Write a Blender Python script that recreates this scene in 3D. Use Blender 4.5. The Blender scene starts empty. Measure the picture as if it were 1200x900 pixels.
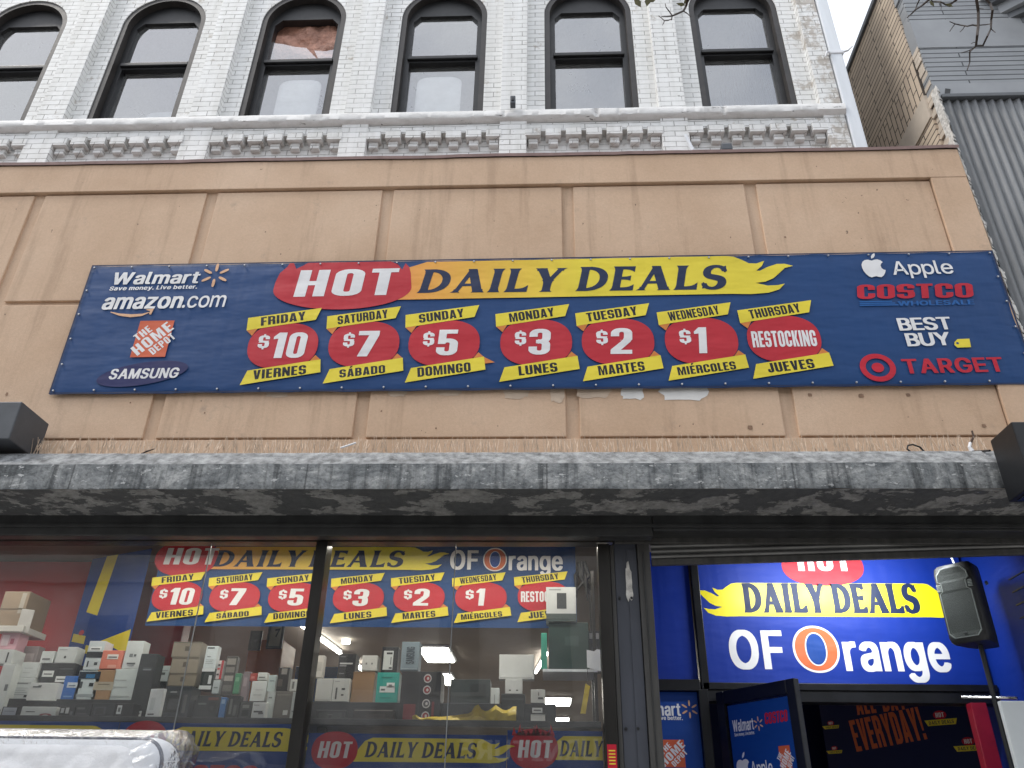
import bpy, bmesh, math, random, json
from mathutils import Vector, Matrix, noise
random.seed(7)
D = bpy.data
sc = bpy.context.scene
COL = sc.collection
R = math.radians

# ------------------------------------------------------------------ camera
EYE = 1.6
PITCH, YAW, ROLL, FPX = R(29.4344), R(-2.7889), R(1.0001), 946.478
cp, sp = math.cos(PITCH), math.sin(PITCH)
FW = Vector((math.sin(YAW) * cp, math.cos(YAW) * cp, sp))
RT0 = Vector((math.cos(YAW), -math.sin(YAW), 0))
UP0 = RT0.cross(FW)
RT = RT0 * math.cos(ROLL) + UP0 * math.sin(ROLL)
UP = UP0 * math.cos(ROLL) - RT0 * math.sin(ROLL)
cam = D.cameras.new('camera')
cam.sensor_width = 36
cam.lens = FPX / 1200 * 36
cam.clip_start = 0.05
cam.clip_end = 500
co = D.objects.new('camera', cam)
co.matrix_world = Matrix(((RT.x, UP.x, -FW.x, 0), (RT.y, UP.y, -FW.y, 0), (RT.z, UP.z, -FW.z, EYE), (0, 0, 0, 1)))
COL.objects.link(co)
sc.camera = co

# ------------------------------------------------------------------ sky, sun, exposure
SUN_EL, SUN_AZ = R(56), R(250)      # azimuth clockwise from +Y: high on the left, behind the camera
world = D.worlds.new('World')
sc.world = world
world.use_nodes = True
wt = world.node_tree
wn = wt.nodes
bg = wn['Background']
sky = wn.new('ShaderNodeTexSky')
sky.sky_type = 'NISHITA'
sky.sun_disc = False
sky.sun_elevation = SUN_EL
sky.sun_rotation = SUN_AZ
sky.air_density = 1.0
sky.dust_density = 2.0
tc = wn.new('ShaderNodeTexCoord')
cn = wn.new('ShaderNodeTexNoise')
cn.inputs['Scale'].default_value = 2.6
cn.inputs['Detail'].default_value = 7
cn.inputs['Roughness'].default_value = 0.55
cr = wn.new('ShaderNodeValToRGB')
cr.color_ramp.elements[0].position = 0.30
cr.color_ramp.elements[0].color = (0.35, 0.35, 0.35, 1)
cr.color_ramp.elements[1].position = 0.62
mx = wn.new('ShaderNodeMix')
mx.data_type = 'RGBA'
wt.links.new(tc.outputs['Generated'], cn.inputs['Vector'])
wt.links.new(cn.outputs['Fac'], cr.inputs['Fac'])
wt.links.new(cr.outputs['Color'], mx.inputs['Factor'])
wt.links.new(sky.outputs['Color'], mx.inputs[6])
mx.inputs[7].default_value = (8.0, 8.3, 8.8, 1)
wt.links.new(mx.outputs[2], bg.inputs['Color'])
bg.inputs['Strength'].default_value = 0.13
sl = D.lights.new('sun', 'SUN')
sl.energy = 1.2
sl.angle = R(14)
sl.color = (1.0, 0.95, 0.88)
so = D.objects.new('sun', sl)
sdir = Vector((math.sin(SUN_AZ) * math.cos(SUN_EL), math.cos(SUN_AZ) * math.cos(SUN_EL), math.sin(SUN_EL)))
so.rotation_euler = (-sdir).to_track_quat('-Z', 'Y').to_euler()
so.location = (0, -6, 14)
COL.objects.link(so)
sc.view_settings.view_transform = 'Standard'
sc.view_settings.look = 'None'
sc.view_settings.exposure = 0.66
sc.view_settings.gamma = 1
sc.cycles.use_denoising = True
sc.cycles.max_bounces = 10
sc.cycles.transparent_max_bounces = 16

# ------------------------------------------------------------------ helpers
def at(x, y, Y):
    """point of the plane Y = const that the photograph shows at pixel x, y"""
    d = RT * ((x - 600) / FPX) - UP * ((y - 450) / FPX) + FW
    t = Y / d.y
    return Vector((d.x * t, Y, d.z * t + EYE))

def s2l(r, g=None, b=None):
    c = r if g is None else (r, g, b)
    return tuple((v / 255 / 12.92 if v / 255 < .04045 else ((v / 255 + .055) / 1.055) ** 2.4) for v in c) + (1,)

def newmat(name):
    m = D.materials.new(name)
    m.use_nodes = True
    return m, m.node_tree, m.node_tree.nodes['Principled BSDF']

def nd(t, kind, **kw):
    n = t.nodes.new('ShaderNode' + kind)
    for k, v in kw.items():
        if k in n.inputs:
            n.inputs[k].default_value = v
        else:
            setattr(n, k, v)
    return n

def ramp(t, fac, stops):
    r = t.nodes.new('ShaderNodeValToRGB')
    els = r.color_ramp.elements
    while len(els) < len(stops):
        els.new(0.5)
    for e, (p, c) in zip(els, stops):
        e.position = p
        e.color = c if len(c) == 4 else tuple(c) + (1,)
    t.links.new(fac, r.inputs['Fac'])
    return r.outputs['Color']

def mixc(t, fac, a, b, mode='MIX'):
    m = t.nodes.new('ShaderNodeMix')
    m.data_type = 'RGBA'
    m.blend_type = mode
    for i, v in ((0, fac), (6, a), (7, b)):
        if isinstance(v, (tuple, list, float, int)):
            m.inputs[i].default_value = v
        else:
            t.links.new(v, m.inputs[i])
    return m.outputs[2]

def pos(t, scale=(1, 1, 1)):
    g = t.nodes.new('ShaderNodeNewGeometry')
    m = t.nodes.new('ShaderNodeMapping')
    m.inputs['Scale'].default_value = scale
    t.links.new(g.outputs['Position'], m.inputs['Vector'])
    return m.outputs['Vector']

def nz(t, vec, scale, detail=5, rough=.6):
    n = nd(t, 'TexNoise', Scale=scale, Detail=detail, Roughness=rough)
    t.links.new(vec, n.inputs['Vector'])
    return n.outputs['Fac']

def bump(t, p, h, strength=.3, dist=.01):
    b = nd(t, 'Bump', Strength=strength, Distance=dist)
    t.links.new(h, b.inputs['Height'])
    t.links.new(b.outputs['Normal'], p.inputs['Normal'])

G1 = (1, 1, 1, 1)
def pm(name, c, var=.15, scale=6, rough=.6, bmp=.1, bscale=40, metal=0, stretch=(1, 1, 1), rvar=.1, coat=0, dist=.004):
    """weathered surface: colour varied by two noises, uneven gloss and a fine bump"""
    m, t, p = newmat(name)
    v = pos(t, stretch)
    a = nz(t, v, scale, 6)
    d = tuple(x * (1 - var) for x in c[:3]) + (1,)
    e = tuple(min(1, x * (1 + var)) for x in c[:3]) + (1,)
    t.links.new(ramp(t, a, [(.3, d), (.7, e)]), p.inputs['Base Color'])
    r = nd(t, 'MapRange')
    r.inputs['To Min'].default_value = max(.02, rough - rvar)
    r.inputs['To Max'].default_value = min(1, rough + rvar)
    t.links.new(nz(t, v, scale * 3), r.inputs['Value'])
    t.links.new(r.outputs['Result'], p.inputs['Roughness'])
    p.inputs['Metallic'].default_value = metal
    if coat:
        p.inputs['Coat Weight'].default_value = coat
    if bmp:
        bump(t, p, nz(t, v, bscale), bmp, dist)
    return m

def vinyl(name, c, rough=.5, grad=None, emit=0):
    """printed banner vinyl: one shared set of soft wrinkles for sheet and print"""
    m, t, p = newmat(name)
    v = pos(t)
    if grad:
        x0, x1, ca, cb = grad
        s = nd(t, 'SeparateXYZ')
        t.links.new(v, s.inputs[0])
        r = nd(t, 'MapRange')
        r.inputs['From Min'].default_value = x0
        r.inputs['From Max'].default_value = x1
        t.links.new(s.outputs['X'], r.inputs['Value'])
        base = ramp(t, r.outputs['Result'], [(0, ca), (1, cb)])
    else:
        base = mixc(t, 0.0, c, c)
    a = nz(t, v, 2.2, 6)
    f = ramp(t, a, [(.3, (.86, .86, .87)), (.7, (1, 1, 1))])
    t.links.new(mixc(t, 1.0, base, f, 'MULTIPLY'), p.inputs['Base Color'])
    p.inputs['Roughness'].default_value = rough
    p.inputs['Specular IOR Level'].default_value = .28
    vw = pos(t, (.9, 1, 2.6))
    w1 = nz(t, vw, 1.6, 3, .5)
    vs = pos(t, (6, 1, .8))
    w2 = nz(t, vs, 1.5, 2, .4)
    ad = nd(t, 'Math', operation='MULTIPLY_ADD')
    t.links.new(w2, ad.inputs[0])
    ad.inputs[1].default_value = .35
    t.links.new(w1, ad.inputs[2])
    bump(t, p, ad.outputs[0], .35, .05)
    return m

def glass(name, refl, tint=(.93, .96, .96, 1), rough=.0, dirt_haze=.04, base=.0):
    m, t, p = newmat(name)
    t.nodes.remove(p)
    out = t.nodes['Material Output']
    gl = nd(t, 'BsdfGlossy', Color=(1, 1, 1, 1), Roughness=rough)
    tr = nd(t, 'BsdfTransparent', Color=tint)
    df = nd(t, 'BsdfDiffuse', Color=(.6, .6, .58, 1))  # grime film; higher values also paint a reflection haze
    v = pos(t)
    bb = nd(t, 'Bump', Strength=.05, Distance=.05)
    t.links.new(nz(t, v, .8, 2), bb.inputs['Height'])
    t.links.new(bb.outputs['Normal'], gl.inputs['Normal'])
    fr = nd(t, 'Fresnel', IOR=refl)
    ad = nd(t, 'Math', operation='ADD', use_clamp=True)
    t.links.new(fr.outputs[0], ad.inputs[0])
    ad.inputs[1].default_value = base
    m1 = nd(t, 'MixShader')
    t.links.new(ad.outputs[0], m1.inputs[0])
    t.links.new(tr.outputs[0], m1.inputs[1])
    t.links.new(gl.outputs[0], m1.inputs[2])
    m2 = nd(t, 'MixShader')
    dr = nd(t, 'MapRange')
    dr.inputs['From Min'].default_value = .35
    dr.inputs['From Max'].default_value = .8
    dr.inputs['To Min'].default_value = dirt_haze * .3
    dr.inputs['To Max'].default_value = dirt_haze * 2
    t.links.new(nz(t, v, 3, 8, .7), dr.inputs['Value'])
    t.links.new(dr.outputs[0], m2.inputs[0])
    t.links.new(m1.outputs[0], m2.inputs[1])
    t.links.new(df.outputs[0], m2.inputs[2])
    t.links.new(m2.outputs[0], out.inputs['Surface'])
    return m

def emitter(name, c, s):
    m, t, p = newmat(name)
    p.inputs['Base Color'].default_value = (.8, .8, .8, 1)
    p.inputs['Emission Color'].default_value = c
    p.inputs['Emission Strength'].default_value = s
    return m

WORLD = {}
def wloc(o):
    return WORLD.get(o.name, Vector((0, 0, 0)))

class MB:
    def __init__(self):
        self.v, self.f, self.m, self.mats = [], [], [], []
        self.smooth = False
    def mi(self, mat):
        if mat not in self.mats:
            self.mats.append(mat)
        return self.mats.index(mat)
    def raw(self, vs, fs, mat):
        o = len(self.v)
        self.v += [Vector(a) for a in vs]
        k = self.mi(mat)
        for f in fs:
            self.f.append([i + o for i in f])
            self.m.append(k)
        return self
    def box(self, a, b, mat, bev=0.0, M=None):
        x0, y0, z0 = (min(a[i], b[i]) for i in range(3))
        x1, y1, z1 = (max(a[i], b[i]) for i in range(3))
        if bev <= 0:
            vs = [(x, y, z) for x in (x0, x1) for y in (y0, y1) for z in (z0, z1)]
            fs = [(0, 1, 3, 2), (4, 6, 7, 5), (0, 4, 5, 1), (2, 3, 7, 6), (0, 2, 6, 4), (1, 5, 7, 3)]
        else:
            bm = bmesh.new()
            bmesh.ops.create_cube(bm, size=1)
            for w in bm.verts:
                w.co = Vector(((x0 + x1) / 2 + w.co.x * (x1 - x0), (y0 + y1) / 2 + w.co.y * (y1 - y0), (z0 + z1) / 2 + w.co.z * (z1 - z0)))
            bv = min(bev, .45 * min(x1 - x0, y1 - y0, z1 - z0))
            bmesh.ops.bevel(bm, geom=bm.edges[:], offset=bv, segments=2, profile=.6, affect='EDGES')
            bm.verts.index_update()
            vs = [w.co.copy() for w in bm.verts]
            fs = [[w.index for w in f.verts] for f in bm.faces]
            bm.free()
        if M:
            vs = [M @ Vector(w) for w in vs]
        return self.raw(vs, fs, mat)
    def tube(self, pts, r, mat, n=8, cap=True):
        pts = [Vector(p) for p in pts]
        rs = r if isinstance(r, (list, tuple)) else [r] * len(pts)
        vs, fs = [], []
        ref = None
        for i, p in enumerate(pts):
            d = (pts[min(i + 1, len(pts) - 1)] - pts[max(i - 1, 0)]).normalized()
            if ref is None:
                ref = d.orthogonal().normalized()
            a = (ref - d * ref.dot(d))
            a = a.normalized() if a.length > 1e-6 else d.orthogonal().normalized()
            ref = a
            b = d.cross(a)
            for k in range(n):
                th = 2 * math.pi * k / n
                vs.append(p + (a * math.cos(th) + b * math.sin(th)) * rs[i])
        for i in range(len(pts) - 1):
            for k in range(n):
                fs.append((i * n + k, i * n + (k + 1) % n, (i + 1) * n + (k + 1) % n, (i + 1) * n + k))
        if cap:
            fs.append(tuple(range(n))[::-1])
            fs.append(tuple((len(pts) - 1) * n + k for k in range(n)))
        return self.raw(vs, fs, mat)
    def prism(self, pts, fn0, fn1, mat, holes=()):
        """outline (with holes) between two mappings of its 2-D points: front, back and sides"""
        loops = [list(pts)] + [list(h) for h in holes]
        vv, ff = fill2d(loops)
        self.raw([fn0(*p) for p in vv], ff, mat)
        self.raw([fn1(*p) for p in vv], [f[::-1] for f in ff], mat)
        for L in loops:
            n = len(L)
            self.raw([fn0(*p) for p in L] + [fn1(*p) for p in L], [(i, i + n, (i + 1) % n + n, (i + 1) % n) for i in range(n)], mat)
        return self
    def build(self, name, parent=None, origin=None, smooth=None, fix=True):
        if parent is not None:
            base = wloc(parent)
        elif origin is not None:
            base = Vector(origin)
        else:
            xs = [v.x for v in self.v]; ys = [v.y for v in self.v]; zs = [v.z for v in self.v]
            base = Vector(((min(xs) + max(xs)) / 2, (min(ys) + max(ys)) / 2, min(zs)))
        me = D.meshes.new(name)
        me.from_pydata([v - base for v in self.v], [], self.f)
        for m in self.mats:
            me.materials.append(m)
        me.polygons.foreach_set('material_index', self.m)
        if fix:
            bm = bmesh.new()
            bm.from_mesh(me)
            bmesh.ops.remove_doubles(bm, verts=bm.verts, dist=1e-5)
            bmesh.ops.recalc_face_normals(bm, faces=bm.faces)
            bm.to_mesh(me)
            bm.free()
        o = D.objects.new(name, me)
        COL.objects.link(o)
        if parent is None:
            o.location = base
        else:
            o.parent = parent
        WORLD[o.name] = base
        if smooth or (smooth is None and self.smooth):
            me.shade_smooth()
            try:
                me.set_sharp_from_angle(angle=R(40))
            except Exception:
                pass
        me.update()
        return o

def tag(o, label=None, cat=None, group=None, kind=None):
    if label: o['label'] = label
    if cat: o['category'] = cat
    if group: o['group'] = group
    if kind: o['kind'] = kind
    return o

def thing(name, loc, label, cat, group=None, rz=0):
    o = D.objects.new(name, None)
    o.empty_display_size = .2
    o.location = loc
    o.rotation_euler.z = rz
    COL.objects.link(o)
    WORLD[o.name] = Vector(loc)
    return tag(o, label, cat, group)

def copy_tree(o, parent=None):
    c = o.copy()
    COL.objects.link(c)
    c.parent = parent
    WORLD[c.name] = wloc(o).copy()
    for ch in list(o.children):
        copy_tree(ch, c)
    return c

def fill2d(loops):
    """triangles of outlines with holes (even-odd), through a filled 2-D curve"""
    cu = D.curves.new('outline', 'CURVE')
    cu.dimensions = '2D'
    cu.fill_mode = 'FRONT'
    for L in loops:
        s = cu.splines.new('POLY')
        s.points.add(len(L) - 1)
        for p, q in zip(s.points, L):
            p.co = (q[0], q[1], 0, 1)
        s.use_cyclic_u = True
    o = D.objects.new('outline', cu)
    me = D.meshes.new_from_object(o)
    vs = [(v.co.x, v.co.y) for v in me.vertices]
    fs = []
    for f in me.polygons:
        l = list(f.vertices)
        ar = sum(vs[l[i]][0] * vs[l[(i + 1) % len(l)]][1] - vs[l[(i + 1) % len(l)]][0] * vs[l[i]][1] for i in range(len(l)))
        fs.append(l if ar > 0 else l[::-1])
    D.objects.remove(o)
    D.curves.remove(cu)
    D.meshes.remove(me)
    return vs, fs

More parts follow.
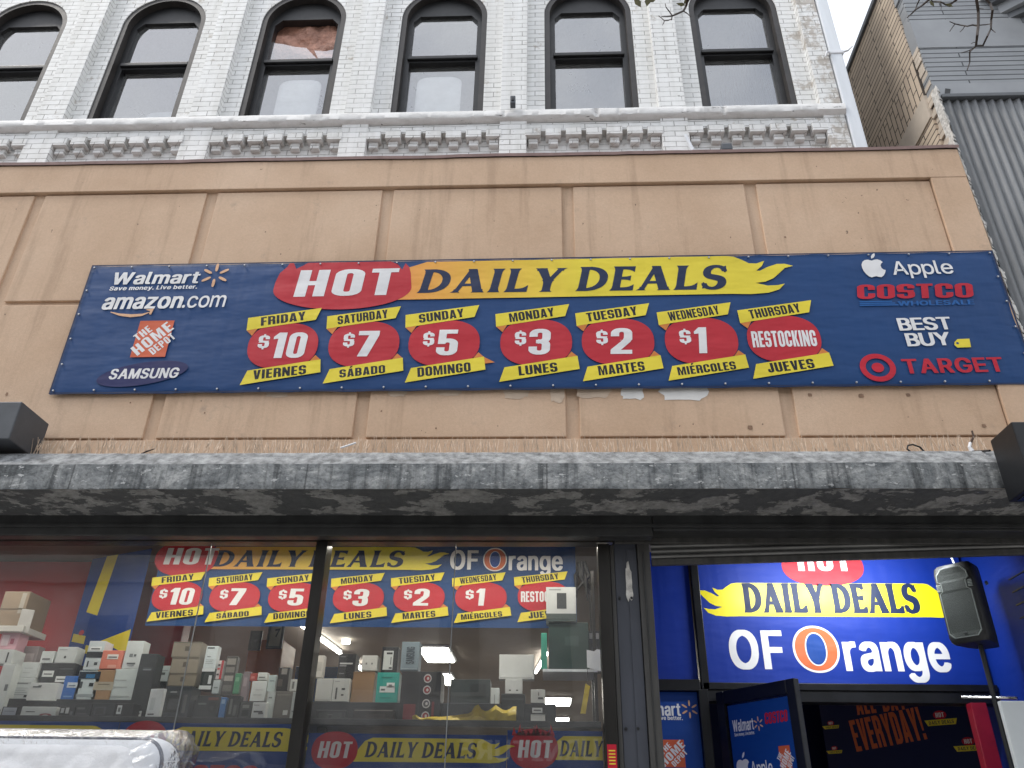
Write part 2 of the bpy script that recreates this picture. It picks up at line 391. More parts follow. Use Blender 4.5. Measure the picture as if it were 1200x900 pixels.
# ------------------------------------------------------------------ lettering (outlines drawn for this scene)
FONTS = json.loads('''{"block":{"O":[460,[[184,1000,279,1000,309,994,359,974,401,942,434,899,454,849,460,816,460,184,454,151,434,101,399,55,339,16,276,0,181,0,151,6,101,26,59,58,26,101,6,151,0,184,0,816,6,849,26,899,61,945,121,984],[236,850,219,849,201,841,188,829,180,806,180,194,192,166,206,156,224,150,241,151,259,159,272,171,280,194,280,806,268,834,254,844]]],"0":[460,[[184,1000,279,1000,309,994,359,974,401,942,434,899,454,849,460,816,460,184,454,151,434,101,399,55,339,16,276,0,181,0,151,6,101,26,59,58,26,101,6,151,0,184,0,816,6,849,26,899,61,945,121,984],[236,850,219,849,201,841,188,829,180,806,180,194,192,166,206,156,224,150,241,151,259,159,272,171,280,194,280,806,268,834,254,844]]],"C":[460,[[279,1000,339,984,381,959,417,924,442,884,460,816,460,626,454,620,282,621,280,806,274,824,259,842,236,850,211,847,188,829,180,806,181,189,196,162,221,150,254,156,274,176,280,194,282,379,454,380,460,374,460,181,454,151,434,101,401,58,359,26,309,6,279,0,181,0,116,18,61,55,26,101,6,151,0,184,0,819,6,849,26,899,58,941,101,974,151,994,181,1000]]],"G":[460,[[181,0,116,18,61,55,26,101,6,151,0,184,0,819,6,849,26,899,58,941,101,974,151,994,181,1000,279,1000,339,984,381,959,405,939,437,894,454,849,460,816,460,646,454,640,282,641,280,806,274,824,259,842,236,850,211,847,188,829,180,806,181,189,188,171,201,158,219,151,236,150,264,162,280,191,280,384,276,390,246,390,240,394,241,518,454,520,460,514,460,181,454,151,434,101,401,58,359,26,309,6,279,0]]],"S":[460,[[184,1000,279,1000,309,994,359,974,401,942,434,899,454,849,460,816,460,696,454,690,284,690,280,696,280,809,270,831,249,847,219,849,196,838,181,811,180,619,188,596,198,586,224,575,256,581,264,575,304,570,444,570,450,566,442,541,419,499,444,454,460,394,460,184,454,151,434,101,399,55,339,16,276,0,181,0,151,6,101,26,59,58,26,101,6,151,0,184,0,304,6,310,176,310,180,304,180,191,190,169,211,153,241,151,264,162,279,189,280,381,272,404,262,414,236,425,204,419,196,425,156,430,16,430,10,434,18,459,41,501,16,546,0,606,0,816,6,849,26,899,61,945,121,984]]],"$":[460,[[196,1100,269,1098,271,1002,344,982,401,942,442,884,460,816,460,696,454,690,284,690,280,696,280,809,270,831,249,847,219,849,192,834,180,809,180,619,188,596,199,585,224,575,256,581,264,575,304,570,444,570,450,566,442,541,419,499,444,454,460,394,460,184,454,151,434,101,399,55,339,16,271,-2,270,-94,264,-100,191,-98,189,-2,116,18,59,58,18,116,0,184,0,304,6,310,176,310,180,304,180,191,190,169,211,153,241,151,268,166,280,191,280,381,272,404,261,415,236,425,204,419,196,425,156,430,16,430,10,434,18,459,41,501,16,546,0,606,0,816,6,849,26,899,61,945,121,984,189,1002,190,1094]]],"D":[460,[[4,0,0,6,0,996,6,1000,276,1000,309,994,359,974,404,940,437,894,457,834,460,184,454,151,434,101,405,61,381,41,339,16,276,0],[186,150,236,150,254,156,272,171,280,194,280,806,268,834,254,844,236,850,186,850,180,844,180,156]]],"P":[460,[[4,0,0,6,0,996,6,1000,276,1000,309,994,359,974,401,942,434,899,454,849,460,816,460,584,454,551,442,516,419,478,399,455,359,426,309,406,279,400,181,398,179,2],[184,550,249,553,270,569,280,591,280,809,266,835,239,850,186,850,180,844,180,556]]],"R":[460,[[4,1000,276,1000,309,994,344,982,384,957,419,922,442,884,460,816,460,604,444,541,423,504,440,496,441,462,456,460,460,454,475,31,475,6,471,0,296,0,290,4,280,414,274,420,186,420,180,416,179,2,6,0,0,4,0,994],[184,570,249,573,270,589,280,611,280,809,266,835,239,850,186,850,180,846,180,576]]],"B":[460,[[4,1000,266,1000,329,984,371,959,395,939,424,899,444,849,450,816,450,611,434,551,409,506,444,449,460,389,460,181,442,116,405,61,359,26,309,6,276,0,6,0,0,4,0,994],[184,150,249,153,270,169,280,191,280,379,266,405,239,420,186,420,180,416,180,156],[184,580,226,580,244,586,261,601,270,621,270,809,256,835,229,850,186,850,180,844,180,586]]],"E":[380,[[376,0,6,0,0,4,0,994,4,1000,374,1000,380,996,378,851,186,850,180,844,181,577,344,575,350,569,348,436,186,435,180,431,180,154,186,150,378,149,380,6]]],"F":[370,[[4,0,0,6,0,996,6,1000,366,1000,370,994,368,851,186,850,180,844,180,564,186,560,338,559,340,419,334,415,186,415,180,411,179,2]]],"L":[350,[[4,1000,174,1000,180,996,180,156,186,150,348,149,350,6,346,0,6,0,0,4,0,994]]],"I":[180,[[6,1000,174,1000,180,994,180,6,174,0,6,0,0,6,0,994]]],"!":[180,[[2,1,1,178,178,179,179,2],[134,270,46,270,40,276,0,984,0,996,6,1000,174,1000,180,994,142,299,140,274]]],"T":[420,[[294,0,126,0,120,4,120,844,114,850,1,852,0,994,4,1000,414,1000,420,996,419,852,306,850,300,844,300,6]]],"H":[470,[[4,0,0,6,0,996,6,1000,179,998,180,584,186,580,284,580,290,586,290,996,296,1000,466,1000,470,994,470,4,464,0,291,2,290,416,284,420,186,420,180,414,180,4,174,0]]],"U":[460,[[4,1000,174,1000,180,996,180,194,192,166,206,156,224,150,241,151,259,159,272,171,280,194,280,996,286,1000,454,1000,460,996,460,181,442,116,405,61,359,26,309,6,276,0,184,0,116,18,78,41,43,76,18,116,6,151,0,184,0,994]]],"J":[380,[[376,1000,380,994,380,166,377,144,367,111,349,79,301,31,269,13,234,3,166,0,144,3,106,16,66,40,31,78,13,111,0,166,0,376,6,380,159,378,160,166,165,156,176,150,186,151,197,159,200,169,200,996,206,1000]]],"N":[480,[[4,1000,164,1000,170,996,319,530,320,996,326,1000,474,1000,480,996,480,6,476,0,316,0,310,4,161,470,160,4,154,0,6,0,0,4,0,994]]],"M":[620,[[618,999,619,2,471,0,465,4,464,675,458,659,400,304,380,4,374,0,241,2,220,304,162,659,156,675,155,4,149,0,2,1,1,998,194,1000,200,996,300,469,311,432,420,996,426,1000]]],"K":[460,[[466,1,286,0,280,4,202,469,197,486,181,511,180,4,174,0,6,0,0,4,0,994,4,1000,174,1000,180,996,181,540,280,996,286,1000,454,1000,459,996,320,549,462,31]]],"A":[480,[[136,1000,344,1000,350,996,477,26,480,6,476,0,307,1,287,146,284,158,279,160,196,158,173,1,6,0,0,4,128,986,131,998],[241,716,235,674,212,306,219,300,261,300,268,306]]],"\\u00c1":[480,[[136,1000,344,1000,350,996,477,26,480,6,476,0,307,1,287,146,284,158,279,160,196,158,173,1,6,0,0,4,128,986,131,998],[241,716,235,674,212,306,219,300,261,300,268,306],[173,1081,241,1318,416,1319,412,1306,271,1083]]],"\\u00c9":[380,[[376,0,6,0,0,4,0,994,4,1000,374,1000,380,996,378,851,186,850,180,844,181,577,344,575,350,569,348,436,186,435,180,431,180,154,186,150,378,149,380,6],[123,1081,191,1318,366,1319,362,1306,221,1083]]],"V":[460,[[324,0,136,0,130,4,3,974,0,994,4,1000,174,1000,180,996,229,362,235,396,280,996,286,1000,454,1000,460,996,332,14,329,2]]],"Y":[460,[[314,0,146,0,140,4,140,401,6,974,4,999,179,998,229,654,235,671,281,998,451,1000,459,996,320,401,320,6]]],"W":[700,[[596,0,411,2,351,486,345,466,289,2,101,2,2,999,164,1000,170,996,205,461,211,420,271,998,424,1000,430,996,489,422,495,464,530,996,536,1000,699,998,602,16]]],"1":[320,[[316,0,126,0,120,4,120,754,114,759,3,741,0,836,114,992,124,1000,314,1000,320,996,320,6]]],"7":[440,[[54,1,55,26,227,826,221,830,2,831,0,996,6,1000,436,1000,440,994,440,819,262,6,254,0]]],"5":[460,[[24,1000,424,1000,430,996,428,841,196,840,190,834,191,652,276,650,309,644,344,632,381,609,405,589,434,549,454,499,460,469,460,184,454,151,434,101,402,59,359,26,309,6,276,0,184,0,116,18,78,41,43,76,18,116,6,151,0,184,0,304,6,310,176,310,180,304,180,191,190,169,211,153,241,151,269,168,280,194,280,456,274,474,264,488,239,500,206,494,191,481,189,452,174,440,26,440,20,444,20,994]]],"3":[460,[[181,0,151,6,101,26,59,58,26,101,6,151,0,181,0,304,6,310,176,310,180,304,180,194,188,171,201,158,224,150,249,153,272,171,280,194,279,391,270,411,249,427,221,430,194,416,186,435,151,437,150,564,154,570,188,571,191,593,219,581,239,580,259,589,274,606,280,624,279,811,268,834,241,849,211,847,190,831,180,809,180,696,176,690,6,690,0,696,0,819,6,849,26,899,58,941,101,974,151,994,181,1000,279,1000,344,982,399,945,434,899,454,849,460,816,460,611,444,551,419,504,444,459,460,399,460,181,454,151,434,101,401,58,359,26,309,6,279,0]]],"2":[460,[[4,0,0,6,0,144,11,181,242,514,239,520,202,521,201,535,236,530,259,539,280,621,280,806,272,829,261,840,241,849,221,850,201,841,186,824,180,806,178,681,6,680,0,686,0,816,6,849,18,884,43,924,78,959,116,982,184,1000,276,1000,309,994,359,974,399,945,419,921,444,879,460,816,460,561,452,526,436,514,419,458,220,154,226,150,458,149,460,4,454,0]]]},"flare":{"D":[740,[[9,999,309,1000,391,982,454,962,516,932,586,882,641,824,687,754,722,661,737,576,740,456,727,359,702,279,657,196,630,161,587,119,516,68,466,43,409,23,309,0,9,1,37,51,49,86,60,141,65,219,62,831,49,914,37,949],[266,123,326,138,381,166,412,189,461,241,489,284,509,326,530,394,540,469,537,561,524,629,499,696,469,749,414,810,381,834,326,862,266,877,260,859,255,781,255,219,260,141]]],"I":[320,[[11,1000,311,999,283,949,271,914,260,859,255,781,258,169,271,86,283,51,311,4,309,0,9,1,37,51,49,86,60,141,65,219,62,831,49,914,37,949,9,996]]],"L":[580,[[11,1000,311,999,283,949,271,914,258,831,255,219,260,144,271,140,359,148,414,161,444,173,499,210,569,292,568,1,9,1,37,51,49,86,60,141,65,219,62,831,49,914,37,949,9,996]]],"E":[580,[[9,999,549,998,549,757,487,814,431,844,346,865,269,870,262,864,255,781,255,574,276,570,379,580,434,596,479,616,480,411,476,403,434,424,379,440,321,448,257,449,255,219,260,141,265,131,359,135,416,146,476,168,534,208,579,253,578,1,9,1,37,51,49,86,60,141,65,219,62,831,49,914,37,949]]],"A":[800,[[286,1000,494,1000,501,995,736,156,742,141,769,138,773,89,781,61,796,34,823,1,497,1,524,34,528,46,472,264,464,270,256,268,190,36,231,1,-11,1,25,29,54,61,67,94,71,138,94,140,100,146,304,904,282,994],[366,658,293,406,288,386,291,380,434,380,440,384]]],"Y":[740,[[211,0,210,6,249,44,260,79,260,289,255,369,242,434,213,496,230,501,232,506,74,874,69,880,41,882,32,941,21,962,-13,999,293,999,278,976,394,619,541,959,537,966,489,999,771,999,721,965,703,944,693,921,688,881,651,880,646,874,488,506,489,501,507,496,478,434,465,369,460,289,460,79,471,44,512,1]]],"S":[600,[[549,976,553,879,579,806,589,744,560,739,558,701,521,702,506,740,460,741,444,796,416,845,392,869,369,882,341,890,321,890,296,884,269,869,231,826,206,764,200,691,211,640,394,582,454,557,515,514,557,461,587,394,600,319,600,261,595,221,587,186,567,136,525,76,486,43,426,11,369,-5,329,-10,271,-10,216,-2,151,21,91,61,41,34,37,126,13,186,1,256,30,261,32,299,69,298,81,261,130,259,146,204,173,156,206,126,251,110,271,110,299,118,322,131,347,156,374,204,390,271,390,309,384,339,226,417,151,443,96,482,53,536,26,596,10,681,10,739,15,781,26,824,43,866,73,911,116,954,161,982,219,1002,271,1010,329,1010,379,1002,439,982,496,946]]]},"bold":{"W":[1404,[[1,1018,249,1018,409,415,570,1016,576,1020,833,1019,996,413,1154,1018,1400,1019,1399,961,1129,-18,864,-18,701,566,541,-16,274,-18,1,976]]],"a":[722,[[720,-19,484,-19,389,-38,211,-35,171,-27,109,-2,76,20,48,49,21,91,6,134,0,171,0,254,13,314,49,367,91,399,149,424,239,445,441,473,467,486,480,509,474,541,452,581,419,609,384,622,344,609,309,587,279,557,254,518,139,518,26,551,22,594,31,616,56,659,94,700,164,744,249,770,289,775,471,775,526,767,589,747,629,724,670,686,707,621,722,534],[481,318,369,304,324,292,284,272,256,244,243,211,248,184,261,161,289,136,336,116,369,126,409,148,449,188,469,226,480,261]]],"l":[372,[[4,1020,234,1020,240,1016,240,191,248,151,268,129,350,124,372,21,372,-11,364,-17,309,-25,154,-25,114,-19,84,-9,51,10,28,36,11,71,0,126,0,1014]]],"m":[1111,[[1111,-18,871,-18,870,509,862,544,842,579,816,602,779,620,749,607,713,576,691,541,678,499,673,-19,436,-18,435,511,427,544,402,584,366,612,349,618,306,597,278,569,258,539,243,489,239,-18,2,-19,1,763,241,762,321,780,454,780,529,764,589,725,644,757,704,775,746,780,881,780,949,769,1014,739,1057,699,1079,666,1099,619,1110,564]]],"r":[495,[[4,-20,0,-14,1,763,239,764,314,778,493,774,494,617,374,615,336,602,285,566,263,536,248,504,240,461,239,-18]]],"t":[526,[[520,-19,469,-28,289,-28,244,-19,179,13,144,51,128,81,115,141,115,619,109,622,6,622,0,629,1,763,115,769,115,939,119,945,351,945,355,939,356,767,501,765,507,761,505,624,361,622,355,619,355,194,368,149,391,128,504,123,525,31,525,-11]]],"z":[704,[[703,-19,1,-18,1,112,388,611,381,615,16,615,12,621,15,764,691,763,691,631,314,134,321,130,701,130,705,124]]],"o":[802,[[681,43,634,8,599,-9,534,-30,499,-35,304,-35,236,-22,189,-3,136,31,93,71,46,141,16,219,0,316,0,421,11,499,33,571,68,636,119,695,179,737,259,767,306,775,494,775,564,762,604,747,656,717,705,674,749,611,787,519,800,444,802,326,792,244,769,169,729,96],[401,119,429,128,459,146,512,201,534,244,547,281,557,331,560,381,542,474,509,541,459,594,434,609,399,620,343,594,311,565,288,534,258,466,245,406,242,356,256,281,273,234,296,194,346,143]]],"n":[719,[[715,-19,479,-18,475,491,464,529,440,571,401,604,369,618,329,602,289,570,258,521,245,481,240,446,239,-18,1,-18,2,764,229,765,239,756,316,775,494,775,571,757,614,734,649,705,679,664,694,634,709,586,718,536]]],"g":[785,[[783,764,785,-64,774,-126,752,-181,720,-224,666,-267,589,-299,526,-312,291,-315,201,-297,131,-264,68,-209,36,-164,32,-121,41,-111,131,-61,249,-60,296,-115,329,-139,379,-162,409,-164,466,-142,512,-104,539,-46,545,1,539,7,469,-10,286,-10,251,-5,204,8,161,28,121,55,79,98,48,144,28,186,10,246,0,324,0,429,8,491,23,554,58,629,95,679,154,729,201,754,266,772,471,775,544,757,554,765],[396,620,344,597,293,546,258,474,242,391,245,341,256,291,286,224,336,171,366,153,396,144,449,166,482,194,507,226,534,291,548,376,532,474,504,536,481,567,452,594]]],"e":[782,[[171,734,244,764,301,775,509,772,579,754,626,732,677,694,714,651,749,589,775,501,782,436,780,314,251,312,246,309,263,244,281,209,305,176,354,138,406,118,449,131,486,155,512,184,536,227,654,227,768,199,769,154,744,99,720,66,669,21,601,-14,531,-32,306,-35,239,-22,169,8,124,40,76,91,33,166,5,266,0,316,0,419,5,469,28,559,58,621,90,666,118,694],[251,456,526,455,533,461,517,511,487,561,434,607,396,621,349,602,300,561,263,501]]],"O":[1010,[[781,979,864,918,932,831,977,736,1000,646,1010,556,1005,384,984,286,939,181,895,116,837,59,746,3,674,-22,606,-32,401,-32,319,-17,221,26,166,65,125,106,76,174,33,264,13,339,0,441,0,559,5,614,23,704,43,761,73,821,125,894,178,944,249,989,339,1022,404,1032,606,1032,691,1017],[509,870,449,854,409,834,374,810,331,767,296,714,276,671,255,601,245,526,245,471,256,396,276,329,311,261,353,209,386,181,449,146,504,130,549,141,606,168,647,199,684,238,709,276,737,334,754,394,765,464,765,536,754,606,732,679,702,736,669,780,621,822,574,849]]],"F":[727,[[4,-20,0,-14,1,1018,725,1019,728,874,724,868,254,868,248,861,249,570,679,567,682,561,681,417,250,414,246,-18]]],"T":[877,[[556,-20,316,-18,315,864,309,868,4,868,0,874,2,1019,876,1018,878,874,874,868,569,868,563,864,562,-14]]],"A":[998,[[996,-18,746,-19,647,254,639,260,354,259,254,-18,1,-18,0,19,8,44,365,1019,624,1020,632,1016,997,24],[496,673,406,414,414,410,586,411,579,444]]],"G":[980,[[219,974,261,997,316,1017,399,1032,604,1032,656,1025,739,999,819,954,881,897,919,846,947,794,964,744,972,709,969,665,726,665,682,754,641,802,604,832,566,852,499,870,454,857,411,837,340,779,306,731,281,684,250,574,245,471,253,411,276,329,303,274,335,229,384,183,439,151,506,130,549,138,589,154,656,203,682,234,709,281,727,331,732,366,726,372,480,374,480,521,978,521,980,339,969,266,952,209,917,141,882,96,851,65,801,28,736,-4,636,-30,406,-32,366,-27,281,-4,204,36,128,101,81,164,38,249,8,366,0,441,0,559,10,649,38,751,81,836,123,894,151,922]]],"E":[739,[[738,-19,1,-18,2,1019,734,1018,735,874,731,868,249,865,250,584,696,582,700,576,700,436,694,430,250,429,248,139,254,132,736,132,740,126]]],"S":[848,[[136,18,101,43,65,79,36,121,8,194,0,241,2,286,246,287,268,221,301,178,359,141,419,122,449,126,499,143,549,175,589,226,602,276,584,324,531,369,471,397,266,456,199,481,131,518,76,568,43,621,28,686,30,799,58,879,95,929,154,977,221,1009,306,1030,536,1032,626,1014,694,984,762,931,807,869,830,796,830,724,591,723,574,774,544,820,499,852,434,875,376,862,326,832,291,791,276,756,273,734,283,701,295,684,351,638,446,601,591,562,679,529,744,492,792,449,829,391,848,314,845,209,832,159,812,116,770,61,714,18,651,-12,566,-32,516,-38,301,-35,214,-17]]],"B":[823,[[2,1019,506,1020,554,1015,591,1007,654,982,704,947,741,904,764,861,780,809,785,769,782,674,769,624,744,581,714,550,677,524,749,478,779,441,802,401,822,324,822,219,809,156,792,116,770,84,724,41,669,11,626,-4,524,-20,1,-18],[249,430,250,134,399,132,451,140,504,158,549,196,574,244,580,269,577,284,557,339,536,367,507,394,459,419,406,432],[250,581,354,580,399,585,451,603,494,633,524,674,540,721,532,771,507,811,476,839,416,862,384,868,250,866]]],"U":[901,[[898,1019,900,289,892,236,877,186,831,106,786,58,726,16,651,-17,556,-35,346,-35,291,-27,209,-2,128,46,85,86,46,141,18,201,3,269,1,1018,244,1018,245,371,251,316,276,246,323,186,361,158,396,141,459,128,516,146,574,182,600,209,622,241,649,316,653,1016,659,1020]]],"Y":[982,[[374,-20,368,-14,367,391,8,966,0,981,1,1018,266,1019,494,656,716,1018,980,1019,981,978,616,391,614,-18]]],"C":[970,[[834,944,887,891,934,819,967,724,968,666,726,665,689,751,636,812,601,837,559,857,511,870,486,867,414,837,376,811,348,786,306,731,276,671,256,604,245,526,245,471,255,399,276,329,306,269,331,233,356,205,409,166,449,146,501,130,576,151,640,191,684,241,726,335,968,334,970,291,957,236,929,171,899,124,854,73,786,23,716,-9,631,-30,381,-30,289,-7,201,38,138,91,99,138,68,186,26,286,5,384,0,441,0,559,10,646,38,749,88,846,123,891,164,932,221,974,289,1007,381,1030,606,1032,646,1027,701,1014,754,994]]],"H":[900,[[2,-19,1,1018,246,1018,250,589,646,588,652,594,654,1018,898,1019,899,-18,654,-18,650,434,254,435,248,429,246,-18]]],"P":[805,[[2,-19,1,1018,496,1020,591,1004,639,987,689,957,736,912,762,876,784,829,802,756,805,634,800,596,782,531,744,464,707,424,674,398,626,373,571,356,494,345,250,344,246,-18],[250,499,376,498,421,506,466,523,519,569,547,621,557,666,557,699,552,729,532,779,511,807,486,829,439,854,396,865,249,865]]],"v":[816,[[1,763,251,763,409,338,564,762,814,763,812,714,529,-19,291,-20,285,-16,3,716]]],"y":[816,[[64,-294,60,-249,86,-152,186,-150,207,-139,239,-101,277,-4,3,716,1,763,251,763,409,338,566,763,813,764,812,714,487,-136,449,-209,391,-269,324,-299,289,-305,119,-305]]],".":[300,[[6,134,24,162,41,176,76,190,221,190,244,184,276,162,297,126,300,51,294,29,269,-7,229,-27,74,-28,54,-22,20,4,3,36,0,109]]],"L":[712,[[4,1020,241,1020,247,1016,249,135,709,132,712,126,710,-19,1,-18,0,1014]]],"i":[287,[[26,-20,22,-14,23,761,29,765,259,765,262,759,262,-16,256,-20],[3,906,3,994,13,1014,30,1031,61,1047,226,1047,261,1028,284,991,288,924,282,901,259,870,226,853,71,851,31,868,13,886]]],"b":[784,[[2,1019,239,1018,242,759,314,775,499,775,534,769,584,754,639,724,690,679,717,644,757,564,777,484,785,386,777,259,752,164,724,109,688,59,624,6,556,-24,501,-35,314,-35,241,-16,231,-20,1,-18],[389,120,439,143,487,191,517,246,540,346,540,399,532,446,504,524,479,562,456,585,424,607,389,620,359,609,331,591,309,572,283,539,253,471,238,374,253,274,283,204,306,173,336,146]]],"R":[843,[[2,1019,529,1017,596,1004,644,987,691,959,735,921,779,851,799,789,808,721,802,611,782,539,746,478,707,439,639,396,839,26,840,-19,576,-18,372,361,361,368,254,368,248,364,246,-18,1,-18],[250,866,249,525,381,522,416,528,464,543,504,568,524,588,542,619,560,689,547,756,520,804,476,839,416,862,379,868]]],"N":[913,[[910,1019,911,-18,641,-17,249,594,247,-16,241,-20,2,-19,1,1018,271,1017,661,405,665,414,665,1016,671,1020]]],"I":[588,[[2,-19,2,131,164,132,170,136,170,861,164,868,2,869,1,1018,585,1019,585,869,424,868,418,864,418,139,424,132,585,131,586,-18]]],"p":[784,[[2,-299,1,763,231,765,244,758,314,775,499,775,554,764,624,734,666,702,717,644,757,564,777,484,785,386,780,276,767,209,752,164,724,109,690,61,649,24,601,-7,556,-24,501,-35,314,-35,241,-18,239,-298],[389,120,439,143,487,191,517,246,540,346,540,399,532,446,504,524,479,562,456,585,424,607,389,620,359,609,331,591,309,572,283,539,253,471,238,374,253,274,283,204,306,173,336,146]]],"M":[1118,[[1115,1019,1115,-19,879,-20,873,-16,871,476,674,-18,446,-19,244,476,242,-16,236,-20,1,-18,2,1019,301,1016,561,355,819,1018]]],"V":[998,[[1,1018,254,1018,501,325,744,1018,996,1018,994,969,633,-19,374,-20,367,-16,6,964,0,984]]],"D":[909,[[2,-19,1,1018,511,1017,564,1009,634,989,684,967,742,929,795,879,854,789,887,704,908,586,908,419,892,319,854,214,806,138,759,88,679,33,596,1,539,-12,469,-20],[250,134,341,132,401,140,464,158,519,186,580,239,609,279,637,336,654,396,665,466,662,561,647,636,614,714,582,761,536,804,481,837,411,859,354,868,254,868,248,864]]],"K":[884,[[880,-19,614,-19,321,386,248,306,246,-18,1,-18,2,1019,246,1018,248,656,251,647,596,1019,881,1018,880,976,497,564,879,26]]],"c":[766,[[679,700,724,649,749,604,762,569,760,524,651,495,531,495,502,551,471,585,434,609,394,619,359,604,329,582,288,534,258,466,245,406,242,356,256,281,291,201,336,151,394,121,429,128,470,154,509,199,534,250,654,250,765,221,767,184,757,151,742,119,707,69,654,21,599,-9,546,-27,496,-35,304,-35,269,-30,189,-3,121,43,74,96,38,156,11,239,0,316,0,421,18,529,56,616,95,671,146,716,199,747,246,764,306,775,494,775,541,767,604,747]]]},"plain":{"A":[904,[[369,1012,531,1012,537,1009,897,31,902,11,900,-11,744,-9,648,261,639,268,261,267,161,-9,1,-10,3,21,361,1004],[214,293,234,296,261,371,259,377,211,375,210,299],[691,293,695,299,694,375,644,377,642,371,669,296],[449,834,307,406,314,402,591,403,594,409]]],"p":[690,[[4,-292,0,-286,0,754,6,758,140,756,146,666,172,699,211,732,254,754,281,762,316,768,406,767,451,759,506,739,552,711,601,664,634,616,672,526,687,441,690,339,680,249,652,159,617,96,566,40,501,-2,426,-25,314,-28,256,-14,206,14,146,73,145,-289,139,-292],[331,105,371,108,411,121,447,141,480,174,502,206,522,251,537,314,542,361,540,414,527,476,512,516,489,556,434,609,386,629,356,635,326,635,276,622,236,599,204,567,168,506,145,406,150,301,166,244,186,201,218,159,254,131,291,113]]],"l":[278,[[6,1012,139,1012,145,1009,148,166,161,131,176,121,196,115,234,120,256,116,277,19,277,-4,269,-9,214,-18,154,-18,96,-7,69,6,41,28,23,54,8,89,0,139,0,1006]]],"e":[688,[[281,765,394,768,429,762,491,744,544,717,581,688,627,634,657,576,677,511,688,436,688,326,684,320,156,320,150,316,156,276,168,236,200,181,251,136,321,108,364,102,389,105,454,126,505,166,536,220,571,217,674,190,674,161,657,119,630,79,596,45,519,-2,454,-22,414,-28,309,-27,231,-12,174,13,120,51,71,106,36,169,13,236,0,331,3,439,18,519,53,604,95,664,149,712,214,747],[111,345,122,351,122,416,116,422,105,416,105,351],[151,451,159,448,531,448,537,451,512,531,475,584,424,619,369,635,329,635,279,622,219,582,178,529]]],"c":[672,[[544,722,584,692,615,661,639,626,667,564,666,532,559,503,531,503,495,569,467,596,429,619,386,632,339,635,274,617,220,576,191,536,171,494,155,439,148,384,153,311,178,226,211,173,264,128,306,111,374,105,424,118,449,131,479,153,499,176,536,242,559,242,670,214,672,191,657,146,631,101,581,45,526,8,479,-12,404,-28,304,-28,236,-14,204,-2,146,31,98,74,56,131,18,219,3,299,0,404,13,501,38,574,76,639,116,685,174,727,246,757,306,768,401,767,469,754]]],"o":[708,[[236,-14,169,16,116,55,68,111,28,189,8,264,0,334,3,439,21,529,51,599,76,639,116,685,179,729,246,757,304,767,399,768,461,757,534,727,587,689,634,636,674,564,697,491,708,411,705,296,687,209,657,139,617,81,569,36,521,6,471,-14,404,-28,304,-28],[339,635,269,614,231,587,206,559,178,511,163,471,150,409,148,356,153,311,168,251,186,211,213,171,248,139,284,118,334,105,371,105,401,111,449,131,495,171,517,201,539,249,552,291,560,344,560,394,552,446,537,496,519,534,494,570,469,594,429,619,386,632]]],"m":[1017,[[1016,-10,879,-12,873,-9,872,494,867,536,852,574,824,604,789,624,731,638,674,624,631,597,606,566,586,516,580,471,580,-9,574,-12,437,-11,432,534,414,576,389,604,344,629,301,638,254,627,206,600,171,559,151,509,145,469,145,-9,139,-12,2,-11,1,755,140,756,146,679,196,729,246,757,321,772,386,770,421,762,467,739,497,711,536,657,574,702,616,734,656,754,704,767,749,772,831,767,876,754,927,726,952,704,984,659,1007,604,1015,561]]],".":[206,[[189,16,161,-9,134,-20,74,-20,41,-6,11,26,0,59,0,101,16,144,46,172,76,182,131,182,172,164,192,141,205,106,205,54]]]}}''')
def text(s, font, x, y, h, w=None, sx=1.0, shear=0.0, rot=0.0, track=9, align='l', space=30, post=None):
    """loops of a line of lettering: baseline start x, y; cap height h; optional fitted width w"""
    F = FONTS[font]
    k = h / 100
    loops, cx = [], 0.0
    for ch in s:
        if ch == ' ':
            cx += space + track
            continue
        gw, ls = F[ch]
        for l in ls:
            loops.append([((l[i] / 10 + cx), l[i + 1] / 10) for i in range(0, len(l), 2)])
        cx += gw / 10 + track
    tot = cx - track
    fx = (w / (tot * k)) if w else sx
    W = tot * k * fx
    ox = {'l': 0, 'c': -W / 2, 'r': -W}[align]
    cr_, sr_ = math.cos(rot), math.sin(rot)
    out = []
    for l in loops:
        q = []
        for a, b in l:
            u, v = a * k * fx + ox + b * k * shear, b * k
            if post:
                u, v = post(u, v)
            q.append((x + u * cr_ - v * sr_, y + u * sr_ + v * cr_))
        out.append(q)
    return out

def ellipse(cx, cy, a, b, n=40, p=2.0, rot=0):
    r = []
    for i in range(n):
        t = 2 * math.pi * i / n
        c, s = math.cos(t), math.sin(t)
        u = a * abs(c) ** (2 / p) * (1 if c >= 0 else -1)
        v = b * abs(s) ** (2 / p) * (1 if s >= 0 else -1)
        r.append((cx + u * math.cos(rot) - v * math.sin(rot), cy + u * math.sin(rot) + v * math.cos(rot)))
    return r

class Plane:
    """a flat printed surface: u right, v up, layers 0.6 mm apart towards the viewer"""
    def __init__(self, o, u=(1, 0, 0), v=(0, 0, 1), step=.0006):
        self.o, self.u, self.v = Vector(o), Vector(u).normalized(), Vector(v).normalized()
        self.n = self.u.cross(self.v).normalized()
        self.step = step
    def p(self, u, v, k=0):
        return self.o + self.u * u + self.v * v + self.n * (k * self.step)
    def uv(self, x, y):
        """surface coordinates of the pixel x, y of the photograph on this surface"""
        d = RT * ((x - 600) / FPX) - UP * ((y - 450) / FPX) + FW
        e = Vector((0, 0, EYE))
        w = e + d * ((self.o - e).dot(self.n) / d.dot(self.n))
        return ((w - self.o).dot(self.u), (w - self.o).dot(self.v))

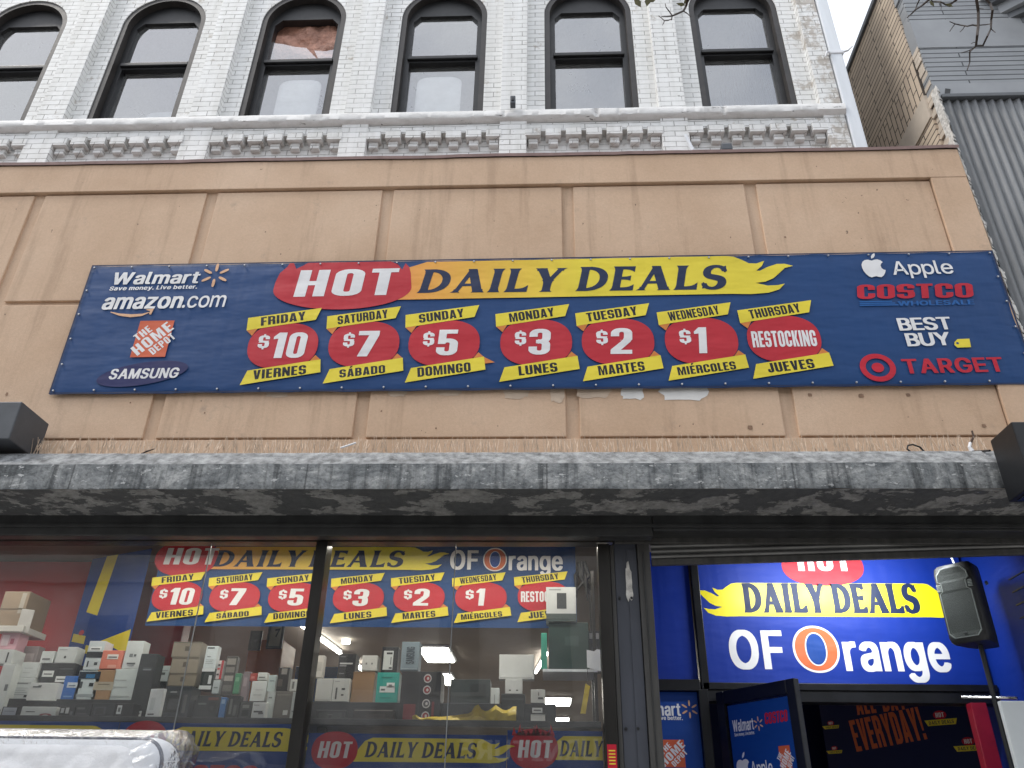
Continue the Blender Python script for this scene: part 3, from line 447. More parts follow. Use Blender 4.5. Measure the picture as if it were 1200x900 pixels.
class Print:
    def __init__(self, pl):
        self.pl, self.mb = pl, MB()
    def loops(self, loops, mat, k=1):
        vv, ff = fill2d(loops)
        self.mb.raw([self.pl.p(a, b, k) for a, b in vv], ff, mat)
        return self
    def poly(self, pts, mat, k=1):
        return self.loops([pts], mat, k)
    def text(self, s, font, mat, k, *a, **kw):
        return self.loops(text(s, font, *a, **kw), mat, k)
    def build(self, name, parent):
        o = self.mb.build(name, parent, fix=False)
        return o
def part(name, pl, parent, fn):
    q = Print(pl)
    fn(q)
    return q.build(name, parent)

# ------------------------------------------------------------------ materials
def white_brick():
    m, t, p = newmat('painted_brick')
    g = t.nodes.new('ShaderNodeNewGeometry')
    s = nd(t, 'SeparateXYZ')
    t.links.new(g.outputs['Position'], s.inputs[0])
    wob = nz(t, g.outputs['Position'], 9, 3)
    md = nd(t, 'Math', operation='MULTIPLY_ADD')
    t.links.new(wob, md.inputs[0]); md.inputs[1].default_value = .014
    t.links.new(s.outputs['Z'], md.inputs[2])
    xy = nd(t, 'Math', operation='ADD')
    t.links.new(s.outputs['X'], xy.inputs[0]); t.links.new(s.outputs['Y'], xy.inputs[1])
    c = nd(t, 'CombineXYZ')
    t.links.new(xy.outputs[0], c.inputs['X']); t.links.new(md.outputs[0], c.inputs['Y'])
    b = nd(t, 'TexBrick', offset=.5, squash=1.0)
    for k, v in (('Scale', 1.0), ('Mortar Size', .0042), ('Mortar Smooth', .35), ('Brick Width', .205), ('Row Height', .0665), ('Bias', 0)):
        b.inputs[k].default_value = v
    b.inputs['Color1'].default_value = (.76, .76, .74, 1)
    b.inputs['Color2'].default_value = (.86, .86, .845, 1)
    b.inputs['Mortar'].default_value = (.30, .29, .275, 1)
    t.links.new(c.outputs[0], b.inputs['Vector'])
    # paint bridges some joints: mortar only reads where the noise lets it
    n1 = nz(t, g.outputs['Position'], 2.3, 8, .7)
    keep = ramp(t, n1, [(.38, (.25, .25, .25)), (.6, (1, 1, 1))])
    base = mixc(t, keep, (.82, .82, .805, 1), b.outputs['Color'])
    # grime and bared patches, strongest towards the worn right-hand corner
    n2 = nz(t, g.outputs['Position'], 5.5, 10, .72)
    xm = nd(t, 'MapRange')
    xm.inputs['From Min'].default_value = 2.35; xm.inputs['From Max'].default_value = 2.85
    xm.inputs['To Min'].default_value = 0; xm.inputs['To Max'].default_value = .17
    t.links.new(s.outputs['X'], xm.inputs['Value'])
    ad = nd(t, 'Math', operation='ADD')
    t.links.new(n2, ad.inputs[0]); t.links.new(xm.outputs[0], ad.inputs[1])
    worn = ramp(t, ad.outputs[0], [(.60, (0, 0, 0)), (.68, (.75, .75, .75))])
    base = mixc(t, worn, base, (.40, .345, .285, 1))
    st = nz(t, pos(t, (7, 7, .5)), 1.2, 6)
    base = mixc(t, 1.0, base, ramp(t, st, [(.35, (.86, .855, .84)), (.6, (1, 1, 1))]), 'MULTIPLY')
    spk = nz(t, g.outputs['Position'], 23, 4, .6)
    base = mixc(t, ramp(t, spk, [(.71, (0, 0, 0)), (.735, (.8, .8, .8))]), base, (.16, .145, .13, 1))
    t.links.new(base, p.inputs['Base Color'])
    p.inputs['Roughness'].default_value = .62
    h = nd(t, 'Math', operation='MULTIPLY_ADD')
    t.links.new(nz(t, g.outputs['Position'], 30, 6, .65), h.inputs[0]); h.inputs[1].default_value = .5
    iv = nd(t, 'Math', operation='SUBTRACT'); iv.inputs[0].default_value = 1
    t.links.new(b.outputs['Fac'], iv.inputs[1]); t.links.new(iv.outputs[0], h.inputs[2])
    bump(t, p, h.outputs[0], .75, .009)
    return m

def brick(name, c1, c2, mort, bw, rh, ms, axis='Y', rough=.8, var=.2, rot=False, off=.5, bstr=.8):
    m, t, p = newmat(name)
    g = t.nodes.new('ShaderNodeNewGeometry')
    s = nd(t, 'SeparateXYZ'); t.links.new(g.outputs['Position'], s.inputs[0])
    c = nd(t, 'CombineXYZ')
    a, z = ('Y' if axis == 'Y' else 'X'), 'Z'
    t.links.new(s.outputs[a], c.inputs['Y' if rot else 'X']); t.links.new(s.outputs[z], c.inputs['X' if rot else 'Y'])
    b = nd(t, 'TexBrick', offset=off)
    for k, v in (('Scale', 1.0), ('Mortar Size', ms), ('Mortar Smooth', .2), ('Brick Width', bw), ('Row Height', rh), ('Bias', 0)):
        b.inputs[k].default_value = v
    b.inputs['Color1'].default_value = c1; b.inputs['Color2'].default_value = c2; b.inputs['Mortar'].default_value = mort
    t.links.new(c.outputs[0], b.inputs['Vector'])
    n = nz(t, g.outputs['Position'], 3, 8, .7)
    base = mixc(t, 1.0, b.outputs['Color'], ramp(t, n, [(.3, (1 - var,) * 3), (.7, (1, 1, 1))]), 'MULTIPLY')
    t.links.new(base, p.inputs['Base Color'])
    p.inputs['Roughness'].default_value = rough
    iv = nd(t, 'Math', operation='SUBTRACT'); iv.inputs[0].default_value = 1
    t.links.new(b.outputs['Fac'], iv.inputs[1])
    h = nd(t, 'Math', operation='MULTIPLY_ADD')
    t.links.new(nz(t, g.outputs['Position'], 45, 5), h.inputs[0]); h.inputs[1].default_value = .4; t.links.new(iv.outputs[0], h.inputs[2])
    bump(t, p, h.outputs[0], bstr, .008)
    return m

def stucco():
    m, t, p = newmat('tan_stucco')
    v = pos(t)
    a = nz(t, v, 1.1, 7, .62)
    base = ramp(t, a, [(.3, (.54, .37, .245)), (.52, (.61, .43, .295)), (.72, (.66, .48, .34))])
    st = nz(t, pos(t, (5, 5, .35)), 1.6, 6, .65)
    base = mixc(t, 1.0, base, ramp(t, st, [(.32, (.84, .83, .82)), (.47, (1, 1, 1))]), 'MULTIPLY')
    f = nz(t, v, 60, 4, .6)
    base = mixc(t, 1.0, base, ramp(t, f, [(.3, (.9, .9, .9)), (.7, (1, 1, 1))]), 'MULTIPLY')
    pit = nz(t, v, 17, 3, .5)
    base = mixc(t, ramp(t, pit, [(.745, (0, 0, 0)), (.76, (.8, .8, .8))]), base, (.12, .08, .055, 1))
    gr = nz(t, v, 3.4, 9, .75)
    base = mixc(t, ramp(t, gr, [(.60, (0, 0, 0)), (.76, (.6, .6, .6))]), base, (.28, .22, .175, 1))
    t.links.new(base, p.inputs['Base Color'])
    p.inputs['Roughness'].default_value = .8
    b = nd(t, 'Math', operation='MULTIPLY_ADD')
    t.links.new(nz(t, v, 130, 4), b.inputs[0]); b.inputs[1].default_value = .5
    t.links.new(nz(t, v, 5, 5), b.inputs[2])
    bump(t, p, b.outputs[0], .35, .01)
    return m

def ledge_stone():
    m, t, p = newmat('weathered_concrete')
    v = pos(t, (1, 1, 1.3))
    w = nd(t, 'TexNoise', Scale=3.0, Detail=8, Roughness=.7, Distortion=1.2)
    t.links.new(v, w.inputs['Vector'])
    base = ramp(t, w.outputs['Fac'], [(.33, (.10, .112, .118)), (.45, (.21, .225, .232)), (.56, (.33, .345, .345)), (.68, (.52, .525, .52))])
    f = nz(t, v, 34, 8, .75)
    base = mixc(t, .75, base, ramp(t, f, [(.36, (.22, .23, .24)), (.47, (.72, .72, .72)), (.6, (1, 1, 1))]), 'MULTIPLY')
    st = nz(t, pos(t, (14, 14, .8)), 1.0, 6, .6)
    base = mixc(t, 1.0, base, ramp(t, st, [(.36, (.33, .34, .35)), (.5, (1, 1, 1))]), 'MULTIPLY')
    fl = nz(t, pos(t, (1, 1, 2)), 16, 6, .6)
    base = mixc(t, ramp(t, fl, [(.63, (0, 0, 0)), (.65, (.85, .85, .85))]), base, (.52, .53, .53, 1))
    rs = nz(t, v, 2.1, 6, .7)
    base = mixc(t, ramp(t, rs, [(.68, (0, 0, 0)), (.75, (.55, .55, .55))]), base, (.2, .085, .04, 1))
    # upright casting joints every metre and a half
    sx = nd(t, 'SeparateXYZ')
    t.links.new(pos(t), sx.inputs[0])
    md = nd(t, 'Math', operation='PINGPONG')
    t.links.new(sx.outputs['X'], md.inputs[0])
    md.inputs[1].default_value = .78
    jw = nd(t, 'Math', operation='MULTIPLY_ADD')
    t.links.new(f, jw.inputs[0]); jw.inputs[1].default_value = .012
    t.links.new(md.outputs[0], jw.inputs[2])
    base = mixc(t, ramp(t, jw.outputs[0], [(.008, (.8, .8, .8)), (.014, (0, 0, 0))]), base, (.05, .052, .054, 1))
    t.links.new(base, p.inputs['Base Color'])
    p.inputs['Roughness'].default_value = .75
    b = nd(t, 'Math', operation='ADD')
    t.links.new(f, b.inputs[0]); t.links.new(w.outputs['Fac'], b.inputs[1])
    bump(t, p, b.outputs[0], .7, .012)
    return m

def soffit_paint():
    m, t, p = newmat('peeling_soffit_paint')
    w = nd(t, 'TexNoise', Scale=3.4, Detail=9, Roughness=.66, Distortion=.25)
    t.links.new(pos(t, (1.0, 1.6, 1.6)), w.inputs['Vector'])
    msk = ramp(t, w.outputs['Fac'], [(.505, (0, 0, 0)), (.52, (1, 1, 1))])
    f = nz(t, pos(t), 20, 8, .7)
    under = ramp(t, f, [(.3, (.10, .10, .097)), (.7, (.30, .298, .285))])
    over = ramp(t, f, [(.3, (.045, .047, .048)), (.7, (.085, .087, .088))])
    t.links.new(mixc(t, msk, over, under), p.inputs['Base Color'])
    p.inputs['Roughness'].default_value = .7
    b = nd(t, 'Math', operation='MULTIPLY_ADD')
    t.links.new(msk, b.inputs[0]); b.inputs[1].default_value = -.8; t.links.new(f, b.inputs[2])
    bump(t, p, b.outputs[0], .6, .01)
    return m

M = {}
M['brick'] = white_brick()
def sill_stone():
    m, t, p = newmat('white_painted_stone')
    a = nz(t, pos(t, (1.5, 1, 6)), 2.4, 8, .68)
    base = ramp(t, a, [(.3, (.60, .59, .57)), (.52, (.78, .775, .76))])
    d = nz(t, pos(t, (1.1, 1, 8)), 3.1, 9, .7)
    base = mixc(t, ramp(t, d, [(.615, (0, 0, 0)), (.64, (.9, .9, .9))]), base, (.09, .08, .072, 1))
    t.links.new(base, p.inputs['Base Color'])
    p.inputs['Roughness'].default_value = .65
    bump(t, p, nz(t, pos(t), 22, 7, .65), .6, .012)
    return m
M['sill'] = sill_stone()
M['frame'] = pm('brown_window_frame', (.028, .024, .022, 1), .35, 7, .5, .15, 60)
M['frame2'] = pm('black_sash_paint', (.012, .012, .013, 1), .3, 9, .45, .1, 60)
M['upglass'] = glass('upper_window_glass', 1.5, (.93, .96, .97, 1), 0, .10, base=.25)
M['shopglass'] = glass('shop_glass', 1.5, (.95, .97, .965, 1), 0, .075, base=.03)
M['joint'] = pm('clear_glass_joint', (.22, .23, .23, 1), .1, 30, .3, 0)
M['board'] = pm('white_board_card', (.93, .92, .90, 1), .04, 4, .7, .1, 30)
M['brownpaper'] = pm('brown_crumpled_paper', (.48, .25, .18, 1), .4, 8, .6, .9, 14, dist=.05)
M['whitepaper'] = pm('torn_white_paper', (.72, .74, .76, 1), .06, 6, .7, .3, 20)
M['stucco'] = stucco()
M['flash'] = pm('roof_flashing', (.26, .165, .145, 1), .25, 6, .5, .1, 40)
M['patchw'] = pm('white_primer_patch', (.70, .69, .66, 1), .08, 9, .75, .3, 60)
M['patchb'] = pm('cream_primer_patch', (.56, .44, .33, 1), .1, 9, .75, .3, 60)
M['ledge'] = ledge_stone()
M['ledgetop'] = pm('toplit_ledge_stone', (.27, .278, .28, 1), .6, 16, .85, 1.0, 70, dist=.014)  # paler tone paints light from above into the slope's colour
M['soffit'] = soffit_paint()
M['blackmetal'] = pm('black_painted_steel', (.036, .037, .037, 1), .4, 5, .45, .15, 50, metal=.3)
M['alu'] = pm('dark_bronze_aluminium', (.030, .028, .025, 1), .3, 8, .4, .08, 80, metal=.5, stretch=(1, 1, .2))
M['channel'] = pm('shutter_channel_steel', (.07, .068, .064, 1), .35, 7, .5, .15, 50, metal=.35, stretch=(2, 2, .3))
M['bluegrey'] = pm('blue_grey_painted_steel', (.055, .06, .075, 1), .2, 5, .5, .15, 40, stretch=(1.5, 1.5, .3))
M['shutter'] = pm('shutter_slat_steel', (.16, .16, .155, 1), .4, 5, .42, .1, 60, metal=.55, stretch=(.4, 1, 3))
M['lightbox'] = pm('grey_lamp_housing', (.075, .082, .092, 1), .15, 6, .5, .08, 80, metal=.2)
M['blackbox'] = pm('black_lamp_housing', (.008, .009, .011, 1), .25, 6, .4, .08, 80)
M['spike'] = pm('tan_plastic_spike', (.62, .49, .37, 1), .35, 20, .55, 0)
M['stain'] = pm('dark_stucco_dent', (.25, .155, .10, 1), .3, 20, .85, .3, 40)
M['rust'] = pm('rusty_iron', (.06, .035, .025, 1), .5, 14, .8, .4, 40)
M['tanbrick'] = brick('tan_side_brick', (.66, .54, .41, 1), (.52, .42, .32, 1), (.085, .068, .055, 1), .62, .066, .0075)
M['soldier'] = brick('tan_soldier_brick', (.66, .54, .41, 1), (.54, .43, .33, 1), (.07, .055, .045, 1), .235, .078, .007, rot=True)
M['lime'] = pm('limestone_band', (.52, .45, .37, 1), .12, 4, .7, .2, 40)
M['greybrick'] = brick('grey_painted_roman_brick', (.27, .285, .30, 1), (.31, .325, .34, 1), (.055, .06, .066, 1), 2.6, .062, .0065, axis='X', rough=.55, var=.18)
M['greypaint'] = pm('grey_facade_paint', (.28, .292, .305, 1), .10, 3, .5, .15, 30)
M['greydark'] = pm('dark_grey_facade_paint', (.10, .107, .115, 1), .12, 3, .5, .15, 30)
M['corr'] = pm('grey_corrugated_steel', (.17, .176, .182, 1), .28, 3, .45, .1, 50, metal=.15, stretch=(2.5, 1, .35))
M['plaster'] = pm('broken_white_plaster', (.62, .60, .56, 1), .35, 22, .85, .9, 40, dist=.02)
M['pipe'] = pm('white_downspout_enamel', (.72, .75, .78, 1), .08, 5, .4, .1, 40, stretch=(2, 2, .3))
M['strap'] = pm('white_strap', (.75, .76, .78, 1), .05, 5, .5, 0)
M['asphalt'] = pm('asphalt', (.07, .07, .072, 1), .3, 4, .85, .6, 120)
M['walk'] = pm('sidewalk_concrete', (.44, .43, .41, 1), .15, 2, .8, .3, 60)
M['kerb'] = pm('kerb_concrete', (.33, .32, .30, 1), .15, 4, .8, .3, 60)
M['lane'] = pm('white_lane_paint', (.75, .75, .72, 1), .15, 9, .7, .2, 60)
M['oppbrick'] = brick('opposite_pale_brick', (.56, .52, .47, 1), (.62, .58, .53, 1), (.45, .42, .38, 1), .21, .07, .006, axis='X')
M['oppstone'] = pm('opposite_stone_trim', (.42, .39, .34, 1), .1, 4, .7, .2, 40)
M['darkglass'] = pm('dark_window_glass', (.02, .024, .028, 1), .2, 2, .08, 0, rvar=.04)
M['oppsign'] = pm('dark_sign_board', (.022, .025, .03, 1), .2, 4, .4, 0)
M['lettwhite'] = pm('white_sign_letter', (.75, .75, .73, 1), .05, 6, .5, 0)
M['bark'] = pm('branch_bark', (.055, .043, .036, 1), .4, 25, .85, .5, 80)
M['leaf'] = pm('dry_leaf', (.09, .08, .02, 1), .4, 20, .6, 0)
M['evergreen'] = pm('evergreen_leaf', (.035, .06, .028, 1), .4, 8, .7, 0)
# interior
M['ceil'] = pm('shop_ceiling_paint', (.30, .26, .22, 1), .08, 1, .8, .1, 20)
M['inwall'] = pm('shop_wall_paint', (.38, .31, .25, 1), .1, 1, .8, .1, 20)
M['redwall'] = pm('red_wall_paint', (.42, .018, .025, 1), .12, 2, .5, .1, 20)
M['floor'] = pm('shop_floor_tile', (.24, .22, .2, 1), .15, 2, .4, .1, 20)
M['riser'] = pm('black_display_riser', (.02, .024, .028, 1), .3, 4, .35, .05, 40)
M['tube'] = emitter('lit_led_tube', (1, .96, .88, 1), 14)
M['panel'] = emitter('lit_ceiling_panel', (1, .97, .86, 1), 9)
M['bluewall'] = vinyl('blue_wall_vinyl', (.004, .030, .28, 1), .55)
M['doorframe'] = pm('black_door_frame', (.010, .011, .014, 1), .3, 8, .35, .05, 60, metal=.3)
M['doorglass'] = glass('door_glass', 1.5, (.5, .5, .5, 1), 0, .02, base=.02)
M['redpost'] = pm('red_painted_post', (.24, .008, .025, 1), .15, 6, .4, .05, 40)
M['whiteboard'] = pm('white_panel', (.62, .66, .66, 1), .06, 3, .4, .05, 20)
M['chrome'] = pm('brushed_steel', (.55, .56, .57, 1), .1, 12, .25, 0, metal=1)
M['spkbody'] = pm('black_speaker_shell', (.010, .011, .012, 1), .3, 9, .5, .25, 140)
M['spkgrille'] = pm('dark_speaker_grille', (.012, .017, .015, 1), .2, 9, .45, .8, 260, metal=.4, dist=.003)
M['rim'] = pm('grey_trim_edge', (.16, .18, .17, 1), .1, 9, .35, 0, metal=.3)
M['cable'] = pm('black_rubber_cable', (.008, .008, .009, 1), .2, 9, .5, 0)
M['mattress'] = pm('white_quilted_fabric', (.80, .81, .83, 1), .05, 6, .75, .5, 70, dist=.006)
M['piping'] = pm('navy_piping', (.015, .022, .05, 1), .2, 20, .6, .1, 120)
def plastic_wrap():
    m, t, p = newmat('clear_plastic_wrap')
    t.nodes.remove(p)
    out = t.nodes['Material Output']
    tr = nd(t, 'BsdfTransparent', Color=(.93, .94, .95, 1))
    gl = nd(t, 'BsdfGlossy', Color=(.8, .8, .8, 1), Roughness=.25)
    df = nd(t, 'BsdfDiffuse', Color=(.78, .8, .84, 1))
    v = pos(t)
    b = nd(t, 'Bump', Strength=.9, Distance=.03)
    t.links.new(nz(t, v, 14, 5), b.inputs['Height'])
    t.links.new(b.outputs['Normal'], gl.inputs['Normal'])
    m1 = nd(t, 'MixShader'); m1.inputs[0].default_value = .22
    t.links.new(tr.outputs[0], m1.inputs[1]); t.links.new(df.outputs[0], m1.inputs[2])
    m2 = nd(t, 'MixShader')
    f = nd(t, 'Fresnel', IOR=1.28)
    t.links.new(b.outputs['Normal'], f.inputs['Normal'])
    t.links.new(f.outputs[0], m2.inputs[0])
    t.links.new(m1.outputs[0], m2.inputs[1]); t.links.new(gl.outputs[0], m2.inputs[2])
    t.links.new(m2.outputs[0], out.inputs['Surface'])
    return m
M['wrap'] = plastic_wrap()
# print colours
BL = (.008, .052, .175, 1)
M['navy'] = vinyl('banner_blue_vinyl', BL)
M['navydk'] = vinyl('banner_dark_blue_print', (.018, .022, .105, 1))
M['ink'] = vinyl('navy_lettering_print', (.010, .022, .070, 1))
M['black'] = vinyl('black_lettering_print', (.012, .014, .022, 1))
M['red'] = vinyl('red_print', (.50, .022, .036, 1))
M['redc'] = vinyl('crimson_print', (.52, .014, .035, 1))
M['yel'] = vinyl('yellow_print', (.80, .66, .05, 1))
M['yelgrad'] = vinyl('orange_to_yellow_print', (1, 1, 1, 1), grad=(-1.1, .3, (.80, .34, .07, 1), (.80, .66, .05, 1)))
M['yelgrad2'] = vinyl('window_orange_to_yellow_print', (1, 1, 1, 1), grad=(-2.5, -1.4, (.78, .36, .08, 1), (.78, .66, .06, 1)))
M['or'] = vinyl('orange_print', (.66, .22, .05, 1))
M['orhd'] = vinyl('orange_square_print', (.62, .12, .05, 1))
M['oro'] = vinyl('orange_letter_print', (.60, .14, .05, 1))
M['wh'] = vinyl('white_print', (.78, .78, .78, 1))
M['peach'] = vinyl('peach_spark_print', (.74, .44, .26, 1))
M['blue2'] = vinyl('mid_blue_print', (.012, .11, .36, 1))
M['pblue'] = vinyl('poster_blue_vinyl', (.005, .052, .27, 1))
M['pdark'] = vinyl('dim_navy_vinyl', (.006, .012, .06, 1))
M['eyelet'] = pm('zinc_eyelet', (.36, .36, .37, 1), .1, 30, .3, 0, metal=.9)

# ------------------------------------------------------------------ ground and street
mb = MB(); mb.box((-60, -60, -.5), (60, 60, -.14), M['asphalt'])
tag(mb.build('road'), kind='structure')
mb = MB(); mb.box((-60, .35, -.3), (60, 30, 0.0), M['walk'])
tag(mb.build('pavement'), kind='structure')
mb = MB(); mb.box((-60, .2, -.3), (60, .347, -.004), M['kerb'], .01)
tag(mb.build('kerb'), kind='structure')
mb = MB(); mb.box((-60, -40, -.3), (60, -9.5, -.002), M['walk'])
tag(mb.build('far_pavement'), kind='structure')
mb = MB()
for i in range(-12, 13):
    mb.box((i * 4, -4.7, -.14), (i * 4 + 2, -4.58, -.136), M['lane'])
tag(mb.build('lane_marking'), kind='structure')

# ------------------------------------------------------------------ white brick building (upper storeys)
PY, BY, GY = 5.45, 5.525, 5.66       # pier face, bay face, glass
WC = [1.975, .46, -1.055, -2.57, -4.105, -5.645, -7.16]
WR = 2.80
ZS, ZSB = 7.66, 7.525              # sill top and underside
bld = thing('brick_building', (-2.5, PY, 0), 'white painted brick building with a row of tall arched windows above the shopfront', 'building')
HW, ZSPR, ZB = .455, 9.22, 7.66
TOPZ = 11.2
def arch_outline(cx, hw, zb, zs, n=24):
    pts = [(cx - hw, zb), (cx + hw, zb)]
    for i in range(n + 1):
        a = math.pi * i / n
        pts.append((cx + hw * math.cos(a), zs + hw * math.sin(a)))
    return pts
mb = MB()
edges = []
for i, cx in enumerate(WC):
    l, r = cx - .63, cx + .63
    edges.append((l, r))
    hole = arch_outline(cx, HW, ZB, ZSPR)
    mb.prism([(l, ZSB), (r, ZSB), (r, TOPZ), (l, TOPZ)], lambda a, b: (a, BY, b), lambda a, b: (a, GY + .12, b), M['brick'], [hole])
    # recessed panel below the corbel table
    mb.box((l, 5.535, 6.3), (r, 5.75, 7.425), M['brick'])
    mb.box((l, PY + .012, 7.425), (r, 5.75, ZSB), M['brick'])
mb.box((-12, 5.75, 6.3), (-7.79, 5.9, TOPZ), M['brick'])
mb.box((-12, 14, 6.3), (WR, 14.2, TOPZ), M['brick'])
mb.box((-12, 5.9, 6.3), (-11.8, 14, TOPZ), M['brick'])
mb.box((WR - .25, 5.864, 6.3), (WR, 14, TOPZ), M['brick'])
mb.build('wall', bld)
mb = MB()
mb.box((-11.9, 5.4, TOPZ), (WR + .02, 14.2, TOPZ + .25), M['sill'])
mb.build('roof', bld)
mb = MB()
mb.box((-11.8, 6.05, 7.1), (WR - .25, 14, 7.2), M['inwall'])
mb.box((-11.8, 9.5, 7.2), (WR - .25, 9.6, TOPZ), M['inwall'])
mb.build('upper_floor', bld)
prs = [(WC[0] + .63, WR)] + [(WC[i + 1] + .63, WC[i] - .63) for i in range(len(WC) - 1)] + [(-7.9, WC[-1] - .63)]
for a, b in prs:
    mb = MB(); mb.box((a, PY, 6.3), (b, 5.86, TOPZ), M['brick'], .006)
    mb.build('pier', bld)
# uneven stone sill course
mb = MB()
n = 700
prof = [(5.55, ZSB + .004), (5.455, ZSB + .020), (5.432, ZSB + .030), (5.415, ZSB + .045), (5.408, ZSB + .055), (5.408, ZS - .015), (5.416, ZS), (5.60, ZS + .01)]
vs, fs = [], []
for i in range(n + 1):
    x = -7.9 + (WR + .01 + 7.9) * i / n
    for j, (y, z) in enumerate(prof):
        k = noise.noise(Vector((x * 3, j * 3.1, 2)))
        k2 = noise.noise(Vector((x * 11, j * 5.1, 7)))
        chip = max(0, noise.noise(Vector((x * 9.2, 5, 1))) - .42) * (.10 if 3 <= j <= 5 else 0)
        vs.append((x, y + .005 * k + .003 * k2 + chip, z + .005 * k2 - (chip * .5 if j >= 4 else 0)))
m_ = len(prof)
for i in range(n):
    for j in range(m_ - 1):
        fs.append((i * m_ + j, (i + 1) * m_ + j, (i + 1) * m_ + j + 1, i * m_ + j + 1))
mb.raw(vs, fs, M['sill'])
mb.build('sill_course', bld, smooth=True)
# corbel table: eight projecting bricks with a smaller brick under each
corb = None
for cx in WC:
    for k in range(7):
        x = cx - .63 + .06 + k * .191
        if corb is None:
            mb = MB()
            mb.box((x - .073, 5.445, 7.350), (x + .073, 5.60, 7.45), M['brick'], .006)
            mb.box((x - .045, 5.485, 7.275), (x + .045, 5.60, 7.3495), M['brick'], .01)
            corb = mb.build('corbel', bld); cx0 = x
        else:
            c = corb.copy(); COL.objects.link(c); c.parent = bld; c.location.x += x - cx0
            c.location.y += random.uniform(-.006, .006)

# arched sash windows
def arched_window(cx, broken=False):
    w = None
    mb = MB()
    out_ = arch_outline(cx, HW, ZB, ZSPR)
    inn = arch_outline(cx, HW - .055, ZB + .02, ZSPR)
    mb.prism(out_, lambda a, b: (a, 5.535, b), lambda a, b: (a, GY + .06, b), M['frame'], [inn])
    w = mb.build('arched_window', bld)
    # sash: flat-topped opening with clipped corners, dark infill above paints the arch's reflection
    x0, x1, zt = cx - HW + .055, cx + HW - .055, 9.347
    g0, g1 = cx - .345, cx + .345
    up = [(g0, 8.704), (g1, 8.704), (g1, zt - .09), (g1 - .07, zt), (g0 + .07, zt), (g0, zt - .09)]
    lo = [(g0, 7.83), (g1, 7.83), (g1, 8.61), (g0, 8.61)]
    mb = MB()
    mb.prism(arch_outline(cx, HW - .052, ZB + .01, ZSPR), lambda a, b: (a, GY - .045, b), lambda a, b: (a, GY + .04, b), M['frame2'], [up, lo])
    mb.box((g0 - .02, GY - .075, 8.635), (g1 + .02, GY - .044, 8.68), M['frame2'], .008)
    mb.build('sash', w)
    mb = MB()
    pane = [(g0 - .01, 8.694), (g1 + .01, 8.694), (g1 + .01, zt - .085), (g1 - .065, zt + .01), (g0 + .065, zt + .01), (g0 - .01, zt - .085)]
    if broken:      # only jagged shards are left in the upper sash
        pane = [(g0 - .01, 8.694), (g1 + .01, 8.694), (g1 + .01, 8.90), (g1 - .10, 8.87), (g1 - .22, 8.885), (g1 - .14, 8.71), (g1 - .21, 8.80), (g1 - .31, 8.93), (g0 + .24, 8.955), (g0 + .12, 9.0), (g0 + .02, 9.02), (g0 - .01, 9.06)]
    vv, ff = fill2d([pane])
    mb.raw([(a, GY - .01, b) for a, b in vv], ff, M['upglass'])
    vv, ff = fill2d([[(g0 - .01, 7.82), (g1 + .01, 7.82), (g1 + .01, 8.62), (g0 - .01, 8.62)]])
    mb.raw([(a, GY + .012, b) for a, b in vv], ff, M['upglass'])
    mb.build('glass', w, fix=False)
for cx in WC:
    arched_window(cx, abs(cx + 2.57) < .01)

def board(cx, w, z0, z1, mat, label, Y=GY + .025):
    mb = MB()
    pts = [(cx - w / 2, z0), (cx + w / 2, z0)] + [(cx + w / 2 * math.cos(a), z1 - .10 + .10 * math.sin(a)) for a in [math.pi * i / 18 for i in range(19)]]
    pts = [(cx + math.copysign(abs((p[0] - cx) / (w / 2)) ** .5, p[0] - cx) * w / 2, p[1]) if i > 1 else p for i, p in enumerate(pts)]
    mb.prism(pts, lambda a, b: (a, Y, b), lambda a, b: (a, Y + .02, b), mat)
    tag(mb.build('display_board'), label, 'board', 'round topped boards behind the upper windows')
board(-2.53, .44, 7.74, 8.47, M['board'], 'white round-topped board behind the lower sash of the window with the torn brown paper')
board(-1.08, .46, 7.74, 8.47, M['board'], 'cream round-topped board in the window directly right of the brown-papered one')
board(-4.08, .38, 7.74, 8.35, M['whitepaper'], 'faint small round-topped board in the arched window left of the brown-papered one', GY + .3)
# crumpled brown paper and torn white sheet in one upper sash
mb = MB()
vs, fs = [], []
NX, NZ = 34, 30
for j in range(NZ + 1):
    for i in range(NX + 1):
        x = -2.57 - .39 + .78 * i / NX
        z = 8.70 + .72 * j / NZ
        d = noise.fractal(Vector((x * 5, z * 5, 3)), .9, 2.1, 4) * .05
        vs.append((x, GY + .05 + d, z))
for j in range(NZ):
    for i in range(NX):
        a = j * (NX + 1) + i
        fs.append((a, a + 1, a + NX + 2, a + NX + 1))
mb.raw(vs, fs, M['brownpaper'])
tag(mb.build('paper_sheet', smooth=True, fix=False), 'crumpled brown paper behind the broken upper pane of an arched window', 'paper')

# downspout and strap at the right-hand corner
ds = thing('downspout', (2.86, 5.5, 6.5), 'pale square downspout running up the right corner of the white building', 'downspout')
mb = MB(); mb.box((2.81, 5.43, 5.9), (2.925, 5.54, 11.3), M['pipe'], .012); mb.build('pipe', ds)
mb = MB()
mb.box((2.795, 5.42, 8.37), (2.94, 5.55, 8.41), M['strap'], .005)
mb.tube([(2.93, 5.43, 8.39), (2.98, 5.42, 8.40), (3.03, 5.40, 8.44)], [.012, .01, .004], M['strap'])
mb.tube([(2.80, 5.43, 8.39), (2.77, 5.41, 8.37), (2.75, 5.42, 8.32)], [.012, .012, .006], M['strap'])
mb.build('strap', ds)
mb = MB()
c = at(601, 124, 5.37)
mb.box((c.x - .025, 5.33, ZS + .003), (c.x + .025, 5.40, ZS + .10), M['lightbox'], .006)
mb.box((c.x - .014, 5.322, ZS + .03), (c.x + .014, 5.331, ZS + .07), M['blackbox'], .003)
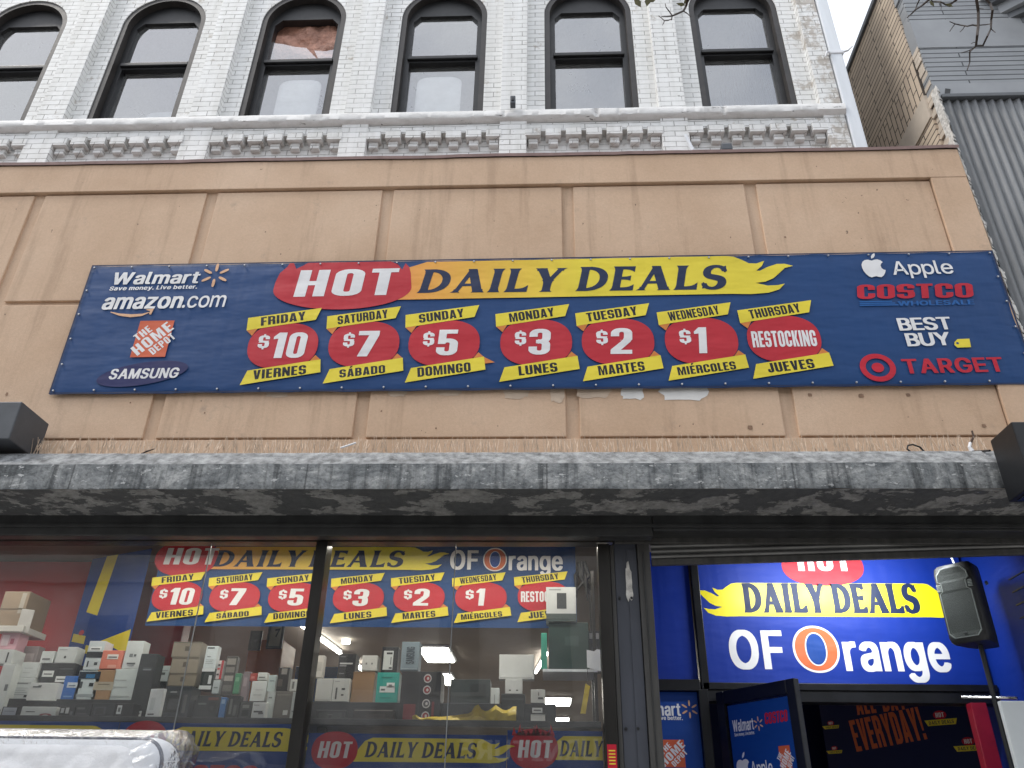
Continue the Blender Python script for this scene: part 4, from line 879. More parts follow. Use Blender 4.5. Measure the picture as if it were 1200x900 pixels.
tag(mb.build('junction_box'), 'tiny grey junction box standing on the white stone sill', 'box')

# ------------------------------------------------------------------ neighbouring building on the right
NB = thing('neighbour_building', (6.5, 5.25, 0), 'grey painted building with tan brick side wall right of the shop', 'building')
XN, YN, ZN = 3.54, 5.25, 9.43
def sidebox(z0, z1, mat, dx=0.0):
    mb = MB(); mb.box((XN - dx, YN + .13, z0), (XN + .25, 13, z1), mat); return mb
sidebox(0, 7.42, M['tanbrick']).build('wall', NB)
sidebox(7.42, 7.70, M['lime'], .012).build('stone_band', NB)
sidebox(7.70, 8.17, M['soldier'], .004).build('soldier_course', NB)
sidebox(8.17, ZN, M['tanbrick']).build('wall', NB)
mb = MB(); mb.box((XN - .03, YN - .02, ZN), (12, 13, ZN + .07), M['greydark'], .01); mb.build('coping', NB)
mb = MB()
random.seed(3)
z = 6.2
while z < ZN:
    w = random.uniform(.10, .2)
    mb.box((XN + random.uniform(.002, .03), YN + .012 + random.uniform(0, .02), z), (XN + .2, YN + .13, z + .058), M['lime'] if z < 8.3 else M['greypaint'], .004)
    z += .066
mb.build('corner_toothing', NB)
mb = MB()
mb.box((XN + .02, YN, 7.52), (12, YN + .13, 7.70), M['greypaint'])
mb.box((XN + .02, YN + .006, 7.70), (12, YN + .13, 8.20), M['greybrick'])
mb.box((XN + .01, YN, 8.20), (12, YN + .13, 8.60), M['greypaint'])
mb.box((XN + .02, YN + .006, 8.60), (12, YN + .13, ZN), M['greybrick'])
mb.box((XN + .03, YN + .03, 0), (12, YN + .13, 7.52), M['greydark'])
mb.build('front_wall', NB)
mb = MB()
mb.box((3.58, YN - .05, 7.475), (12, YN + .01, 7.517), M['greydark'], .006)
mb.build('drip_rail', NB)
mb = MB()
vs, fs = [], []
nx = 8 * 110
for i in range(nx + 1):
    x = 3.585 + (12 - 3.585) * i / nx
    y = YN - .006 + .014 * math.sin(2 * math.pi * (x - 3.585) / .0765)
    vs += [(x, y, 3.0), (x, y, 7.47)]
for i in range(nx):
    fs.append((2 * i, 2 * i + 2, 2 * i + 3, 2 * i + 1))
mb.raw(vs, fs, M['corr'])
mb.build('corrugated_cladding', NB, smooth=True, fix=False)
mb = MB()
c = at(1110, 107, YN)
mb.prism([(c.x - .03, c.z - .03), (c.x + .015, c.z - .035), (c.x + .035, c.z + .025), (c.x - .01, c.z + .035)], lambda a, b: (a, YN - .004, b), lambda a, b: (a, YN - .001, b), M['blackmetal'])
mb.build('scar', NB)
# stepped base of the bay window
bay = MB()
def bayring(inset, z0, z1, mat):
    p = [(4.26 + inset, YN + .02), (4.80 + inset, 4.70 + inset), (7.4 - inset, 4.70 + inset), (7.9 - inset, YN + .02)]
    bay.prism(p, lambda a, b: (a, b, z0), lambda a, b: (a, b, z1), mat)
bayring(.30, 8.52, 8.60, M['greydark'])
bayring(.22, 8.60, 8.68, M['greydark'])
bayring(.16, 8.68, 8.80, M['greypaint'])
bayring(.07, 8.80, 8.86, M['greydark'])
bayring(.0, 8.86, 9.05, M['greypaint'])
bayring(.09, 9.05, 10.8, M['greypaint'])
bay.build('bay_window_base', NB)

# ragged broken plaster edge between the two fronts
mb = MB()
random.seed(11)
N = 110
L_, R_ = [], []
for i in range(N + 1):
    z = 3.9 + (7.62 - 3.9) * i / N
    a = 3.545 + .008 * noise.noise(Vector((0, 3, z * 4)))
    b = 3.572 + .016 * noise.noise(Vector((5, 1, z * 7))) + random.uniform(-.009, .009)
    L_.append((a, z)); R_.append((max(b, a + .004), z))
for i in range(N):
    y = 5.20 + .02 * noise.noise(Vector((2, 9, i * .4)))
    mb.raw([(L_[i][0], y, L_[i][1]), (R_[i][0], y + .02, R_[i][1]), (R_[i + 1][0], y + .02, R_[i + 1][1]), (L_[i + 1][0], y, L_[i + 1][1]),
            (L_[i][0], 5.30, L_[i][1]), (R_[i][0], 5.30, R_[i][1]), (R_[i + 1][0], 5.30, R_[i + 1][1]), (L_[i + 1][0], 5.30, L_[i + 1][1])],
           [(0, 1, 2, 3), (0, 3, 7, 4), (1, 5, 6, 2)], M['plaster'])
tag(mb.build('plaster_strip', fix=False), 'ragged strip of broken white plaster between the tan fascia and corrugated steel', 'plaster')

# ------------------------------------------------------------------ tan fascia
FY = 5.21
FX0, FX1 = -9.0, 3.535
fa = thing('storefront_fascia', (-2.5, FY, 3.87), 'tan stucco fascia of framed panels spanning the shopfront behind the banner', 'fascia')
mb = MB(); mb.box((FX0, FY + .022, 3.60), (FX1 - .004, 5.42, 6.80), M['stucco']); mb.build('backing', fa)
seam = [1.69 - 1.545 * k for k in range(8)]
cols = [(s + .095, (seam[i - 1] if i else 3.235)) for i, s in enumerate(seam)]
for a, b in cols:
    for z0, z1 in ((4.11, 5.305), (5.345, 6.478)):
        mb = MB(); mb.box((a, FY, z0), (b - .004, FY + .03, z1), M['stucco'], .007); mb.build('panel', fa)
mb = MB()
mb.box((FX0, FY - .022, 6.50), (FX1, FY + .04, 6.82), M['stucco'], .006)
mb.build('top_rail', fa)
mb = MB(); mb.box((3.237, FY - .02, 3.87), (FX1, FY + .04, 6.499), M['stucco'], .006); mb.build('end_stile', fa)
mb = MB(); mb.box((FX0, FY + .004, 3.75), (3.236, FY + .03, 4.095), M['stucco'], .005); mb.build('bottom_rail', fa)
mb = MB()
vs, fs = [], []
for i in range(121):
    x = FX0 + (FX1 + .01 - FX0) * i / 120
    d = .012 * noise.noise(Vector((x * 1.3, 4, 2))) + .004 * noise.noise(Vector((x * 6, 1, 2)))
    for y, z in ((FY - .035, 6.815), (FY - .04, 6.845), (FY + .2, 6.86)):
        vs.append((x, y, z + d))
for i in range(120):
    for j in range(2):
        fs.append((i * 3 + j, i * 3 + 3 + j, i * 3 + 4 + j, i * 3 + 1 + j))
mb.raw(vs, fs, M['flash'])
mb.build('cap_flashing', fa, smooth=True, fix=False)
def blob(x0, y0, x1, y1, mat, seed, name='paint_patch'):
    a, b = at(x0, y1, FY), at(x1, y0, FY)
    rnd = random.Random(seed)
    pts = []
    cx, cz, hx, hz = (a.x + b.x) / 2, (a.z + b.z) / 2, (b.x - a.x) / 2, (b.z - a.z) / 2
    for i in range(22):
        t = 2 * math.pi * i / 22
        k = rnd.uniform(.82, 1.08)
        pts.append((cx + hx * k * math.copysign(abs(math.cos(t)) ** .6, math.cos(t)), cz + hz * k * math.copysign(abs(math.sin(t)) ** .6, math.sin(t))))
    m2 = MB()
    vv, ff = fill2d([pts])
    m2.raw([(u, FY - .0025, v) for u, v in vv], ff, mat)
    return m2.build(name, fa, fix=False)
for i, (q, mt) in enumerate([((774, 448, 828, 470), 'patchw'), ((727, 448, 754, 469), 'patchw'), ((675, 448, 716, 467), 'patchb'), ((588, 448, 620, 468), 'patchb'),
                             ((645, 448, 661, 472), 'patchb'), ((512, 452, 543, 464), 'patchb'), ((455, 454, 478, 465), 'patchb'), ((310, 455, 340, 466), 'patchb')]):
    blob(*q, M[mt], 20 + i)
for i, (x, y, s) in enumerate([(949, 463, 4), (1009, 464, 5), (1064, 463, 4), (702, 194, 8), (640, 450, 2), (879, 501, 5), (1153, 499, 4), (8, 462, 4), (153, 472, 2), (240, 484, 2), (1142, 265, 3), (447, 482, 2), (511, 502, 2), (920, 278, 2), (566, 203, 2)]):
    blob(x - s * .55, y - s * .5, x + s * .55, y + s * .5, M['stain'] if i != 3 else M['flash'], 60 + i, 'stain')

# ------------------------------------------------------------------ stone ledge and soffit
lg = thing('stone_ledge', (-2.5, 4.8, 3.4), 'weathered grey stone ledge with dark peeling soffit across the shopfront', 'ledge')
def extrude_profile(prof, mat, name, x0, x1, n, amp, seed, top=None):
    vs, fs = [], []
    k = len(prof)
    for i in range(n + 1):
        x = x0 + (x1 - x0) * i / n
        for j, (y, z) in enumerate(prof):
            d1 = noise.noise(Vector((x * 2.0, j * 2.3, seed))) * amp
            d2 = noise.noise(Vector((x * 9, j * 3.3, seed + 4))) * amp * .6
            vs.append((x, y + d1 * .6, z + d1 * .5 + d2))
    for i in range(n):
        for j in range(k - 1):
            fs.append((i * k + j, (i + 1) * k + j, (i + 1) * k + j + 1, i * k + j + 1))
    m2 = MB(); m2.raw(vs, fs, mat)
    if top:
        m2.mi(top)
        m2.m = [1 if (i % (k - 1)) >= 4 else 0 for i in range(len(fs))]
    return m2.build(name, lg, fix=False, smooth=True)
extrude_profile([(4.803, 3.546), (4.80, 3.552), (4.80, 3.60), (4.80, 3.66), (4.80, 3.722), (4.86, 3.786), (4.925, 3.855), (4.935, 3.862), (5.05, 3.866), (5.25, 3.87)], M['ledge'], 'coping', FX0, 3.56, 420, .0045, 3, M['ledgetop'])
extrude_profile([(5.20, 3.505), (5.10, 3.512), (4.98, 3.524), (4.88, 3.536), (4.803, 3.545)], M['soffit'], 'soffit', FX0, 3.56, 260, .004, 8)
mb = MB(); mb.box((FX0, 5.18, 3.362), (.70, 5.278, 3.515), M['blackmetal'], .01); mb.box((.702, 5.18, 3.40), (3.56, 5.42, 3.515), M['blackmetal'], .01); mb.build('header_beam', lg)
mb = MB(); mb.box((FX0, 5.165, 3.42), (3.56, 5.179, 3.445), M['blackmetal'], .004); mb.box((FX0, 5.36, 3.382), (.70, 5.47, 3.51), M['alu'], .006); mb.build('header_rail', lg)

# bird spike strips standing on the ledge
random.seed(5)
def spike_strip():
    t = thing('bird_spike_strip', (0, 5.06, 3.868), '', 'bird spikes', 'bird spike strips along the ledge')
    m2 = MB(); m2.box((-.25, 5.035, 3.862), (.25, 5.085, 3.874), M['spike'], .003); m2.build('base_strip', t)
    m2 = MB()
    for i in range(58):
        x = -.248 + .496 * i / 57 + random.uniform(-.006, .006)
        y = 5.06 + random.uniform(-.02, .02)
        l = random.uniform(.13, .17)
        dx, dy = random.uniform(-.045, .045), random.choice((-1, 1)) * random.uniform(.0, .05)
        m2.tube([(x, y, 3.87), (x + dx * .5, y + dy * .5, 3.87 + l * .55), (x + dx, y + dy, 3.87 + l)], [.0036, .003, .0016], M['spike'], 4, False)
    m2.build('spikes', t, fix=False)
    return t
proto = spike_strip()
wh = ['beside the left lamp box', 'second from the left lamp box', 'third from the left lamp box', 'below the banner\'s lowest left company name', 'below the Friday price', 'below the Saturday price', 'below the Sunday price', 'below the Monday price', 'below the Tuesday price', 'below the Wednesday price', 'below the Thursday badge', 'below the tag logo, near the right end', 'nearest the black lamp at the right end']
for i in range(13):
    o = proto if i == 0 else copy_tree(proto)
    o.location.x = -3.62 + .525 * i + .03
    o.rotation_euler.z = math.pi if i % 2 else 0
    o['label'] = 'tan bird spike strip on the ledge, ' + wh[i]

# lamp boxes at both ends
def lamp_box(name, a, b, mat, label, lens_z, tilt=0):
    t = thing(name, ((a[0] + b[0]) / 2, (a[1] + b[1]) / 2, min(a[2], b[2])), label, 'wall lamp')
    m2 = MB(); m2.box(a, b, mat, .008); m2.build('housing', t)
    m2 = MB(); m2.box((min(a[0], b[0]) + .03, min(a[1], b[1]) + .04, lens_z), (max(a[0], b[0]) - .03, max(a[1], b[1]) - .04, lens_z + .008), M['darkglass'], .002); m2.build('lens', t)
    m2 = MB(); m2.box(((a[0] + b[0]) / 2 - .05, max(a[1], b[1]) - .001, (a[2] + b[2]) / 2 - .05), ((a[0] + b[0]) / 2 + .05, max(a[1], b[1]) + .06, (a[2] + b[2]) / 2 + .05), mat, .006); m2.build('bracket', t)
    return t
lamp_box('wall_lamp', (-4.22, 4.79, 3.905), (-3.628, 5.14, 4.192), M['lightbox'], 'boxy grey wall lamp above the left end of the ledge', 4.19)
lamp_box('wall_lamp', (2.80, 4.47, 3.43), (3.30, 4.74, 3.842), M['blackbox'], 'boxy black wall lamp in front of the right end of the ledge', 3.424)
mb = MB()
pts = [at(x, y, Y) for x, y, Y in ((1160, 528, 4.80), (1148, 529, 4.98), (1139, 529, 5.05))]
mb.tube(pts, .007, M['cable'])
cb = tag(mb.build('lamp_cable'), 'short black cable with white connector between right lamp and ledge', 'cable')
mb = MB()
mb.tube([at(1139, 529, 5.05), at(1136, 524, 5.05), at(1137, 519, 5.06)], [.016, .011, .01], M['strap'])
mb.tube([at(1137, 519, 5.06), at(1141, 512, 5.07), at(1139, 505, 5.08)], [.009, .008, .006], M['rust'])
mb.build('connector', cb)
mb = MB()
mb.tube([at(x, y, 5.0) for x, y in ((1068, 530), (1063, 526), (1064, 522), (1070, 521), (1078, 524), (1084, 530))], .006, M['cable'])
tag(mb.build('wire_loop'), 'small black wire loop sticking up from the ledge near its right end', 'wire')
mb = MB(); mb.tube([at(165, 532, 4.97), at(172, 529, 4.97), at(181, 526, 4.97)], [.004, .006, .003], M['rust'])
tag(mb.build('twig'), 'short dark twig lying on the ledge near the left lamp', 'twig')
mb = MB(); mb.tube([at(399, 525, 5.0), at(417, 519, 5.0)], .007, M['strap'])
tag(mb.build('straw'), 'white drinking straw stuck among the bird spikes left of centre', 'straw')
mb = MB()
mb.tube([at(812, 177, 5.3), at(803, 158, 5.3)], [.02, .014], M['pipe'])
tag(mb.build('pipe_stub'), 'leaning white pipe stub behind the fascia top below an arched window', 'pipe')
c = at(852, 176, 5.25)
mb = MB(); mb.box((c.x - .05, 5.22, c.z - .02), (c.x + .045, 5.32, c.z + .06), M['lightbox'], .012); mb.box((c.x - .012, 5.25, c.z - .08), (c.x + .012, 5.28, c.z), M['lightbox'])
tag(mb.build('floodlight'), 'small grey floodlight on top of the tan fascia', 'floodlight')

# ------------------------------------------------------------------ printed artwork shared by banner, posters and signs
def flame_tail(x, y, H, s=1):
    """three flame tongues at the end of a bar whose right end is x; bar from y to y+H"""
    pts = [(150, 65), (178, 68), (205, 80), (228, 93), (255, 94), (283, 85), (272, 103), (250, 120), (262, 121), (290, 108), (325, 97), (352, 97), (380, 105),
           (350, 112), (328, 130), (305, 148), (275, 160), (240, 164), (280, 174), (315, 173), (340, 168), (318, 188), (280, 199), (220, 203), (150, 201)]
    return [(x + s * (px - 150) / 135 * H, y + (201 - py) / 136 * H) for px, py in pts]

def deals(q, x0, y0, H, ow, bl, mats, k=1, slant=.2, hot=True):
    """red HOT disc and flaming yellow DAILY DEALS bar; bar height H, disc width ow, bar length bl (flames excluded)"""
    xb = x0 + ow * .86
    body = [(xb, y0 - .02 * H), (xb + .35 * H, y0 + .55 * H), (xb + .6 * H, y0 + .86 * H), (xb + .95 * H, y0 + H)]
    tail = flame_tail(xb + bl, y0, H)
    q.poly(body + tail, mats['bar'], k)
    q.text('DAILY DEALS', 'flare', mats['ink'], k + 2, xb + .62 * H, y0 + .17 * H, .66 * H, w=bl - .75 * H, shear=slant, track=7, space=20)
    if hot:
        q.poly(ellipse(x0 + ow / 2, y0 + .45 * H, ow / 2, .80 * H, 44, 2.2), mats['disc'], k + 1)
        q.text('HOT', 'block', mats['white'], k + 2, x0 + .14 * ow, y0 + .12 * H, .70 * H, w=ow * .70, shear=.12, track=9)

def badge(q, cx, cy, s, top, price, low, k=1, sy=1.0):
    S = s
    real, q = q, Print(Plane(q.pl.p(cx, cy), q.pl.u, q.pl.v))
    cx = cy = 0.0
    f = lambda pts: [(cx + a * s, cy + b * s) for a, b in pts]
    q.poly(ellipse(cx, cy, .278 * s, .212 * s, 44, 2.35), M['red'], k)
    q.poly(f([(-.314, .147), (-.225, .165), (-.262, .095)]), M['or'], k + 1)
    q.poly(f([(.314, -.132), (.228, -.15), (.27, -.09)]), M['or'], k + 1)
    q.poly(f([(-.322, .265), (.262, .352), (.228, .238), (-.314, .146)]), M['yel'], k + 2)
    q.poly(f([(-.241, -.225), (.316, -.130), (.330, -.246), (-.278, -.352)]), M['yel'], k + 2)
    rt = math.atan2(.087, .584)
    w = min(.40, .056 * len(top) + .02) * s
    q.text(top, 'block', M['black'], k + 3, cx - .03 * s, cy + .213 * s, .082 * s, w=w, rot=rt, align='c', track=8)
    w = min(.44, .056 * len(low) + .015) * s
    q.text(low, 'block', M['black'], k + 3, cx + .018 * s, cy - .283 * s, (.071 if '\u00c1' in low or '\u00c9' in low else .082) * s, w=w, rot=rt * .75, align='c', track=8)
    if price == 'RESTOCKING':
        q.text(price, 'block', M['wh'], k + 3, cx, cy - .075 * s, .145 * s, w=.485 * s, rot=.01, align='c', track=7)
    else:
        n = price[1:]
        q.text('$', 'block', M['wh'], k + 3, cx - (.20 if len(n) > 1 else .165) * s, cy - .022 * s, .118 * s, w=.088 * s)
        q.text(n, 'block', M['wh'], k + 3, cx - (.093 if len(n) > 1 else .062) * s, cy - .115 * s, .235 * s, w=(.27 if len(n) > 1 else .095 if n == '1' else .165) * s, track=8, shear=.06)
    c0 = q.pl.o.z
    for v in q.mb.v:
        v.z = c0 + (v.z - c0) * sy
    for fc, mi_ in zip(q.mb.f, q.mb.m):
        real.mb.f.append([i + len(real.mb.v) for i in fc]); real.mb.m.append(real.mb.mi(q.mb.mats[mi_]))
    real.mb.v += q.mb.v
DAYS = [('FRIDAY', '$10', 'VIERNES'), ('SATURDAY', '$7', 'S\u00c1BADO'), ('SUNDAY', '$5', 'DOMINGO'), ('MONDAY', '$3', 'LUNES'),
        ('TUESDAY', '$2', 'MARTES'), ('WEDNESDAY', '$1', 'MI\u00c9RCOLES'), ('THURSDAY', 'RESTOCKING', 'JUEVES')]

def spark(q, cx, cy, r, mat, k=1):
    for i in range(6):
        a = math.pi / 2 + i * math.pi / 3
        d = Vector((math.cos(a), math.sin(a)))
        q.poly(ellipse(cx + d.x * r * .66, cy + d.y * r * .66, r * .34, r * .105, 14, 2.6, a), mat, k)

def fruit(q, cx, cy, h, mat, k=1):
    """round two-lobed fruit with a bite out of its right side and a leaf"""
    p = [(0, .30), (.10, .345), (.22, .36), (.33, .31), (.40, .22), (.33, .16), (.285, .06), (.30, -.06), (.36, -.13), (.43, -.16), (.38, -.30), (.30, -.42), (.21, -.49),
         (.12, -.475), (.02, -.44), (-.07, -.465), (-.16, -.495), (-.25, -.45), (-.33, -.34), (-.40, -.19), (-.43, -.02), (-.42, .12), (-.36, .25), (-.26, .335), (-.14, .35), (-.05, .32)]
    q.poly([(cx + a * h, cy + b * h) for a, b in p], mat, k)
    q.poly([(cx + a * h, cy + b * h) for a, b in [(.0, .40), (.01, .50), (.07, .60), (.17, .66), (.17, .56), (.11, .45)]], mat, k)

def depot(q, x, y, w, h, k=1, mat=None):
    """orange square with its name in three slanted white lines"""
    q.poly([(x, y), (x + w, y), (x + w, y + h), (x, y + h)], mat or M['orhd'], k)
    r = math.atan2(h, w) * .92
    cx, cy = x + w / 2, y + h / 2
    def line(s, off, hh, ww, al=0):
        dx, dy = -math.sin(r) * off * h, math.cos(r) * off * h
        dx += math.cos(r) * al * w; dy += math.sin(r) * al * h
        q.text(s, 'block', M['wh'], k + 1, cx + dx, cy + dy, hh * h, w=ww * w, rot=r, align='c', track=12)
    line('THE', .20, .21, .50, -.08)
    line('HOME', -.145, .30, 1.24)
    line('DEPOT', -.40, .21, .78, .08)

def of_orange(q, x, y, h, k=1, W=None):
    """OF O range: caps height h; total width about 6 h"""
    u = h / 105
    q.text('OF', 'bold', M['wh'], k, x, y, h, w=156 * u, track=14)
    cx, cy = x + 249 * u, y + 55 * u
    q.poly(ellipse(cx, cy, 66 * u, 66 * u, 48, 2.1), M['wh'], k)
    q.poly(ellipse(cx, cy, 60 * u, 60 * u, 48, 2.1), M['oro'], k + 1)
    q.poly(ellipse(cx, cy, 31 * u, 47 * u, 40, 2.1), M['wh'], k + 2)
    q.poly(ellipse(cx, cy, 27.5 * u, 43.5 * u, 40, 2.1), M['pblue'], k + 3)
    q.text('range', 'bold', M['wh'], k, x + 325 * u, y - 3 * u, h * .98, w=298 * u, track=9)

# ------------------------------------------------------------------ the long outdoor banner
BYN = 5.176
A, B_, C_, E_ = at(107.7, 310.7, BYN), at(56.7, 461.7, BYN), at(1160, 293.3, BYN), at(1210, 449, BYN)
ban = thing('banner', (B_.x, BYN, B_.z), 'long blue vinyl banner of daily deals and store logos on the tan fascia', 'banner')
bp = Plane((B_.x, BYN, B_.z), (1, 0, .0045), (0, 0, 1))
BW, BH = 7.262, 1.212
mb = MB()
nu, nv = 120, 24
vs, fs = [], []
for j in range(nv + 1):
    for i in range(nu + 1):
        u, v = i / nu, j / nv
        e = min(u * BW, (1 - u) * BW, v * BH, (1 - v) * BH)
        scal = .006 * abs(math.sin(math.pi * u * 16)) * (1 if v in (0, 1) else 0)
        d = .004 * noise.noise(Vector((u * 14, v * 3, 4))) if e < .06 else 0
        w = bp.p(u * BW, v * BH + (scal if v == 0 else -scal if v == 1 else 0), -2)
        w.y += .006 + d + (.006 if e < .01 else 0)
        vs.append(w)
for j in range(nv):
    for i in range(nu):
        a = j * (nu + 1) + i
        fs.append((a, a + 1, a + nu + 2, a + nu + 1))
mb.raw(vs, fs, M['navy'])
mb.build('sheet', ban, smooth=True, fix=False)
mb = MB()
for (u0, u1, v0, v1) in ((0, BW, 0, .012), (0, BW, BH - .012, BH), (0, .012, .0125, BH - .0125), (BW - .012, BW, .0125, BH - .0125)):
    mb.raw([bp.p(u0, v0, 0), bp.p(u1, v0, 0), bp.p(u1, v1, 0), bp.p(u0, v1, 0)], [(0, 1, 2, 3)], M['ink'])
mb.build('hem', ban, fix=False)
def eyelet(u, v):
    m2 = MB()
    c = bp.p(u, v, 2)
    m2.tube([c + Vector((0, .002, 0)), c + Vector((0, -.006, 0))], [.009, .007], M['eyelet'], 12)
    m2.build('eyelet', ban)
for i in range(24):
    eyelet(.03 + (BW - .06) * i / 23, .028); eyelet(.03 + (BW - .06) * i / 23, BH - .028)
for k_ in (1, 2, 3, 4):
    eyelet(.03, .028 + (BH - .056) * k_ / 5); eyelet(BW - .03, .028 + (BH - .056) * k_ / 5)
P = bp.uv
def wid(x0, y0, x1, y1):
    a, b = P(x0, y0), P(x1, y1)
    return b[0] - a[0]
def txt(q, s, font, mat, k, l, r, h, **kw):
    """line of lettering between the baseline pixels l and r of the photograph, cap height h metres"""
    a, b = P(*l), P(*r)
    q.text(s, font, mat, k, a[0], a[1], h, w=(b[0] - a[0]), rot=math.atan2(b[1] - a[1], b[0] - a[0]), **kw)
# headline
def headline(q):
    L = P(321, 340); y0 = P(600, 350)[1]; H = P(600, 306)[1] - y0
    xb = P(466, 330)[0]; xr = P(853, 325)[0]
    body = [(xb - .06, y0 - .01), (xb + .03, y0 + .03), (xb + .10, y0 + .12), (xb + .10, y0 + .22), (xb + .06, y0 + .30), (xb + .22, y0 + H - .01)]
    q.poly(body + flame_tail(xr, y0, H, .82), M['yelgrad'], 1)
    txt(q, 'DAILY', 'flare', M['ink'], 3, (487, 345), (657, 344), .232, shear=.20, track=8)
    txt(q, 'DEALS', 'flare', M['ink'], 3, (673, 343.5), (850, 342), .237, shear=.20, track=8)
    c0, c1 = P(321, 333), P(482, 333)
    cy = P(400, 333)[1]
    w = c1[0] - c0[0]
    cx = (c0[0] + c1[0]) / 2
    top = BH - .014
    red = [(cx + a * w / 2, max(-9, cy + b)) for a, b in [(-.92, .215), (-.80, .17), (-.70, .215), (-.70, top - cy), (.66, top - cy), (.74, top - cy - .05), (.80, top - cy - .01), (.82, .20)]]
    lo = [(cx + w / 2 * math.cos(t), cy - .055 + .20 * math.sin(t)) for t in [math.pi * i / 30 * -1 for i in range(31)]]
    pts = [(cx - w / 2 * .99, cy + .02), (cx - w * .475, cy + .11), (cx - w * .43, cy + .17), (cx - w * .415, top), (cx - w * .385, top), (cx - w * .36, top - .06), (cx - w * .31, top - .025), (cx - w * .28, top),
           (cx + w * .33, top), (cx + w * .385, top - .03), (cx + w * .42, top - .085), (cx + w * .44, top - .02), (cx + w * .47, top - .06), (cx + w * .485, cy + .09)]
    q.poly(lo + pts, M['red'], 2)
    txt(q, 'HOT', 'block', M['wh'], 4, (343, 349), (461, 347), .262, shear=.10, track=10)
part('headline', bp, ban, headline)
# price badges
cents = [(331, 406), (426, 404.5), (520, 403.5), (628, 403), (724, 402.5), (822, 402), (919, 400)]
for d, c in zip(DAYS, cents):
    u = P(*c)
    o = part('price_badge', bp, ban, lambda q: badge(q, u[0], u[1], .98, *d))
    o['label'] = 'red %s badge with yellow %s and %s ribbons' % (d[1], d[0].capitalize(), d[2].capitalize())
q = Print(bp); a = P(568, 424); q.poly([(a[0] - .01, a[1] + .03), (a[0] - .0, a[1] - .03), (a[0] + .075, a[1] - .02)], M['or'], 1); q.build('arrow_tip', ban)
# logos at the left end
def lw(q):
    txt(q, 'Walmart', 'bold', M['wh'], 1, (128.5, 333.5), (231, 332), .118, shear=.10, track=9)
    txt(q, 'Save money. Live better.', 'bold', M['wh'], 1, (127, 340.5), (230, 338.5), .037, shear=.12, track=11)
    c = P(251.5, 323); spark(q, c[0], c[1], .118, M['peach'])
part('store_logo', bp, ban, lw)
def la(q):
    txt(q, 'amazon', 'bold', M['wh'], 1, (117.5, 362.5), (211, 361), .146, shear=.10, track=8)
    txt(q, '.com', 'plain', M['wh'], 1, (212, 361), (262, 360), .146, shear=.06, track=9)
    cs = [P(x, y) for x, y in ((129, 366), (140, 369), (153, 370.3), (166, 369.3), (175, 366.2))]
    up_ = [(a, b + .010 * math.sin(math.pi * i / 4) + .004) for i, (a, b) in enumerate(cs)]
    dn = [(a, b - .012 * math.sin(math.pi * i / 4) - .002) for i, (a, b) in enumerate(cs)]
    q.poly(up_ + dn[::-1], M['peach'], 1)
    q.poly([P(*z) for z in ((170, 363.2), (180, 361.8), (176.5, 369), (174, 368.5), (175.5, 365))], M['peach'], 2)
part('store_logo', bp, ban, la)
def lh(q):
    a, b = P(152, 419), P(207, 376)
    depot(q, a[0], a[1], b[0] - a[0] - .02, b[1] - a[1], 1)
part('store_logo', bp, ban, lh)
def ls(q):
    c = P(167, 437)
    q.poly(ellipse(c[0], c[1] - .01, .345, .10, 40, 2, .16), M['navydk'], 1)
    txt(q, 'SAMSUNG', 'bold', M['wh'], 2, (126.5, 444.5), (207.5, 443), .085, shear=.10, track=11)
part('store_logo', bp, ban, ls)
# logos at the right end
def ra(q):
    c = P(1024, 318); fruit(q, c[0], c[1] + .015, .205, M['wh'])
    txt(q, 'Apple', 'plain', M['wh'], 1, (1047.5, 325.5), (1119, 324), .128, track=7)
part('store_logo', bp, ban, ra)
def rc(q):
    txt(q, 'COSTCO', 'block', M['redc'], 2, (1005, 354), (1142, 352.5), .135, shear=.16, track=5)
    a, b = P(1008, 362), P(1052, 356)
    for i in range(3):
        h = (b[1] - a[1]) / 4
        q.poly([(a[0] + .03 * i * .2, a[1] + i * h * 1.5), (b[0] - .02 * i, a[1] + i * h * 1.5), (b[0] - .02 * i, a[1] + i * h * 1.5 + h), (a[0], a[1] + i * h * 1.5 + h)], M['blue2'], 1)
    txt(q, 'WHOLESALE', 'bold', M['blue2'], 1, (1053, 362), (1143, 360.5), .042, shear=.1, track=8)
part('store_logo', bp, ban, rc)
def rb(q):
    txt(q, 'BEST', 'bold', M['wh'], 1, (1055, 391), (1118, 389.5), .108, shear=-.02, track=2)
    txt(q, 'BUY', 'bold', M['wh'], 1, (1064.5, 409.5), (1117, 408), .110, track=2)
    q.poly([P(*z) for z in ((1119.5, 405), (1123, 401.5), (1137, 401), (1139, 411), (1123, 411.5), (1119.5, 408.5))], M['yel'], 1)
    c = P(1123, 406.3); q.poly(ellipse(c[0], c[1], .010, .010, 10), M['navy'], 2)
part('store_logo', bp, ban, rb)
def rt_(q):
    c = P(1029.5, 434.5)
    q.loops([ellipse(c[0], c[1], .128, .118), ellipse(c[0], c[1], .086, .078)], M['redc'], 1)
    q.poly(ellipse(c[0], c[1], .044, .040, 24), M['redc'], 1)
    txt(q, 'TARGET', 'bold', M['redc'], 1, (1061, 441.5), (1180, 439.5), .118, track=10)
part('store_logo', bp, ban, rt_)

